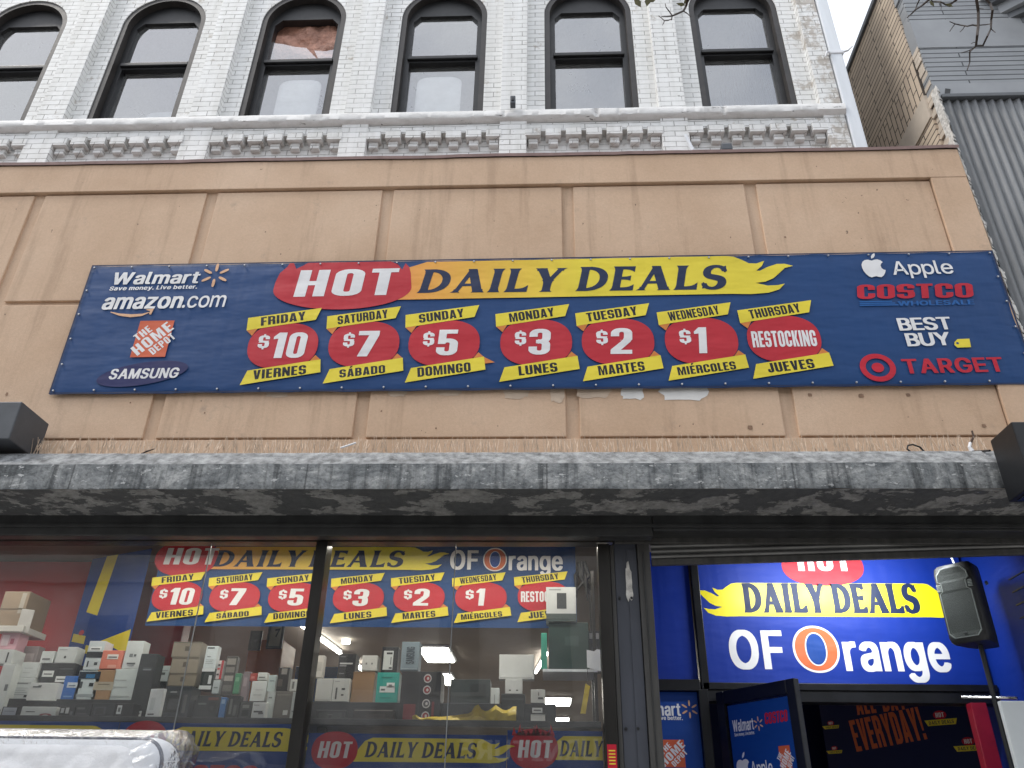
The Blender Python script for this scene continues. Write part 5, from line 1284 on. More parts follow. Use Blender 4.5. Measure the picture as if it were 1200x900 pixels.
# ------------------------------------------------------------------ shop window: frame and glass
GYS = 5.40
fr = thing('shop_window', (-1.8, GYS, 0), 'dark-framed shop window of four tall panes under the stone ledge', 'window')
mb = MB()
mb.box((-1.592, 5.33, .6), (-1.512, 5.47, 3.38), M['alu'], .006); mb.build('mullion', fr)
mb = MB()
mb.box((.340, 5.33, .02), (.420, 5.47, 3.36), M['alu'], .005); mb.box((.423, 5.35, .02), (.45, 5.45, 3.36), M['channel'], .004)
mb.build('jamb', fr)
mb = MB(); mb.box((-6.5, 5.34, .50), (.34, 5.47, .58), M['alu'], .006); mb.box((-6.5, 5.36, 0), (.34, 5.46, .498), M['blackmetal'], .006); mb.build('base_rail', fr)
mb = MB(); mb.box((-6.58, 5.33, 0), (-6.5, 5.47, 3.36), M['alu'], .006); mb.build('jamb', fr)
XS = [-6.5, -4.1, -2.355, -1.592], [-1.512, -.632, .34]
for X in XS:
    for a, b in zip(X, X[1:]):
        mb = MB(); mb.raw([(a + .002, GYS, .58), (b - .002, GYS, .58), (b - .002, GYS, 3.40), (a + .002, GYS, 3.40)], [(0, 1, 2, 3)], M['shopglass'])
        mb.build('glass_pane', fr, fix=False)
for x in (-2.355, -.632):
    mb = MB(); mb.box((x - .003, GYS - .004, .58), (x + .003, GYS + .004, 3.38), M['joint']); mb.build('glass_joint', fr)
# steel pier between window and door
pr = thing('steel_pier', (.56, 5.4, 0), 'blue-grey steel pier with bolt holes between shop window and entrance', 'pier')
mb = MB(); mb.box((.452, 5.36, 0), (.60, 5.52, 3.40), M['bluegrey'], .004); mb.box((.535, 5.352, 0), (.602, 5.361, 3.33), M['bluegrey'], .003); mb.build('column', pr)
mb = MB(); mb.box((.606, 5.33, 0), (.69, 5.50, 3.37), M['channel'], .008); mb.box((.640, 5.322, 0), (.647, 5.331, 3.3), M['blackmetal']); mb.build('shutter_guide', pr)
for x, y in ((726, 701), (740, 701), (733.5, 854), (747.5, 854)):
    c = at(x, y, 5.355); mb = MB(); mb.tube([(c.x, 5.362, c.z), (c.x, 5.346, c.z)], [.009, .009], M['cable'], 10); mb.build('bolt_hole', pr)
c0, c1 = at(734, 704, 5.351), at(740, 661, 5.351)
rnd = random.Random(4)
pts = []
for i in range(26):
    t = 2 * math.pi * i / 26
    k = rnd.uniform(.72, 1.1)
    pts.append(((c0.x + c1.x) / 2 + .026 * k * math.cos(t), (c0.z + c1.z) / 2 + .135 * k * math.copysign(abs(math.sin(t)) ** .7, math.sin(t))))
mb = MB(); vv, ff = fill2d([pts]); mb.raw([(a, 5.349, b) for a, b in vv], ff, M['plaster'])
tag(mb.build('torn_sticker', fix=False), 'torn remains of a white sticker high on the steel pier', 'sticker')
c0, c1 = at(714, 903, 5.32), at(726, 870, 5.32)
spl = Plane((.352, 5.329, 1.80), (1, 0, 0), (0, 0, 1))
stk = thing('sticker', (.38, 5.329, 1.80), 'small red and yellow sticker low on the window jamb', 'sticker')
W_ = .056
part('printed_face', spl, stk, lambda q: (q.poly([(0, 0), (W_, 0), (W_, .31), (0, .31)], M['redc'], 0), q.poly([(.006, .02), (W_ - .006, .02), (W_ - .006, .18), (.006, .18)], M['yel'], 1),
     q.poly([(.012, .05), (.03, .05), (.03, .15), (.02, .165), (.012, .14)], M['redc'], 2), [q.poly([(.008, .2 + i * .018), (W_ - .008, .2 + i * .018), (W_ - .008, .207 + i * .018), (.008, .207 + i * .018)], M['yel'], 1) for i in range(5)]))

# ------------------------------------------------------------------ posters inside the shop window
def deal_poster(x, w, Y, z0, z1, label, crop=None, extra=None):
    t = thing('deal_poster', (x, Y, z0), label, 'poster', 'daily deals posters along the foot of the window')
    pl = Plane((x, Y, z0))
    mb = MB(); mb.box((x, Y + .0008, z0), (x + w, Y + .004, z1), M['pblue']); mb.build('sheet', t)
    h = z1 - z0
    H = .135
    y0 = h - .158
    mats = {'bar': M['yel'], 'ink': M['ink'], 'disc': M['redc'], 'white': M['wh']}
    part('headline', pl, t, lambda q: deals(q, .03, y0, H, .29, .79, mats, 1, slant=.16))
    if extra:
        part('store_logo', pl, t, lambda q: extra(q, h))
    return t
def ex_costco(q, h):
    q.text('COSTCO', 'block', M['redc'], 1, .30, h - .36, .12, w=.62, shear=.15, track=5)
def ex_target(q, h):
    q.loops([ellipse(.62, h - .36, .10, .10), ellipse(.62, h - .36, .067, .067)], M['redc'], 1)
    q.poly(ellipse(.62, h - .36, .034, .034, 20), M['redc'], 1)
PYI = 5.445
zt = 2.216
deal_poster(-3.975, 1.24, PYI, .9, zt, 'blue hot daily deals poster at the far left, mostly behind the mattress', extra=ex_target)
deal_poster(-2.732, 1.13, PYI + .006, .9, zt, 'blue hot daily deals poster just left of the window mullion', extra=ex_costco)
deal_poster(-1.505, 1.245, PYI, .9, zt - .05, 'blue hot daily deals poster just right of the window mullion', extra=ex_target)
t = thing('deal_poster', (-.256, PYI, .9), 'blue hot daily deals poster cut off by the right window jamb', 'poster', 'daily deals posters along the foot of the window')
pl = Plane((-.256, PYI + .006, .9))
mb = MB(); mb.box((-.256, PYI + .0068, .9), (.335, PYI + .01, zt - .02), M['pblue']); mb.build('sheet', t)
def cutdeal(q):
    h = zt - .02 - .9; y0 = h - .165; H = .135
    q.poly([(.26, y0), (.30, y0 + .1), (.35, y0 + H), (.588, y0 + H), (.588, y0)], M['yel'], 1)
    q.poly(ellipse(.165, y0 + .45 * H, .15, .115, 40, 2.2), M['redc'], 2)
    for i in range(9):
        a = .04 + i * .03
        q.poly([(a - .012, y0 + .135), (a + .016, y0 + .135), (a + .012 * math.sin(i * 2.1), y0 + .185 + .02 * math.sin(i * 1.7))], M['redc'], 2)
    q.text('HOT', 'block', M['wh'], 3, .065, y0 + .01, .10, w=.205, shear=.12)
    q.text('DAILY', 'flare', M['ink'], 3, .32, y0 + .02, .09, w=.262, shear=.16, track=7)
part('headline', pl, t, cutdeal)

# window banner hung behind the glass (its wrinkled top is cut by the frame)
IY = 5.90
ib = thing('window_banner', (-2.95, IY, 2.92), 'blue daily deals banner hung across the top inside the shop window', 'banner')
ip = Plane((-2.95, IY, 2.925))
mb = MB()
vs, fs = [], []
for j in range(9):
    for i in range(41):
        vs.append((-2.95 + 3.16 * i / 40, IY + .004 + .006 * noise.noise(Vector((i * .5, j * .3, 2))) + .006, 2.925 + (.72) * j / 8))
for j in range(8):
    for i in range(40):
        a = j * 41 + i; fs.append((a, a + 1, a + 42, a + 41))
mb.raw(vs, fs, M['navy']); mb.build('sheet', ib, smooth=True, fix=False)
IP = ip.uv
def ihead(q):
    a, b = IP(235, 664), IP(515, 662)
    H = .175
    y0 = IP(400, 667.5)[1]
    x0 = IP(183, 655)[0]
    xb = IP(236, 655)[0]; xr = IP(480, 655)[0]
    q.poly([(xb - .06, y0), (xb + .02, y0 + .08), (xb + .10, y0 + H)] + flame_tail(xr, y0, H), M['yelgrad2'], 1)
    l = IP(248, 665); r = IP(474, 663)
    q.text('DAILY DEALS', 'flare', M['ink'], 3, l[0], l[1] + .006, .128, w=r[0] - l[0] - .02, shear=.2, track=7, space=8)
    q.poly(ellipse(x0 + .235, y0 + .085, .245, .14, 40, 2.2), M['red'], 2)
    q.text('HOT', 'block', M['wh'], 4, IP(191, 662)[0], IP(191, 661.5)[1], .128, w=.40, shear=.1)
    c = IP(527, 667)
    of_orange(q, c[0], c[1], .142, 1)
part('headline', ip, ib, ihead)
for d, c in zip(DAYS, [(207.5, 699), (275, 699.5), (344, 700), (420, 700.5), (491, 700), (563.5, 700), (637, 699)]):
    u = IP(*c)
    o = part('price_badge', ip, ib, lambda q: badge(q, u[0], u[1], .68, *d, sy=.78))
    o['label'] = 'red %s badge with yellow %s ribbon on the window banner' % (d[1], d[0].capitalize())
# poster turning the corner beside it
cpst = thing('corner_poster', (-3.62, 6.3, 2.3), 'angled blue poster with yellow bars on the red wall, left of the window banner', 'poster')
cpl = Plane((-3.72, 6.32, 2.45), (1, -.45, 0))
def cps(q):
    q.poly([(0, 0), (.68, 0), (.68, 1.1), (0, 1.1)], M['pblue'], 0)
    q.poly([(.10, .66), (.24, .62), (.30, 1.1), (.17, 1.1)], M['yel'], 1)
    q.poly([(.36, .42), (.66, .30), (.66, .48)], M['yel'], 1)
    for i, (a, b) in enumerate(((.02, .44), (.2, .34), (.40, .24), (.05, .2), (.3, .12))):
        q.poly([(a, b), (a + .15, b - .03), (a + .15, b + .03), (a, b + .06)], M['yel'], 1)
        q.poly(ellipse(a + .09, b + .06, .03, .02, 14), M['redc'], 2)
part('printed_face', cpl, cpst, cps)

# ------------------------------------------------------------------ shop interior
mb = MB(); mb.box((-6.9, 5.5, -.002), (4.2, 19, .012), M['floor']); tag(mb.build('shop_floor'), kind='structure')
mb = MB(); mb.box((-6.9, 5.75, 3.62), (4.2, 19, 3.72), M['ceil']); tag(mb.build('shop_ceiling'), kind='structure')
mb = MB(); mb.box((-6.9, 18.8, .02), (4.2, 19, 3.62), M['inwall']); tag(mb.build('shop_back_wall'), kind='structure')
mb = MB(); mb.box((-7.05, 5.48, .02), (-6.9, 19, 3.62), M['redwall']); tag(mb.build('shop_side_wall'), kind='structure')
mb = MB(); mb.box((4.05, 6.6, .02), (4.2, 19, 3.62), M['inwall']); tag(mb.build('shop_side_wall'), kind='structure')
mb = MB(); mb.box((-6.9, 5.475, 3.57), (4.2, 5.749, 3.62), M['blackmetal']); tag(mb.build('shop_bulkhead'), kind='structure')
mb = MB(); mb.box((.452, 5.53, .012), (.60, 6.45, 3.6), M['bluewall']); tag(mb.build('vestibule_wall'), kind='structure')
mb = MB(); mb.box((-6.9, 6.55, .02), (-2.95, 6.70, 3.6), M['redwall'], .01)
tag(mb.build('red_partition'), 'dark red partition behind the left half of the window display', 'partition')
mb = MB(); mb.box((-2.30, 7.6, .02), (-1.75, 8.1, 2.95), M['blue2'], .01)
tag(mb.build('blue_cabinet'), 'tall blue cabinet inside the shop behind the left window pane', 'cabinet')
mb = MB(); mb.box((-2.62, 7.2, .02), (-2.32, 7.6, 3.1), M['or'], .01)
tag(mb.build('orange_cabinet'), 'orange cabinet inside the shop left of the blue cabinet', 'cabinet')
# ceiling lamps
def ceiling_tube(a, b, label):
    A_, B2 = Vector((a[0], a[1], 3.57)), Vector((b[0], b[1], 3.57))
    t = thing('ceiling_lamp', (A_ + B2) / 2, label, 'ceiling lamp', 'lit lamps on the shop ceiling')
    mb = MB(); d = (B2 - A_).normalized()
    mb.tube([A_, B2], .017, M['tube'], 10); mb.build('lamp_tube', t)
    mb = MB(); mb.tube([A_ + Vector((0, 0, .04)), B2 + Vector((0, 0, .04))], .022, M['pipe'], 6); mb.build('housing', t)
def onZ(x, y, Z):
    d = RT * ((x - 600) / FPX) - UP * ((y - 450) / FPX) + FW
    return EYE * Vector((0, 0, 1)) + d * ((Z - EYE) / d.z)
for (p0, p1, lb) in (((352, 732), (399, 766), 'long lit ceiling tube seen across the window mullion'), ((412, 776), (430, 789), 'short lit ceiling tube between black box and kraft carton in the window'),
                     ((628, 788), (641, 766), 'lit ceiling tube beside the right-hand glass shelf')):
    ceiling_tube(onZ(*p0, 3.57), onZ(*p1, 3.57), lb)
def ceiling_panel(x0, y0, x1, y1, label):
    a, b = onZ((x0 + x1) / 2, y1, 3.58), onZ((x0 + x1) / 2, y0, 3.58)
    l, r = onZ(x0, (y0 + y1) / 2, 3.58), onZ(x1, (y0 + y1) / 2, 3.58)
    ya, yb = min(a.y, b.y), max(a.y, b.y)
    t = thing('ceiling_lamp', ((l.x + r.x) / 2, (ya + yb) / 2, 3.58), label, 'ceiling lamp', 'lit lamps on the shop ceiling')
    mb = MB(); mb.box((l.x, ya, 3.575), (r.x, yb, 3.59), M['panel']); mb.build('diffuser', t)
    mb = MB(); mb.box((l.x - .03, ya - .03, 3.591), (r.x + .03, yb + .03, 3.618), M['pipe'], .004); mb.build('lamp_frame', t)
ceiling_panel(496, 760, 528, 776, 'lit ceiling panel right of the grey-blue carton, the upper of two')
ceiling_panel(519, 791, 531, 803, 'small lit ceiling panel right of the icon carton, the lower of two')
ceiling_panel(638, 819, 668, 827, 'lit ceiling panel right of the white and black carton, the larger one')
ceiling_panel(640, 842, 666, 847, 'thin lit ceiling panel right of the white and black carton, the lower one')
c = onZ(405, 754, 3.57)
t = thing('ceiling_lamp', c, 'small round lit ceiling spot beside the long tube', 'ceiling lamp', 'lit lamps on the shop ceiling')
mb = MB(); mb.tube([c + Vector((0, 0, .04)), c], [.05, .05], M['panel'], 20); mb.build('diffuser', t)
for i, (x, y, e) in enumerate(((-2.2, 9.5, 45), (-.4, 12.5, 55), (-4.5, 5.52, 6), (-2.3, 5.52, 7), (-.4, 5.52, 7))):  # rear lights stand in for ceiling lamps; those by the glass are added fill
    l = D.lights.new('shop_fill_light', 'AREA'); l.energy = e; l.size = 1.2; l.color = (1, .94, .84)
    o = D.objects.new('shop_fill_light', l); o.location = (x, y, 3.5 if y > 6 else 3.40)
    if y < 6:
        l.shape = 'RECTANGLE'; l.size = 1.8; l.size_y = .08
        o.rotation_euler = (R(8), 0, 0)
    COL.objects.link(o)

# ------------------------------------------------------------------ entrance: shutter, lit sign, door, speaker
sh = thing('roller_shutter', (2.1, 5.35, 3.2), 'half-rolled dark steel roller shutter above the shop entrance', 'shutter')
tl = R(1.9)
def slat(i, z, h):
    m2 = MB()
    Mx = Matrix.Translation((.70, 5.36, z)) @ Matrix.Rotation(-tl * (1 if i < 3 else .4), 4, 'Y')
    vs, fs = [], []
    for k in range(9):
        a = math.pi * k / 8
        for x in (0.0, 2.86):
            vs.append(Mx @ Vector((x, -.016 * math.sin(a), h * k / 8)))
    for k in range(8):
        fs.append((2 * k, 2 * k + 1, 2 * k + 3, 2 * k + 2))
    m2.raw(vs, fs, M['shutter']); m2.build('slat', sh, smooth=True, fix=False)
z = 3.262
for i in range(3):
    slat(i, z, .036); z += .036
mb = MB(); mb.box((0, -.012, -.045), (2.86, .02, 0), M['channel'], .006, Matrix.Translation((.70, 5.36, 3.262)) @ Matrix.Rotation(-tl, 4, 'Y')); mb.build('bottom_bar', sh)
mb = MB(); mb.box((.46, 5.32, 3.36), (3.56, 5.345, 3.42), M['channel'], .006); mb.build('housing', sh)

SY = 6.30
sg = thing('shop_sign', (2.2, SY, 2.63), 'bright blue daily deals of Orange sign over the shop door', 'sign')
z0s, z1s = at(830, 800, SY).z, 3.62
x0s, x1s = at(820, 690, SY).x, at(1148, 760, SY).x + .02
spn = Plane((x0s, SY, z0s))
mb = MB(); mb.box((x0s, SY + .001, z0s), (x1s, SY + .10, z1s), M['bluewall'], .004); mb.build('sign_face', sg)
mb = MB()
mb.box((x0s - .05, SY - .03, z0s - .05), (x1s + .02, SY + .1, z0s - .002), M['doorframe'], .004); mb.box((x0s - .06, SY - .03, z0s - .05), (x0s - .003, SY + .1, z1s), M['doorframe'], .004)
mb.build('sign_frame', sg)
SP = spn.uv
M['syel'] = pm('sign_yellow_print', (.82, .70, .01, 1), .03, 3, .4, 0)
def sface(q):
    a, b = SP(852, 722), SP(1100, 684)
    y0, H = a[1], b[1] - a[1]
    fl = flame_tail(0, 0, H)
    left = [(a[0] + .10 - px * .75, y0 + py) for px, py in fl]
    right = [(b[0] - .12 + px * .6, y0 + py) for px, py in fl]
    q.poly(left[::-1] + right, M['syel'], 1)
    l, r = SP(872, 718), SP(1078, 717)
    q.text('DAILY DEALS', 'flare', M['ink'], 2, l[0], l[1], .225, w=r[0] - l[0], track=7, space=16)
    q.text('DAILY DEALS', 'flare', M['ink'], 3, l[0] + .011, l[1] + .003, .225, w=r[0] - l[0], track=7, space=16)
    c = SP(964, 665)
    q.poly(ellipse(c[0], c[1] + .01, .315, .155, 40, 2.3), M['red'], 2)
    l, r = SP(936, 669), SP(998, 668)
    q.text('HOT', 'block', M['wh'], 3, l[0], l[1], .21, w=r[0] - l[0])
    l = SP(857, 783)
    of_orange(q, l[0], l[1], (SP(860, 738)[1] - l[1]) * .97, 1)
part('sign_print', spn, sg, sface)
ll = thing('led_lamp', (2.1, 5.65, 3.47), 'small white LED lamp shining on the blue shop sign from above', 'lamp')
mb = MB(); mb.box((1.85, 5.61, 3.50), (2.55, 5.71, 3.53), M['pipe'], .006); mb.build('housing', ll)
mb = MB(); mb.box((1.87, 5.63, 3.49), (2.53, 5.69, 3.4995), M['tube']); mb.build('diffuser', ll)
l = D.lights.new('sign_light', 'AREA'); l.shape = 'RECTANGLE'; l.size = 1.1; l.size_y = .06; l.energy = 17; l.color = (.93, .97, 1.0)
o = D.objects.new('sign_light', l); o.location = (2.2, 5.66, 3.47)
o.rotation_euler = Vector((0, .55, -.45)).to_track_quat('-Z', 'Y').to_euler(); COL.objects.link(o)
# side light with blue film and transom left of the door
sd = thing('entrance_sidelight', (.9, SY, 0), 'blue-papered sidelight panel left of the shop door with orange square logo', 'sidelight')
xl, xr = .62, x0s - .07
mb = MB(); mb.box((xl, SY + .02, z0s + .02), (xr, SY + .06, 3.62), M['bluewall'], .003); mb.build('upper_panel', sd)
mb = MB(); mb.box((xl, SY - .03, z0s - .06), (xr, SY + .08, z0s + .018), M['doorframe'], .005); mb.box((xr - .02, SY - .035, 0), (xr + .05, SY + .08, z0s - .051), M['doorframe'], .005); mb.build('transom', sd)
mb = MB(); mb.box((xl, SY + .02, .02), (xr - .021, SY + .05, z0s - .062), M['pblue'], .003); mb.build('lower_panel', sd)
dpl = Plane((xl, SY + .019, 0))
DP = dpl.uv
def sdp(q):
    l, r = DP(740, 838), DP(798, 837)
    q.text('Walmart', 'bold', M['wh'], 1, l[0], l[1], .085, w=r[0] - l[0], track=9)
    l, r = DP(735, 843), DP(800, 842)
    q.text('Save money. Live better.', 'bold', M['wh'], 1, l[0], l[1], .026, w=r[0] - l[0])
    c = DP(808, 831); spark(q, c[0], c[1], .062, M['peach'])
part('store_logo', dpl, sd, sdp)
def sdh(q):
    a, b = DP(775, 899), DP(801, 867)
    depot(q, a[0], a[1], b[0] - a[0], b[1] - a[1], 1)
part('store_logo', dpl, sd, sdh)
# glass door leaf standing open towards the street
A0, A1 = at(840, 812, 6.24), None
hx = A0.x
phi = R(58)
du = Vector((math.cos(phi), -math.sin(phi), 0))
dl = thing('glass_door', (hx, 6.22, 0), 'open glass door with blue logo poster, black frame', 'door')
DW, DH = .74, at(840, 812, 6.22).z
Md = Matrix.Translation((hx, 6.22, 0)) @ Matrix(((du.x, -du.y, 0, 0), (du.y, du.x, 0, 0), (0, 0, 1, 0), (0, 0, 0, 1)))
mb = MB()
for a, b in (((0, -.02, .01), (.075, .025, DH)), ((DW - .075, -.02, .01), (DW, .025, DH)), ((.0755, -.02, DH - .085), (DW - .0755, .025, DH)), ((.0755, -.02, .01), (DW - .0755, .025, .2))):
    mb.box(a, b, M['doorframe'], .005, Md)
mb.build('door_frame', dl)
mb = MB(); mb.box((.075, .0, .2), (DW - .075, .008, DH - .085), M['doorglass'], 0, Md); mb.build('door_glass', dl)
dlp = Plane(Md @ Vector((.09, -.003, .4)), du, (0, 0, 1))
PW, PH = DW - .18, DH - .50
def dpr(q):
    q.poly([(0, 0), (PW, 0), (PW, PH), (0, PH)], M['pblue'], 0)
    f = PW / .70
    q.text('Walmart', 'bold', M['wh'], 1, .04 * f, PH - .17, .072, w=.25 * f)
    q.text('Save money. Live better.', 'bold', M['wh'], 1, .05 * f, PH - .20, .02, w=.24 * f)
    spark(q, .345 * f, PH - .14, .045, M['peach'])
    q.text('COSTCO', 'block', M['redc'], 1, .42 * f, PH - .15, .07, w=.25 * f, shear=.1, track=5)
    fruit(q, .11 * f, PH - .40, .15, M['wh'])
    q.text('Apple', 'plain', M['wh'], 1, .20 * f, PH - .45, .085, w=.24 * f)
    depot(q, .53 * f, PH - .45, .12 * f, .16, 1)
    badge(q, .2 * f, PH - .86, .55, *DAYS[0]); badge(q, .52 * f, PH - .82, .5, *DAYS[1])
part('poster', dlp, dl, dpr)
mb = MB(); mb.tube([Md @ Vector(p) for p in ((DW - .03, -.02, 1.0), (DW - .03, -.08, 1.0), (DW - .03, -.08, 1.35), (DW - .03, -.02, 1.35))], .012, M['chrome'], 8); mb.build('handle', dl)
# dim poster inside the doorway
ev = thing('doorway_poster', (2.3, 7.6, .8), 'dim navy poster with orange all day everyday lettering inside the doorway', 'poster')
e0, e1 = at(965, 860, 7.9), at(1140, 840, 7.0)
ud = Vector((e1.x - e0.x, e1.y - e0.y, 0)).normalized()
ep = Plane((e0.x, e0.y, .9), ud)
EL = (Vector((e1.x, e1.y, 0)) - Vector((e0.x, e0.y, 0))).length
def evp(q):
    q.poly([(0, 0), (EL, 0), (EL, 2.0), (0, 2.0)], M['pdark'], 0)
    for s_, a_, b_, h_ in (('ALL DAY', (1005, 838), (1063, 831), .20), ('EVERYDAY!', (1004, 881), (1087, 866), .25)):
        l, r = ep.uv(*a_), ep.uv(*b_)
        q.text(s_, 'block', M['oro'], 1, l[0], l[1], h_, w=math.hypot(r[0] - l[0], r[1] - l[1]), track=9, rot=math.atan2(r[1] - l[1], r[0] - l[0]))
    for i, (a, b, s) in enumerate(((.02, 1.60, .13), (.02, 1.40, .12), (.92, 1.56, .22), (1.10, 1.36, .20), (1.02, 1.02, .22))):
        H = .2 * s
        q.poly([(a, b), (a + s, b), (a + s * 1.08, b + H), (a - .02, b + H)], M['yel'], 1)
        q.text('DAILY DEALS', 'flare', M['ink'], 2, a + .01, b + .2 * H, H * .6, w=s * .9, track=7)
        q.poly(ellipse(a + s * .5, b + H * 1.75, s * .24, H * .75, 20), M['redc'], 1)
        q.text('HOT', 'block', M['wh'], 2, a + s * .35, b + H * 1.35, H * .8, w=s * .3)
    for cx, cy, r, mt in ((.26, .98, .13, 'wh'), (.54, .99, .12, 'wh'), (.82, 1.02, .14, 'wh')):
        q.loops([ellipse(cx, cy, r, r * 1.1), ellipse(cx, cy, r * .86, r * .96)], M[mt], 1)
        q.poly(ellipse(cx, cy, r * .6, r * .66), M['or' if cx > .8 else 'ink'], 1)
part('printed_face', ep, ev, evp)
mb = MB(); mb.box((.62, 8.6, .02), (4.0, 8.7, 3.6), M['pdark']); tag(mb.build('dark_screen'), 'dark navy screen wall behind the open shop door', 'screen')
# header over the doorway, right-hand blue wall, red post, white panel, shelf rail
mb = MB(); mb.box((x0s - .05, SY - .02, z0s - .13), (x1s + .025, SY + .12, z0s - .052), M['doorframe'], .005); tag(mb.build('door_header'), 'black door header bar under the lit blue sign', 'door header')
mb = MB()
mb.box((x1s + .03, 5.50, .02), (3.55, 6.6, 3.6), M['bluewall'])
for i in range(7):
    mb.box((x1s + .022, 5.52, 2.70 + i * .09), (x1s + .0305, 5.75, 2.708 + i * .09), M['blackmetal'])
tag(mb.build('vestibule_wall'), kind='structure')
b0, b1 = at(1135, 825, 6.25), at(1150, 900, 6.25)
mb = MB(); mb.box((b0.x, 6.22, .02), (b0.x + .11, 6.30, z0s - .131), M['redpost'], .006); tag(mb.build('red_post'), 'red painted post at the right side of the shop doorway', 'post')
c = at(1168, 822, 5.7)
mb = MB(); mb.box((c.x, 5.66, .9), (min(c.x + .75, x1s + .018), 5.70, c.z), M['whiteboard'], .008); tag(mb.build('white_panel'), 'plain white panel leaning at the right side of the entrance', 'panel')
mb = MB(); mb.tube([at(1127, 817, 6.0), at(1192, 818, 5.75)], .010, M['chrome'], 8); tag(mb.build('door_closer_bar'), 'thin silver bar above the white panel at the entrance', 'bar')

# loudspeaker on its pole
sk = thing('loudspeaker', (2.86, 5.85, 2.65), 'black loudspeaker covering the right end of the blue shop sign', 'loudspeaker')
c = at(1123, 705, 5.62)
yaw = R(-50)
H_ = .53
Ms = Matrix.Translation((c.x, 5.62, c.z - H_ / 2)) @ Matrix.Rotation(yaw, 4, 'Z')
def spk_profile(w, d, r, z):
    """plan of the cabinet: wide front, narrower back"""
    return [(-w / 2, r), (-w / 2 + r * .3, r * .3), (-w / 2 + r, 0), (w / 2 - r, 0), (w / 2 - r * .3, r * .3), (w / 2, r), (w / 2 - .02, d * .6), (w / 2 - .07, d), (-w / 2 + .07, d), (-w / 2 + .02, d * .6)]
mb = MB()
rings = []
for z, k, dy in ((0, .86, .02), (.015, .95, .006), (.04, 1, 0), (H_ - .06, 1, 0), (H_ - .02, .95, .006), (H_, .84, .025)):
    rings.append([Ms @ Vector((x * k, y + dy, z)) for x, y in spk_profile(.265, .30, .03, z)])
vs = [p for r in rings for p in r]
n = len(rings[0]); fs = []
for i in range(len(rings) - 1):
    for k in range(n):
        fs.append((i * n + k, i * n + (k + 1) % n, (i + 1) * n + (k + 1) % n, (i + 1) * n + k))
fs.append(tuple(range(n))); fs.append(tuple((len(rings) - 1) * n + k for k in range(n)))
mb.raw(vs, fs, M['spkbody']); mb.build('cabinet', sk, smooth=True)
def gout(ins):
    w, h = .108 - ins, H_ - .03 - ins
    nz0 = .03 + ins
    p = [(-w + .03, nz0), (w - .03, nz0), (w, nz0 + .03), (w, .33), (w - .022, .345), (w - .022, .40), (w, .415), (w - .004, h - .04), (w - .04, h), (-w + .04, h), (-w + .004, h - .04), (-w, .415), (-w + .022, .40), (-w + .022, .345), (-w, .33), (-w, nz0 + .03)]
    return p
mb = MB(); mb.prism(gout(0.006), lambda a, b: Ms @ Vector((a, -.008 - .006 * (1 - (a / .11) ** 2), b)), lambda a, b: Ms @ Vector((a, .01, b)), M['spkgrille']); mb.build('grille', sk)
mb = MB(); mb.prism(gout(0), lambda a, b: Ms @ Vector((a, -.010, b)), lambda a, b: Ms @ Vector((a, .008, b)), M['rim'], [gout(.005)]); mb.build('grille_rim', sk)
for s in (-1, 1):
    mb = MB()
    for k in range(5):
        mb.box((s * .108 - .014, -.006, .350 + k * .010), (s * .108 + .014, .004, .355 + k * .010), M['rim'], .001, Ms)
    mb.build('port', sk)
mb = MB(); mb.box((-.012, -.018, .05), (.012, -.012, .062), M['blackbox'], .002, Ms); mb.build('badge', sk)
mb = MB(); mb.tube([Ms @ Vector((.128, .19, .40)), Ms @ Vector((.140, .19, .40))], .014, M['rim'], 10); mb.build('knob', sk)
pb = Ms @ Vector((.0, .16, 0))
st = thing('speaker_stand', (pb.x, pb.y, .012), 'black tripod pole holding the loudspeaker in the entrance', 'stand')
mb = MB(); mb.tube([(pb.x, pb.y, .12), (pb.x, pb.y, 1.4)], .019, M['spkbody'], 12); mb.tube([(pb.x, pb.y, 1.3), (pb.x, pb.y, pb.z - .003)], .016, M['spkbody'], 12); mb.build('pole', st)
mb = MB(); mb.tube([(pb.x, pb.y, 1.25), (pb.x, pb.y, 1.42)], .03, M['spkbody'], 12); mb.build('collar', st)
for k in range(3):
    a = k * 2.094 + .4
    mb = MB(); mb.tube([(pb.x + .02 * math.cos(a), pb.y + .02 * math.sin(a), .75), (pb.x + .34 * math.cos(a), pb.y + .34 * math.sin(a), .025)], .012, M['spkbody'], 8); mb.build('leg', st)
mb = MB(); p0 = Ms @ Vector((0, .2, H_ - .02))
mb.tube([p0, p0 + Vector((-.05, 0, .06)), p0 + Vector((-.06, .02, .16)), p0 + Vector((-.02, .05, .3))], .006, M['pipe'], 8)
tag(mb.build('speaker_cable'), 'thin pale cable curling from the loudspeaker up to the shutter', 'cable')

# ------------------------------------------------------------------ window display: shelf, riser and cartons
RY, SHY = 5.74, 5.60
zS, zR = at(300, 844, SHY).z, at(300, 822, RY).z
mb = MB(); mb.box((-6.4, 5.47, zS - .04), (.33, 6.5, zS), M['riser'], .004)
for x in (-6.3, -3.2, -1.5, .2):
    mb.box((x, 5.6, .012), (x + .06, 5.66, zS - .041), M['blackmetal']); mb.box((x, 6.35, .012), (x + .06, 6.41, zS - .041), M['blackmetal'])
tag(mb.build('display_shelf'), 'long black display shelf carrying the cartons in the shop window', 'shelf')
mb = MB(); mb.box((-6.3, RY - .02, zS + .001), (.05, 6.3, zR), M['riser'], .004)
tag(mb.build('display_riser'), 'black stepped riser on the window shelf under the upper row of cartons', 'riser')

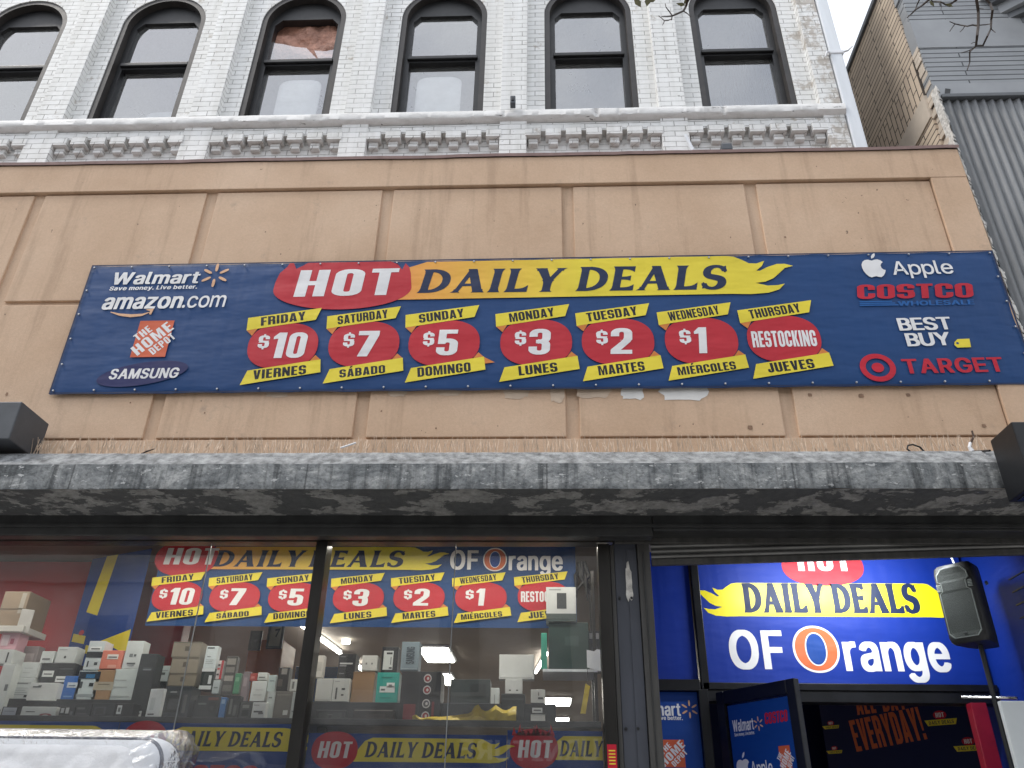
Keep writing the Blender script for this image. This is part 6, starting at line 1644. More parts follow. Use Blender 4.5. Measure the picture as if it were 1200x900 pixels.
CM = {}
def cm(rgb, rough=.5, name='carton'):
    k = (rgb, rough)
    if k not in CM:
        CM[k] = pm(name + '_print', s2l(*rgb), .07, 7, rough, .06, 60)
    return CM[k]
WHI, DRK, GRY, KRF = (205, 210, 208), (30, 34, 38), (120, 125, 125), (150, 118, 84)
def carton(px, rgb, label, decals=(), dep=.12, Y=None, yaw=0, name='carton', cat='carton', group='boxed goods in the shop window', rough=.5):
    x0, y0, x1, y1 = px
    onr = abs(y1 - 822) <= 6
    ons = y1 >= 836
    if Y is None:
        Y = RY + .02 if (onr or y1 < 822) else SHY - .03
    b, t = at((x0 + x1) / 2, y1, Y), at((x0 + x1) / 2, y0, Y)
    zb = zR + .0015 if onr and Y >= RY - .03 else zS + .0015 if ons else b.z
    zt_ = t.z
    ym = (y0 + y1) / 2
    w = at(x1, ym, Y).x - at(x0, ym, Y).x
    cx = at((x0 + x1) / 2, ym, Y).x
    h = zt_ - zb
    Mx = Matrix.Translation((cx, Y, zb)) @ Matrix.Rotation(R(yaw), 4, 'Z')
    mt = cm(rgb, rough)
    m2 = MB(); m2.box((-w / 2, 0, 0), (w / 2, dep, h), mt, .0035, Mx)
    o = tag(m2.build(name, origin=(cx, Y, zb)), label, cat, group)
    for d in decals:
        (u0, v0, u1, v1), c = d[0], d[1]
        m2 = MB()
        e = -.0016 - .0008 * (d[3] if len(d) > 3 else 0)
        if len(d) > 2 and d[2] == 'o':
            pts = ellipse((u0 + u1) / 2 * w - w / 2, (v0 + v1) / 2 * h, (u1 - u0) / 2 * w, (v1 - v0) / 2 * h, 24)
        else:
            pts = [(u0 * w - w / 2, v0 * h), (u1 * w - w / 2, v0 * h), (u1 * w - w / 2, v1 * h), (u0 * w - w / 2, v1 * h)]
        m2.raw([Mx @ Vector((a, e, b_)) for a, b_ in pts], [list(range(len(pts)))], cm(c))
        m2.build('printed_label', o, fix=False)
    return o
def lines(u0, u1, v0, v1, n, c=(70, 75, 80)):
    r = []
    for i in range(n):
        v = v1 - (v1 - v0) * i / max(1, n - 1)
        r.append(((u0, v, u1 - (.18 * (u1 - u0) if i % 2 else 0), v + .022), c))
    return r
TAGW = lambda u, v, w=.4, h=.18: ((u, v, u + w, v + h), (225, 228, 226))
carton((0, 693, 30, 733), (142, 124, 104), 'large brown carton on top of the pile at the far left of the window', [((.72, .35, .9, .95), (165, 158, 146)), ((.0, .46, 1, .50), (112, 98, 82))], .28, Y=5.78)
carton((-6, 733, 27, 740), (200, 198, 192), 'thin white slab under the large brown carton at the far left', (), .3, Y=5.76)
carton((0, 740, 21, 761), (205, 160, 170), 'pink and white pack under the white slab at the far left', [((.1, .2, .5, .8), (225, 205, 210)), ((.6, .3, .8, .6), (170, 90, 110))], .12, Y=5.8)
carton((23, 714, 36, 741), (198, 196, 192), 'upright white carton flap beside the large brown carton', (), .03, yaw=30, Y=5.78)
carton((-4, 761, 15, 778), WHI, 'white carton under the pink pack at the far left', [((.62, .1, .72, .8), (70, 74, 76))], .14, Y=5.7)
carton((-6, 778, 9, 843), WHI, 'tall white carton at the left edge of the photo', [((.66, .5, .9, .62), (110, 116, 118)), ((.5, .1, .9, .16), (120, 124, 126))], .14, Y=5.68)
carton((17, 757, 34, 843), (148, 138, 138), 'greyish see-through pack left of the white carton column', [((.2, .55, .8, .9), (175, 165, 163)), ((.2, .1, .8, .4), (60, 62, 66))], .08, Y=5.9)
carton((1, 828, 20, 844), DRK, 'dark carton with a pale grey label at the bottom left of the window', [((.08, .15, .92, .9), (170, 178, 190)), ((.2, .5, .8, .56), (110, 118, 130))], .12)
carton((24, 828, 65, 844), WHI, 'wide white carton with a red arc print, bottom row left', [((.55, -.0, .9, .35), (140, 60, 70), 'o'), ((.62, .0, .83, .22), WHI, 'o', 1), ((.14, .45, .4, .53), (60, 64, 66))], .14)
carton((69, 828, 87, 843), DRK, 'dark carton with small white items on its front, bottom row', [((.1, .4, .3, .85), (190, 194, 194)), ((.4, .35, .62, .9), (205, 207, 206)), ((.7, .2, .9, .55), (90, 94, 98))], .12)
carton((15, 794, 37, 820), WHI, 'white carton with a dark bar print below the small white one', lines(.1, .9, .70, .74, 2, (60, 64, 70)) + lines(.15, .8, .2, .5, 4, (150, 155, 158)) + [((.7, .08, .85, .2), (50, 52, 56))], .14)
carton((24, 776, 44, 794), WHI, 'small white carton stacked on the one with a dark bar print', lines(.2, .7, .3, .6, 2, (150, 156, 158)), .12)
carton((33, 800, 67, 821), (210, 213, 211), 'broad plain white carton with a grey script mark, upper row', [((.12, .72, .40, .80), (90, 96, 98)), ((.30, .78, .42, .85), (90, 96, 98))], .16, Y=5.70)
carton((45, 777, 64, 822), (34, 38, 38), 'black carton with a white oval label behind the broad white carton', [TAGW(.10, .62, .7, .17), ((.2, .68, .7, .71), (70, 74, 74), None, 1), ((.1, .3, .5, .4), (80, 60, 60))], .12, Y=5.78)
carton((64, 777, 83, 822), (28, 32, 34), 'black carton with a crooked white label right of the oval-labelled one', [TAGW(.0, .48, .8, .16), ((.08, .54, .7, .57), (70, 74, 74), None, 1), ((.1, .82, .9, .86), (70, 74, 76))], .12, Y=5.78)
carton((48, 763, 63, 777), WHI, 'small white carton with grey lettering on top of the oval-labelled black one', [((.15, .25, .75, .4), (110, 114, 116))], .11, Y=5.78)
carton((66, 758, 89, 777), WHI, 'square white carton with a tiny round mark on the upper left row', [((.42, .28, .54, .44), (60, 64, 66), 'o'), ((.1, .8, .5, .84), (150, 154, 156))], .11, Y=5.78)
carton((73, 792, 93, 820), (50, 110, 190), 'bright blue carton with a white label on the upper row', [((.25, .5, .85, .72), (205, 215, 225)), ((.35, .56, .75, .60), (80, 100, 130), None, 1), ((.2, .1, .7, .16), (110, 160, 215))], .12)
carton((89, 786, 115, 821), (200, 212, 214), 'white carton with a dark landscape picture across its top', [((.02, .72, .98, .97), (24, 40, 56)), ((.35, .74, .75, .88), (40, 110, 160), None, 1), ((.16, .40, .28, .62), (60, 66, 70)), ((.58, .46, .78, .58), (50, 56, 60)), ((.1, .1, .9, .2), (150, 160, 164))], .12)
carton((101, 751, 120, 785), (205, 214, 216), 'tall white and black carton with an oval label, on the landscape carton', [((.0, .42, 1, .62), (26, 30, 34)), ((.14, .66, .86, .80), (235, 238, 236)), ((.22, .70, .76, .74), (60, 64, 66), None, 1), ((.62, .16, .82, .26), (60, 66, 70)), ((.18, .1, .28, .3), (70, 76, 80))], .12)
carton((118, 762, 143, 784), (222, 128, 106), 'coral pink carton with a white label, upper row', [((.28, .52, .80, .78), (232, 226, 220)), ((.34, .60, .74, .66), (70, 70, 70), None, 1), ((.4, .06, .8, .22), (236, 170, 150))], .14)
carton((110, 785, 133, 821), (168, 134, 98), 'kraft brown carton with a paler band, under the coral carton', [((.0, .32, 1, .60), (176, 168, 150)), ((.2, .5, .8, .53), (120, 112, 96), None, 1)], .12)
carton((131, 784, 158, 821), (200, 210, 208), 'white carton with a notched side under the tall white one', [((.06, .1, .86, .14), (165, 174, 172)), ((.1, .4, .7, .43), (170, 178, 176)), ((.1, .62, .6, .65), (160, 168, 166))], .12)
carton((146, 751, 166, 784), (205, 211, 210), 'tall white carton with small grey prints right of the coral carton', [((.3, .42, .5, .54), (120, 126, 128)), ((.56, .44, .7, .52), (90, 96, 98)), ((.25, .16, .75, .22), (90, 96, 98)), ((.3, .1, .7, .13), (150, 154, 156))], .10)
carton((157, 766, 177, 843), (20, 30, 32), 'tall black slim carton with a white tag at its foot', [((.18, .05, .80, .13), (225, 230, 228)), ((.26, .08, .7, .10), (70, 74, 76), None, 1), ((.3, .74, .8, .76), (120, 128, 130)), ((.3, .77, .8, .78), (90, 98, 100))], .12, Y=5.66)
carton((179, 780, 197, 809), (196, 206, 204), 'half white, half black carton right of the tall black slim one', [((.0, .0, 1, .36), (22, 30, 30)), ((.1, .62, .75, .72), (90, 96, 96)), ((.1, .78, .9, .81), (150, 156, 156))], .12, Y=5.78)
carton((172, 807, 190, 843), (206, 212, 214), 'slanting flat white carton standing in front of the black ones', [((.16, .14, .62, .18), (50, 54, 56)), ((.2, .3, .5, .7), (184, 192, 194))], .03, Y=5.62, yaw=-12)
carton((202, 752, 235, 770), (138, 130, 116), 'grey-brown carton, topmost of the stack of three', [((.45, .4, .62, .7), (92, 86, 76)), ((0, .92, 1, .98), (110, 104, 92))], .2)
carton((200, 770, 232, 789), (142, 134, 120), 'grey-brown carton, middle of the stack of three', [((.45, .4, .62, .7), (96, 88, 78)), ((0, .92, 1, .98), (112, 106, 94))], .2)
carton((197, 789, 229, 804), (134, 126, 110), 'grey-brown carton, lowest of the stack of three', [((.45, .35, .62, .72), (92, 86, 76)), ((0, .92, 1, .98), (108, 102, 90))], .2)
carton((191, 804, 222, 843), (56, 62, 66), 'dark grey carton with an oven picture, under the stack of three', [((.12, .22, .7, .72), (28, 32, 34)), ((.2, .3, .62, .62), (58, 62, 64), None, 1), ((.76, .2, .88, .75), (90, 92, 92)), ((.2, .8, .45, .84), (150, 156, 156))], .16, Y=5.64)
carton((107, 824, 134, 843), (34, 40, 46), 'dark carton with a grey square print, bottom row middle left', [((.12, .15, .62, .75), (62, 66, 70)), ((.2, .25, .54, .65), (40, 44, 48), None, 1)], .12)
carton((135, 824, 156, 843), (26, 30, 34), 'dark carton with a small upright white tag, bottom row', [((.08, .25, .34, .85), (215, 220, 220)), ((.14, .4, .28, .7), (110, 116, 118), None, 1)], .12)
carton((88, 824, 106, 843), (46, 50, 54), 'dull grey carton in the bottom row left of the square-print one', [((.1, .55, .6, .7), (90, 94, 96)), ((.2, .2, .8, .3), (74, 76, 80))], .12)
carton((240, 757, 254, 783), (202, 212, 214), 'slim pale phone carton right of the brown stack', [((.12, .88, .7, .94), (60, 66, 68)), ((.2, .5, .5, .53), (110, 118, 118))] + lines(.15, .8, .2, .36, 3, (150, 160, 160)), .06)
carton((235, 783, 250, 808), (26, 40, 38), 'dark green carton with white rims under the slim phone carton', [((.0, .84, 1, 1), (205, 212, 212)), ((.0, .0, .95, .18), (205, 212, 212)), ((.62, .26, .86, .66), (200, 206, 206))], .12)
carton((229, 815, 256, 843), (34, 42, 42), 'large dark carton with a round lens picture, bottom row', [((.55, .25, .88, .72), (16, 20, 20), 'o'), ((.63, .36, .80, .60), (46, 52, 52), 'o', 1), ((.1, .6, .45, .68), (100, 108, 104)), ((.5, .8, .95, .92), (110, 58, 46))], .14)
carton((254, 774, 261, 796), (200, 196, 194), 'slim red and white carton right of the dark green one', [((.6, .0, 1, 1), (170, 40, 46)), ((.1, .7, .5, .8), (60, 60, 60)), ((.1, .5, .5, .6), (190, 60, 60)), ((.1, .2, .5, .3), (60, 60, 60))], .05)
carton((249, 797, 257, 813), (176, 186, 188), 'small pale grey carton under the slim red and white one', [((.2, .4, .8, .5), (120, 130, 130))], .06)
carton((262, 769, 275, 815), (60, 58, 54), 'hanging column of small blister packs', [((.1, .78, .9, .94), (140, 136, 128)), ((.1, .58, .9, .72), (120, 116, 110)), ((.1, .36, .9, .5), (150, 146, 138)), ((.1, .1, .9, .26), (100, 98, 92))], .05)
carton((274, 789, 281, 813), (60, 130, 92), 'slim green pack between blister packs and grey pouch', [((.2, .6, .8, .8), (110, 165, 130))], .04)
carton((283, 787, 291, 822), (124, 112, 116), 'tapering grey pouch left of the small red carton', [((.2, .5, .7, .8), (150, 138, 140))], .04)
carton((293, 789, 301, 798), (168, 66, 56), 'tiny red carton on the white carton', [((.2, .3, .7, .6), (200, 120, 110))], .05)
carton((302, 788, 313, 797), (208, 210, 206), 'tiny white carton beside the tiny red one', [((.15, .3, .8, .42), (90, 94, 94))], .05)
carton((294, 798, 312, 821), (208, 212, 210), 'white carton with a faint grey swoosh right of the grey pouch', [((.2, .3, .75, .34), (170, 176, 176)), ((.3, .55, .8, .58), (180, 186, 186))], .10)
carton((295, 823, 311, 844), (204, 208, 208), 'white carton with dark cable print in the bottom row', [((.15, .4, .8, .5), (50, 54, 56)), ((.5, .3, .85, .4), (70, 74, 76)), ((.1, .8, .5, .85), (150, 154, 154))], .10)
carton((257, 817, 264, 843), (64, 122, 186), 'slim blue pack standing in the bottom row', [((.2, .7, .8, .9), (150, 185, 220))], .05)
carton((266, 815, 280, 843), (44, 48, 46), 'dark see-through pack right of the slim blue one', [((.2, .2, .4, .85), (110, 112, 108)), ((.55, .15, .8, .6), (84, 88, 86))], .06)
carton((281, 823, 294, 843), (70, 74, 72), 'grey blister pack left of the cable-print carton', [((.2, .2, .8, .55), (36, 40, 40)), ((.2, .65, .8, .85), (130, 132, 128))], .06)
carton((314, 791, 323, 810), (190, 204, 202), 'slim pale green carton above the long pale one', [((.2, .6, .8, .66), (120, 130, 128))], .06, Y=5.72)
carton((312, 810, 320, 843), (188, 196, 194), 'long slim pale carton left of the taupe one', [((.2, .75, .7, .8), (120, 126, 126))], .06, Y=5.62)
carton((321, 810, 341, 843), (104, 100, 92), 'taupe carton with a small white tag near its foot', [((.58, .2, .86, .36), (200, 202, 198)), ((.1, .86, .9, .89), (134, 130, 122))], .10, Y=5.64)
carton((325, 782, 338, 810), (48, 44, 42), 'dark cluttered pack on top of the taupe carton', [((.3, .7, .8, .95), (150, 146, 140)), ((.1, .2, .5, .5), (92, 84, 76))], .08, Y=5.68)
carton((340, 796, 348, 810), (206, 208, 204), 'small white label carton at the mullion, left pane', [((.3, .2, .6, .8), (110, 112, 110))], .06, Y=5.66)
carton((341, 811, 349, 843), (172, 178, 176), 'slim grey carton nearest the mullion, left pane', [((.2, .3, .8, .34), (120, 124, 124))], .06, Y=5.62)
# right-hand panes
carton((396, 766, 416, 796), (32, 30, 32), 'tall black carton with white lettering on top of the white pair', [((.1, .58, .85, .64), (190, 190, 190)), ((.1, .50, .5, .54), (150, 150, 150)), ((.1, .86, .4, .9), (110, 110, 112)), ((.1, .2, .4, .24), (110, 110, 112))], .12)
carton((370, 795, 389, 823), (192, 194, 190), 'white carton, left one of the pair right of the mullion', [((.1, .05, .9, .08), (160, 162, 158))], .14, Y=5.72)
carton((389.5, 795, 409, 823), (198, 200, 196), 'white carton with small dark prints, right one of the pair', [((.2, .1, .3, .6), (70, 72, 72)), ((.55, .5, .75, .58), (50, 52, 52)), ((.55, .25, .7, .32), (70, 72, 72)), ((.1, .85, .4, .88), (150, 152, 150))], .14, Y=5.72)
carton((370, 768, 379, 794), (196, 192, 184), 'small pale jar-shaped pack behind the white pair', [((.2, .3, .8, .7), (176, 172, 164))], .06, Y=5.85)
carton((412, 787, 438, 823), (150, 118, 84), 'plain kraft carton left of the teal one', [((.0, .96, 1, .985), (126, 98, 68))], .14)
carton((424, 768, 442, 786), (206, 206, 200), 'small white carton on top of the plain kraft one', [((.25, .4, .35, .52), (130, 130, 128)), ((.62, .4, .72, .52), (130, 130, 128))], .10)
carton((447, 758, 466, 788), (26, 28, 30), 'black carton with a tall white label on top of the teal one', [((.12, .1, .72, .84), (205, 210, 206)), ((.3, .70, .66, .78), (40, 42, 44), None, 1), ((.5, .14, .68, .20), (40, 42, 44), None, 1), ((.56, .3, .62, .6), (110, 114, 112), None, 1)] , .10)
o = carton((470, 752, 491, 786), (122, 138, 146), 'grey-blue carton with upright lettering on the icon carton', [((.06, .05, .94, .08), (150, 164, 170))], .12)
carton((441, 788, 467, 823), (44, 160, 148), 'teal carton with a white device picture', [((.16, .34, .84, .54), (215, 222, 220)), ((.46, .50, .82, .66), (225, 230, 228)), ((.22, .40, .4, .46), (110, 116, 116), None, 1), ((.55, .55, .7, .60), (110, 116, 116), None, 1), ((.2, .15, .7, .17), (30, 120, 112)), ((.2, .82, .7, .85), (30, 120, 112))], .14)
ic = []
for v in (.86, .63, .36, .12):
    ic += [((.56, v - .09, .76, v + .09), (210, 208, 206), 'o', 1), ((.585, v - .065, .735, v + .065), (150, 34, 40) if v != .36 else (90, 90, 92), 'o', 2), ((.64, v - .03, .70, v + .03), (220, 215, 212), 'o', 3)]
carton((469, 787, 516, 843), (26, 26, 30), 'big black carton with a column of four round icons', [((.46, .0, .48, 1), (50, 50, 54)), ((.1, .05, .40, .35), (120, 28, 34)), ((.8, .1, .86, .4), (120, 28, 34))] + ic, .2, Y=5.62)
carton((370, 832, 404, 844), (58, 62, 64), 'low dark carton with grey prints at the foot of the white pair', [((.1, .2, .45, .75), (84, 88, 88)), ((.55, .2, .9, .75), (80, 84, 84)), ((.4, .5, .6, .6), (130, 132, 130))], .1)
carton((414, 831, 461, 844), (48, 42, 40), 'low wide dark carton under clear plastic, foot of the kraft carton', [((.02, .84, .98, .92), (140, 136, 130)), ((.3, .2, .8, .6), (64, 58, 54))], .1)
carton((585, 767, 626, 796), (206, 208, 206), 'broad blank white carton in the right half of the window', [((.02, .05, .98, .09), (180, 182, 180))], .08, Y=6.0)
carton((592, 796, 612, 813), (200, 202, 200), 'small white carton with two dots under the broad blank one', [((.22, .2, .34, .28), (50, 52, 54)), ((.64, .2, .76, .28), (50, 52, 54))], .08, Y=5.95)
carton((575, 806, 585, 833), (200, 206, 204), 'slim upright white carton left of the dark appliance carton', [((.4, .3, .5, .7), (150, 156, 154))], .06, Y=5.82)
carton((587, 813, 615, 844), (38, 42, 44), 'dark appliance carton under the small two-dot one', [((.05, .8, .95, .85), (64, 68, 68)), ((.3, .3, .7, .6), (56, 60, 60))], .14, Y=5.7)
carton((622, 808, 639, 844), (196, 198, 194), 'white and black layered carton near the red flame poster', [((0, .30, 1, .62), (34, 36, 40)), ((.1, .34, .8, .48), (205, 208, 206), None, 1), ((.2, .39, .7, .43), (80, 82, 84), None, 2), ((.5, .72, .85, .78), (70, 72, 74)), ((.5, .82, .58, .92), (110, 112, 112))], .10, Y=5.7)
carton((527, 796, 574, 842), (46, 54, 54), 'wide dark appliance carton behind the glass joint', [((.0, .48, 1, .5), (84, 92, 90)), ((.1, .2, .4, .3), (92, 98, 96)), ((.5, .12, .8, .3), (70, 78, 76)), ((.5, .62, .9, .9), (30, 36, 36))], .16, Y=5.86)
# lettering on the grey-blue carton runs upwards
bb = o.bound_box
w_ = max(v[0] for v in bb) - min(v[0] for v in bb); h_ = max(v[2] for v in bb)
cpl2 = Plane(Vector(o.location) + Vector((0, -.0025, 0)))
q = Print(cpl2); q.text('SAMSUNG', 'bold', cm((60, 72, 80)), 0, .03, .045, .055, w=h_ - .08, rot=math.pi / 2, track=9); q.build('lettering', o)

# pair of framed pictures, yellow cloth, hanging tag, glass shelf and its goods
def picture(px, Y, bg, label, fn=None):
    a, b = at(px[0], px[3], Y), at(px[2], px[1], Y)
    t = thing('picture', (a.x, Y, a.z), label, 'picture')
    m2 = MB(); m2.box((a.x, Y, a.z), (b.x, Y + .02, b.z), M['frame2'], .004); m2.build('picture_frame', t)
    p_ = Plane((a.x, Y - .001, a.z))
    w, h = b.x - a.x, b.z - a.z
    part('picture_print', p_, t, lambda q: (q.poly([(.02, .02), (w - .02, .02), (w - .02, h - .02), (.02, h - .02)], cm(bg), 0), fn(q, w, h) if fn else None))
picture((290, 739, 308, 762), 6.9, (44, 46, 44), 'small dark framed picture hanging behind the left pane', lambda q, w, h: q.poly([(.05, .06), (w - .06, .08), (w - .08, h * .5), (.09, h * .6)], cm((70, 74, 70)), 1))
picture((311, 731, 334, 760), 6.85, (196, 190, 166), 'cream framed picture with a dark angular stroke behind the left pane', lambda q, w, h: q.poly([(w * .45, h * .78), (w * .8, h * .82), (w * .58, h * .45), (w * .5, h * .48), (w * .64, h * .72), (w * .45, h * .70)], cm((26, 26, 28)), 1))
mb = MB()
vs, fs = [], []
NX = 30
for j in range(5):
    for i in range(NX + 1):
        u = i / NX
        x = at(484 + 121 * u, 845, 5.50).x
        zt0 = at(484 + 121 * u, 846 - 4 - 10 * u, 5.50).z
        pk = .05 * math.exp(-((u - .62) / .04) ** 2) + .035 * math.exp(-((u - .80) / .05) ** 2) + .03 * math.exp(-((u - .98) / .05) ** 2) + .02 * math.exp(-((u - .02) / .03) ** 2)
        y = 5.485 + .03 * math.sin(j * 1.3 + u * 9) * (j / 4) + .008 * noise.noise(Vector((u * 20, j, 2)))
        zb_ = at(484 + 121 * u, 851 - 2 * u, 5.50).z
        vs.append((x, y, zb_ + (zt0 + pk - zb_) * j / 4 + .006 * noise.noise(Vector((u * 17, j * 1.1, 5)))))
for j in range(4):
    for i in range(NX):
        a = j * (NX + 1) + i; fs.append((a, a + 1, a + NX + 2, a + NX + 1))
M['cloth'] = pm('yellow_folded_vinyl', (.62, .46, .03, 1), .2, 9, .35, .4, 30, dist=.01)
mb.raw(vs, fs, M['cloth'])
tag(mb.build('folded_vinyl', smooth=True, fix=False), 'crumpled yellow vinyl folded over the top of a blue poster', 'vinyl')
gs = thing('glass_shelf', (0, 5.85, 2.5), 'bright-edged glass shelf holding cartons at the right end of the window', 'shelf')
a, b = at(636, 785, 5.75), at(702, 782, 5.75)
mb = MB(); mb.box((a.x, 5.75, a.z - .012), (.335, 6.1, a.z + .006), M['pipe'], .002); mb.build('shelf_board', gs)
mb = MB(); mb.box((.31, 5.76, zS + .002), (.333, 5.785, 3.3), M['alu'], .002); mb.box((.31, 6.06, zS + .002), (.333, 6.085, 3.3), M['alu'], .002); mb.build('upright', gs)
zsh = a.z + .008
def shelf_carton(px, Y, dep, rgb, label, decals, zb=None):
    o = carton(px, rgb, label, decals, dep, Y=Y)
    if zb is not None:
        o.location.z = zb
    return o
o1 = shelf_carton((643, 726, 690, 782), 5.80, .22, (38, 58, 54), 'large dark green carton on the glass shelf', [((.4, .5, .75, .7), (56, 74, 70)), ((0, .93, .9, .96), (54, 74, 70))])
o1.location.z = zsh
htop = zsh + max(v[2] for v in o1.bound_box)
o2 = shelf_carton((640, 684, 675, 724), 5.78, .18, (186, 188, 186), 'white carton with a black device picture on the dark green one', [((.36, .36, .68, .82), (44, 48, 50)), ((.0, .0, 1, .22), (60, 70, 68)), ((.1, .9, .5, .93), (120, 124, 124))])
o2.location.z = htop + .002
o3 = shelf_carton((634, 728, 641, 770), 5.77, .04, (60, 150, 128), 'thin teal folder leaning left of the dark green carton', ())
o3.location.z = zsh
o4 = shelf_carton((688, 690, 702, 735), 5.84, .10, (44, 46, 48), 'dark blister pack beside the white device carton', [((.1, .8, .9, .95), (150, 150, 146)), ((.2, .2, .8, .6), (70, 72, 72)), ((.0, .0, .9, .08), (170, 170, 166))])
o4.location.z = zsh + .0
c = at(698, 772, 5.72)
mb = MB(); mb.prism([(-.06, -.06), (.055, -.09), (.06, .05), (.01, .06), (-.01, .045), (-.06, .055)], lambda u, v: (c.x + u, 5.70, c.z + v), lambda u, v: (c.x + u, 5.704, c.z + v), M['whitepaper'])
tag(mb.build('price_card'), 'white price card clipped to the glass shelf edge near the jamb', 'card')
c = at(685, 817, 5.7)
mb = MB(); mb.prism([(-.03, -.10), (.005, -.10), (.04, .07), (.01, .09)], lambda u, v: (c.x + u, 5.72, c.z + v), lambda u, v: (c.x + u, 5.724, c.z + v), M['cloth'])
mb.tube([(c.x + .02, 5.722, c.z + .08), (c.x + .03, 5.722, c.z + .22)], .002, M['cable'], 5)
tag(mb.build('hanging_tag'), 'small yellow tag hanging below the glass shelf', 'tag')
mb = MB(); p0 = at(682, 658, 5.86)
for k in range(5):
    mb.tube([p0 + Vector((.02 * math.sin(k * 2.2), .01 * k, -.0)), p0 + Vector((.05 * math.sin(k * 1.7), .02, -.10)), p0 + Vector((.06 * math.cos(k * 2.9), .03, -.20 - .02 * k))], [.014, .018, .006], M['cable'], 7)
mb.tube([(p0.x, p0.y, p0.z - .02), (p0.x, p0.y, 3.41)], .004, M['cable'], 5)
tag(mb.build('hanging_plant'), 'dark hanging artificial plant at the top right corner of the window', 'plant')

# ------------------------------------------------------------------ mattress in plastic wrap leaning on the window
mt = thing('mattress', (-2.75, 4.85, 0), 'white quilted mattress in clear plastic wrap leaning on the shop window', 'mattress')
pt_r, pt_t = at(193, 870, 4.62), at(100, 865, 4.62)
X1, ZT = pt_r.x + .01, pt_t.z
X0 = X1 - 1.52
lean = R(4)
Mm = Matrix.Translation((X0, 4.62 - math.tan(lean) * 0, 0)) 
def mpos(u, v, d):
    # u across, v up, d depth; leans back with height, anchored at the top
    y = 4.62 - (ZT - v) * math.tan(lean) + d
    return Vector((X0 + u, y, v))
Wm, z_b, rad = 1.52, .06, .13
def inside(u, v):
    # distance to rounded-rectangle edge
    du_ = max(rad - u, u - (Wm - rad), 0); dv_ = max(z_b + rad - v, v - (ZT - rad), 0)
    if du_ > 0 and dv_ > 0:
        return rad - math.hypot(du_, dv_)
    return min(u, Wm - u, v - z_b, ZT - v)
nu, nv = 110, 140
vs, fs = [], []
def clampuv(u, v):
    cu_, cv_ = min(max(u, rad), Wm - rad), min(max(v, z_b + rad), ZT - rad)
    d = Vector((u - cu_, v - cv_))
    if d.length > rad:
        d = d.normalized() * rad
        return cu_ + d.x, cv_ + d.y
    return u, v
for j in range(nv + 1):
    for i in range(nu + 1):
        u, v = clampuv(Wm * i / nu, z_b + (ZT - z_b) * j / nv)
        e = max(0, min(1, inside(u, v) / .07))
        puff = .035 * math.sqrt(e)
        a, b = u / .15, v / .15
        q1 = abs(math.sin(math.pi * (a + b) / 2 + .5 * math.sin(b * 1.3))) * abs(math.sin(math.pi * (a - b) / 2 + .4 * math.sin(a * 1.7)))
        q1 = q1 ** .6 * .007 * e + .010 * noise.noise(Vector((u * 14, v * 14, 1))) * e
        vs.append(mpos(u, v, -puff - q1))
for j in range(nv):
    for i in range(nu):
        a = j * (nu + 1) + i; fs.append((a, a + 1, a + nu + 2, a + nu + 1))
mb = MB(); mb.raw(vs, fs, M['mattress']); mb.build('quilted_top', mt, smooth=True, fix=False)
per = []
for k in range(4):
    cxp, cyp = ((Wm - rad, ZT - rad), (rad, ZT - rad), (rad, z_b + rad), (Wm - rad, z_b + rad))[k]
    for i in range(9):
        a = k * math.pi / 2 + math.pi / 2 * i / 8
        per.append((cxp + rad * math.cos(a), cyp + rad * math.sin(a)))
per.append(per[0])
mb = MB()
m0 = len(per)
DEP = .24
vs = []
for d, g in ((0, 0), (.05, .012), (.12, .016), (.19, .012), (DEP, 0)):
    for u, v in per:
        vs.append(mpos(Wm / 2 + (u - Wm / 2) * (1 + g), z_b + (v - z_b) * (1 + g * .5), d))
fs = [(r * m0 + i, r * m0 + i + 1, (r + 1) * m0 + i + 1, (r + 1) * m0 + i) for r in range(4) for i in range(m0 - 1)]
mb.raw(vs, fs, M['mattress'])
vv, ff = fill2d([per[:-1]]); mb.raw([mpos(u, v, DEP) for u, v in vv], ff, M['mattress'])
mb.build('side_border', mt, smooth=True)
for d in (0.0, DEP):
    mb = MB(); mb.tube([mpos(u, v, d) for u, v in per], .011, M['piping'], 8, False); mb.build('piping', mt, smooth=True)
# crumpled bag: loose shell round the whole mattress
mb = MB()
vs = []
rows = []
for r, (d, g) in enumerate(((-.075, -.10), (-.085, .0), (-.05, .03), (.06, .075), (.16, .085), (.28, .06), (.32, -.05))):
    row = []
    for i, (u, v) in enumerate(per):
        t = i / (m0 - 1)
        k = noise.fractal(Vector((math.cos(t * 6.283) * 6, math.sin(t * 6.283) * 6, r * .8)), 1.0, 2.0, 4) * .018
        topk = .05 * max(0, 1 - abs(i - 7) / 8) if 2 <= r <= 5 else 0      # slack corner of the bag
        du_ = 1 if u > Wm / 2 else -1
        row.append(mpos(u + du_ * (g * (1 if abs(u - Wm / 2) > .5 else .0) + k + topk), v + (g * .4 if v > 1 else -g * .1) * (1 if r != 0 else 1) + k * .8 + topk * .5, d + k))
    rows.append(row)
m0b = len(per)
for row in rows: vs += row
fs = [(r * m0b + i, r * m0b + i + 1, (r + 1) * m0b + i + 1, (r + 1) * m0b + i) for r in range(len(rows) - 1) for i in range(m0b - 1)]
mb.raw(vs, fs, M['wrap']); mb.build('plastic_wrap', mt, smooth=True, fix=False)
mb = MB(); mb.box((X0 + .05, 4.40, 0.0), (X1 - .05, 4.80, .055), M['board'], .004); tag(mb.build('wooden_skid'), 'low pale board on the pavement under the wrapped mattress', 'board')

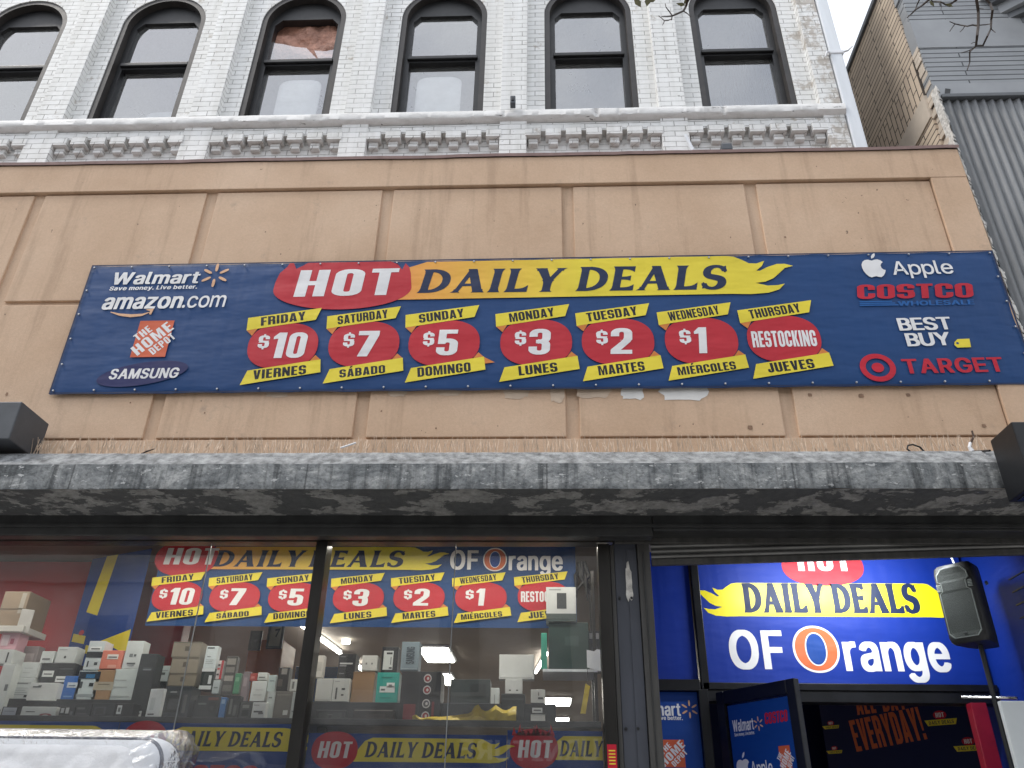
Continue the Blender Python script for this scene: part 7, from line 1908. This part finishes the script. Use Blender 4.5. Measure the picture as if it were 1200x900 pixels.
# ------------------------------------------------------------------ the other side of the street (seen only as reflections)
ob = thing('opposite_building', (-4, -12, 0), 'pale brick shop building across the street reflected in the window', 'building')
mb = MB(); mb.box((-34, -20, 0), (30, -12, 11.0), M['oppbrick']); mb.build('wall', ob)
mb = MB(); mb.box((-34.2, -20, 11.0), (30.2, -11.6, 11.25), M['oppstone'], .03); mb.box((-34.1, -12, 7.9), (30.1, -11.8, 8.2), M['oppstone'], .03); mb.build('cornice', ob)
mb = MB(); mb.box((-13.8, -12.02, 3.2), (8.8, -11.9, 4.15), M['oppsign'], .01); mb.build('sign_board', ob)
op = Plane((2.9, -11.89, 3.3), (-1, 0, 0))
part('lettering', op, ob, lambda q: q.text('FURNITURE', 'bold', M['lettwhite'], 1, 1.2, .1, .46, w=4.0, track=16))
wp = None
for i in range(9):
    x = -13 + 2.5 * i
    mb = MB(); mb.box((x - .08, -12.0, 4.9), (x + 1.18, -11.93, 7.1), M['oppstone'], .01)
    w = mb.build('window', ob)
    mb = MB(); mb.box((x, -11.935, 5.0), (x + 1.1, -11.922, 7.0), M['darkglass']); mb.build('glass', w)
for i in range(4):
    x = -12.5 + 5.4 * i
    mb = MB(); mb.box((x, -12.02, .5), (x + 4.2, -11.96, 3.0), M['darkglass']); mb.build('shop_window', ob)

# street tree: bare limbs reach into the top of the view
random.seed(21)
tr = thing('street_tree', (3.5, 1.3, 0), 'bare street tree whose thin twigs hang into the top right of the view', 'tree')
mb = MB()
mb.tube([(3.5, 1.3, -.05), (3.48, 1.32, 1.2), (3.52, 1.36, 2.8), (3.45, 1.4, 4.2), (3.35, 1.5, 5.4), (3.2, 1.6, 6.6)], [.15, .12, .105, .095, .08, .06], M['bark'], 12)
mb.build('trunk', tr, smooth=True)
mb = MB()
TY = 3.6
def tw(pts, r0, r1, Y=TY):
    P_ = [at(x, y, Y + .04 * math.sin(i * 2.3)) for i, (x, y) in enumerate(pts)]
    n = len(P_)
    mb.tube(P_, [r0 + (r1 - r0) * i / (n - 1) for i in range(n)], M['bark'], 6)
s6 = lambda L: [(1040 + x / 6.43, y / 6.43) for x, y in L]
s10 = lambda L: [(740 + x / 10, y / 10) for x, y in L]
tw(s6([(655, -320), (668, -120), (672, 0), (685, 90), (685, 190), (676, 270), (668, 345)]), .011, .0075)
tw(s6([(668, 345), (640, 370), (620, 392), (620, 470), (600, 530)]), .007, .003)
tw(s6([(668, 345), (720, 342), (752, 275), (780, 215)]), .007, .006)
tw(s6([(780, 215), (782, 150), (792, 80), (775, 30), (740, -10), (690, -160), (668, -240)]), .006, .010)
tw(s6([(685, 195), (640, 188), (600, 198), (545, 188), (510, 180), (470, 163)]), .006, .0028)
tw(s6([(510, 180), (490, 205), (470, 236)]), .004, .0025)
tw(s6([(582, 198), (568, 220), (548, 240)]), .004, .0025)
tw(s6([(662, 358), (610, 383), (556, 398)]), .0045, .0025)
tw(s6([(690, 190), (740, 186), (780, 180)]), .004, .003)
tw(s6([(778, 215), (795, 230), (812, 243)]), .004, .0025)
tw(s6([(668, 320), (650, 318), (632, 330)]), .003, .002)
tw(s6([(690, 62), (705, 64), (722, 66)]), .003, .002)
tw(s6([(150, 132), (180, 105), (210, 75), (260, 42), (310, 0), (350, -60), (420, -220)]), .0035, .009)
tw(s6([(210, 75), (222, 38), (240, 0), (262, -70), (350, -60)]), .004, .006)
tw(s6([(322, -10), (340, 12), (400, 14), (440, 36), (480, 28), (520, 0), (560, -60), (655, -320)]), .004, .009)
tw(s6([(400, 14), (405, 50), (404, 74)]), .003, .002)
tw(s6([(440, 36), (455, 48), (470, 40)]), .003, .002)
tw(s10([(720, -140), (680, -60), (660, 0), (640, 70), (610, 128), (540, 160), (480, 186), (420, 195), (350, 195)]), .012, .003)
tw(s10([(480, 186), (440, 130), (405, 85), (395, 42)]), .005, .0025)
tw(s10([(470, 225), (430, 238), (385, 243), (345, 205), (318, 185)]), .005, .0025)
tw(s10([(385, 243), (378, 270), (362, 295)]), .004, .002)
tw(s10([(610, 130), (650, 155), (690, 192)]), .004, .003)
tw(s10([(480, 188), (472, 210), (470, 230)]), .005, .004)
tw([(812, -14), (850, -60), (930, -110), (1050, -130), (1142, -50)], .012, .016)
tw([(1142, -50), (1180, -120), (1270, -160)], .014, .024)
a = at(1270, -160, TY)
mb.tube([a, (3.1, 2.6, a.z - .1), (3.2, 1.6, 6.6)], [.024, .04, .055], M['bark'], 8)
for k in range(14):
    d = Vector((random.uniform(-.4, 1.4), random.uniform(-1.6, .5), random.uniform(.7, 1.6)))
    p = Vector((3.25, 1.58, 6.3)); pts = [p]
    for s in range(5):
        p = p + d * .42 + Vector((random.uniform(-.12, .12), random.uniform(-.12, .12), random.uniform(-.05, .1))); pts.append(p)
    mb.tube(pts, [.035, .026, .018, .012, .007, .003], M['bark'], 6)
mb.build('branches', tr, fix=False)
mb = MB()
for x, y, s, r in ((747, 2, .055, 2.0), (759, 1, .05, 1.4), (765, 0, .04, .6), (798, 5, .035, 2.8), (805, 1, .04, .8), (1092, 4, .03, 2), (1112, 6, .03, 2.6)):
    c = at(x, y, TY); u = RT * math.cos(r) + UP * math.sin(r); v = UP * math.cos(r) - RT * math.sin(r)
    u = (u + FW * .3).normalized()
    mb.raw([c - u * s, c + v * s * .42 - u * s * .2, c + v * s * .25 + u * s * .5, c + u * s, c - v * s * .22 + u * s * .5, c - v * s * .40 - u * s * .2], [(0, 1, 2, 3, 4, 5)], M['leaf'])
mb.build('leaf', tr, fix=False)
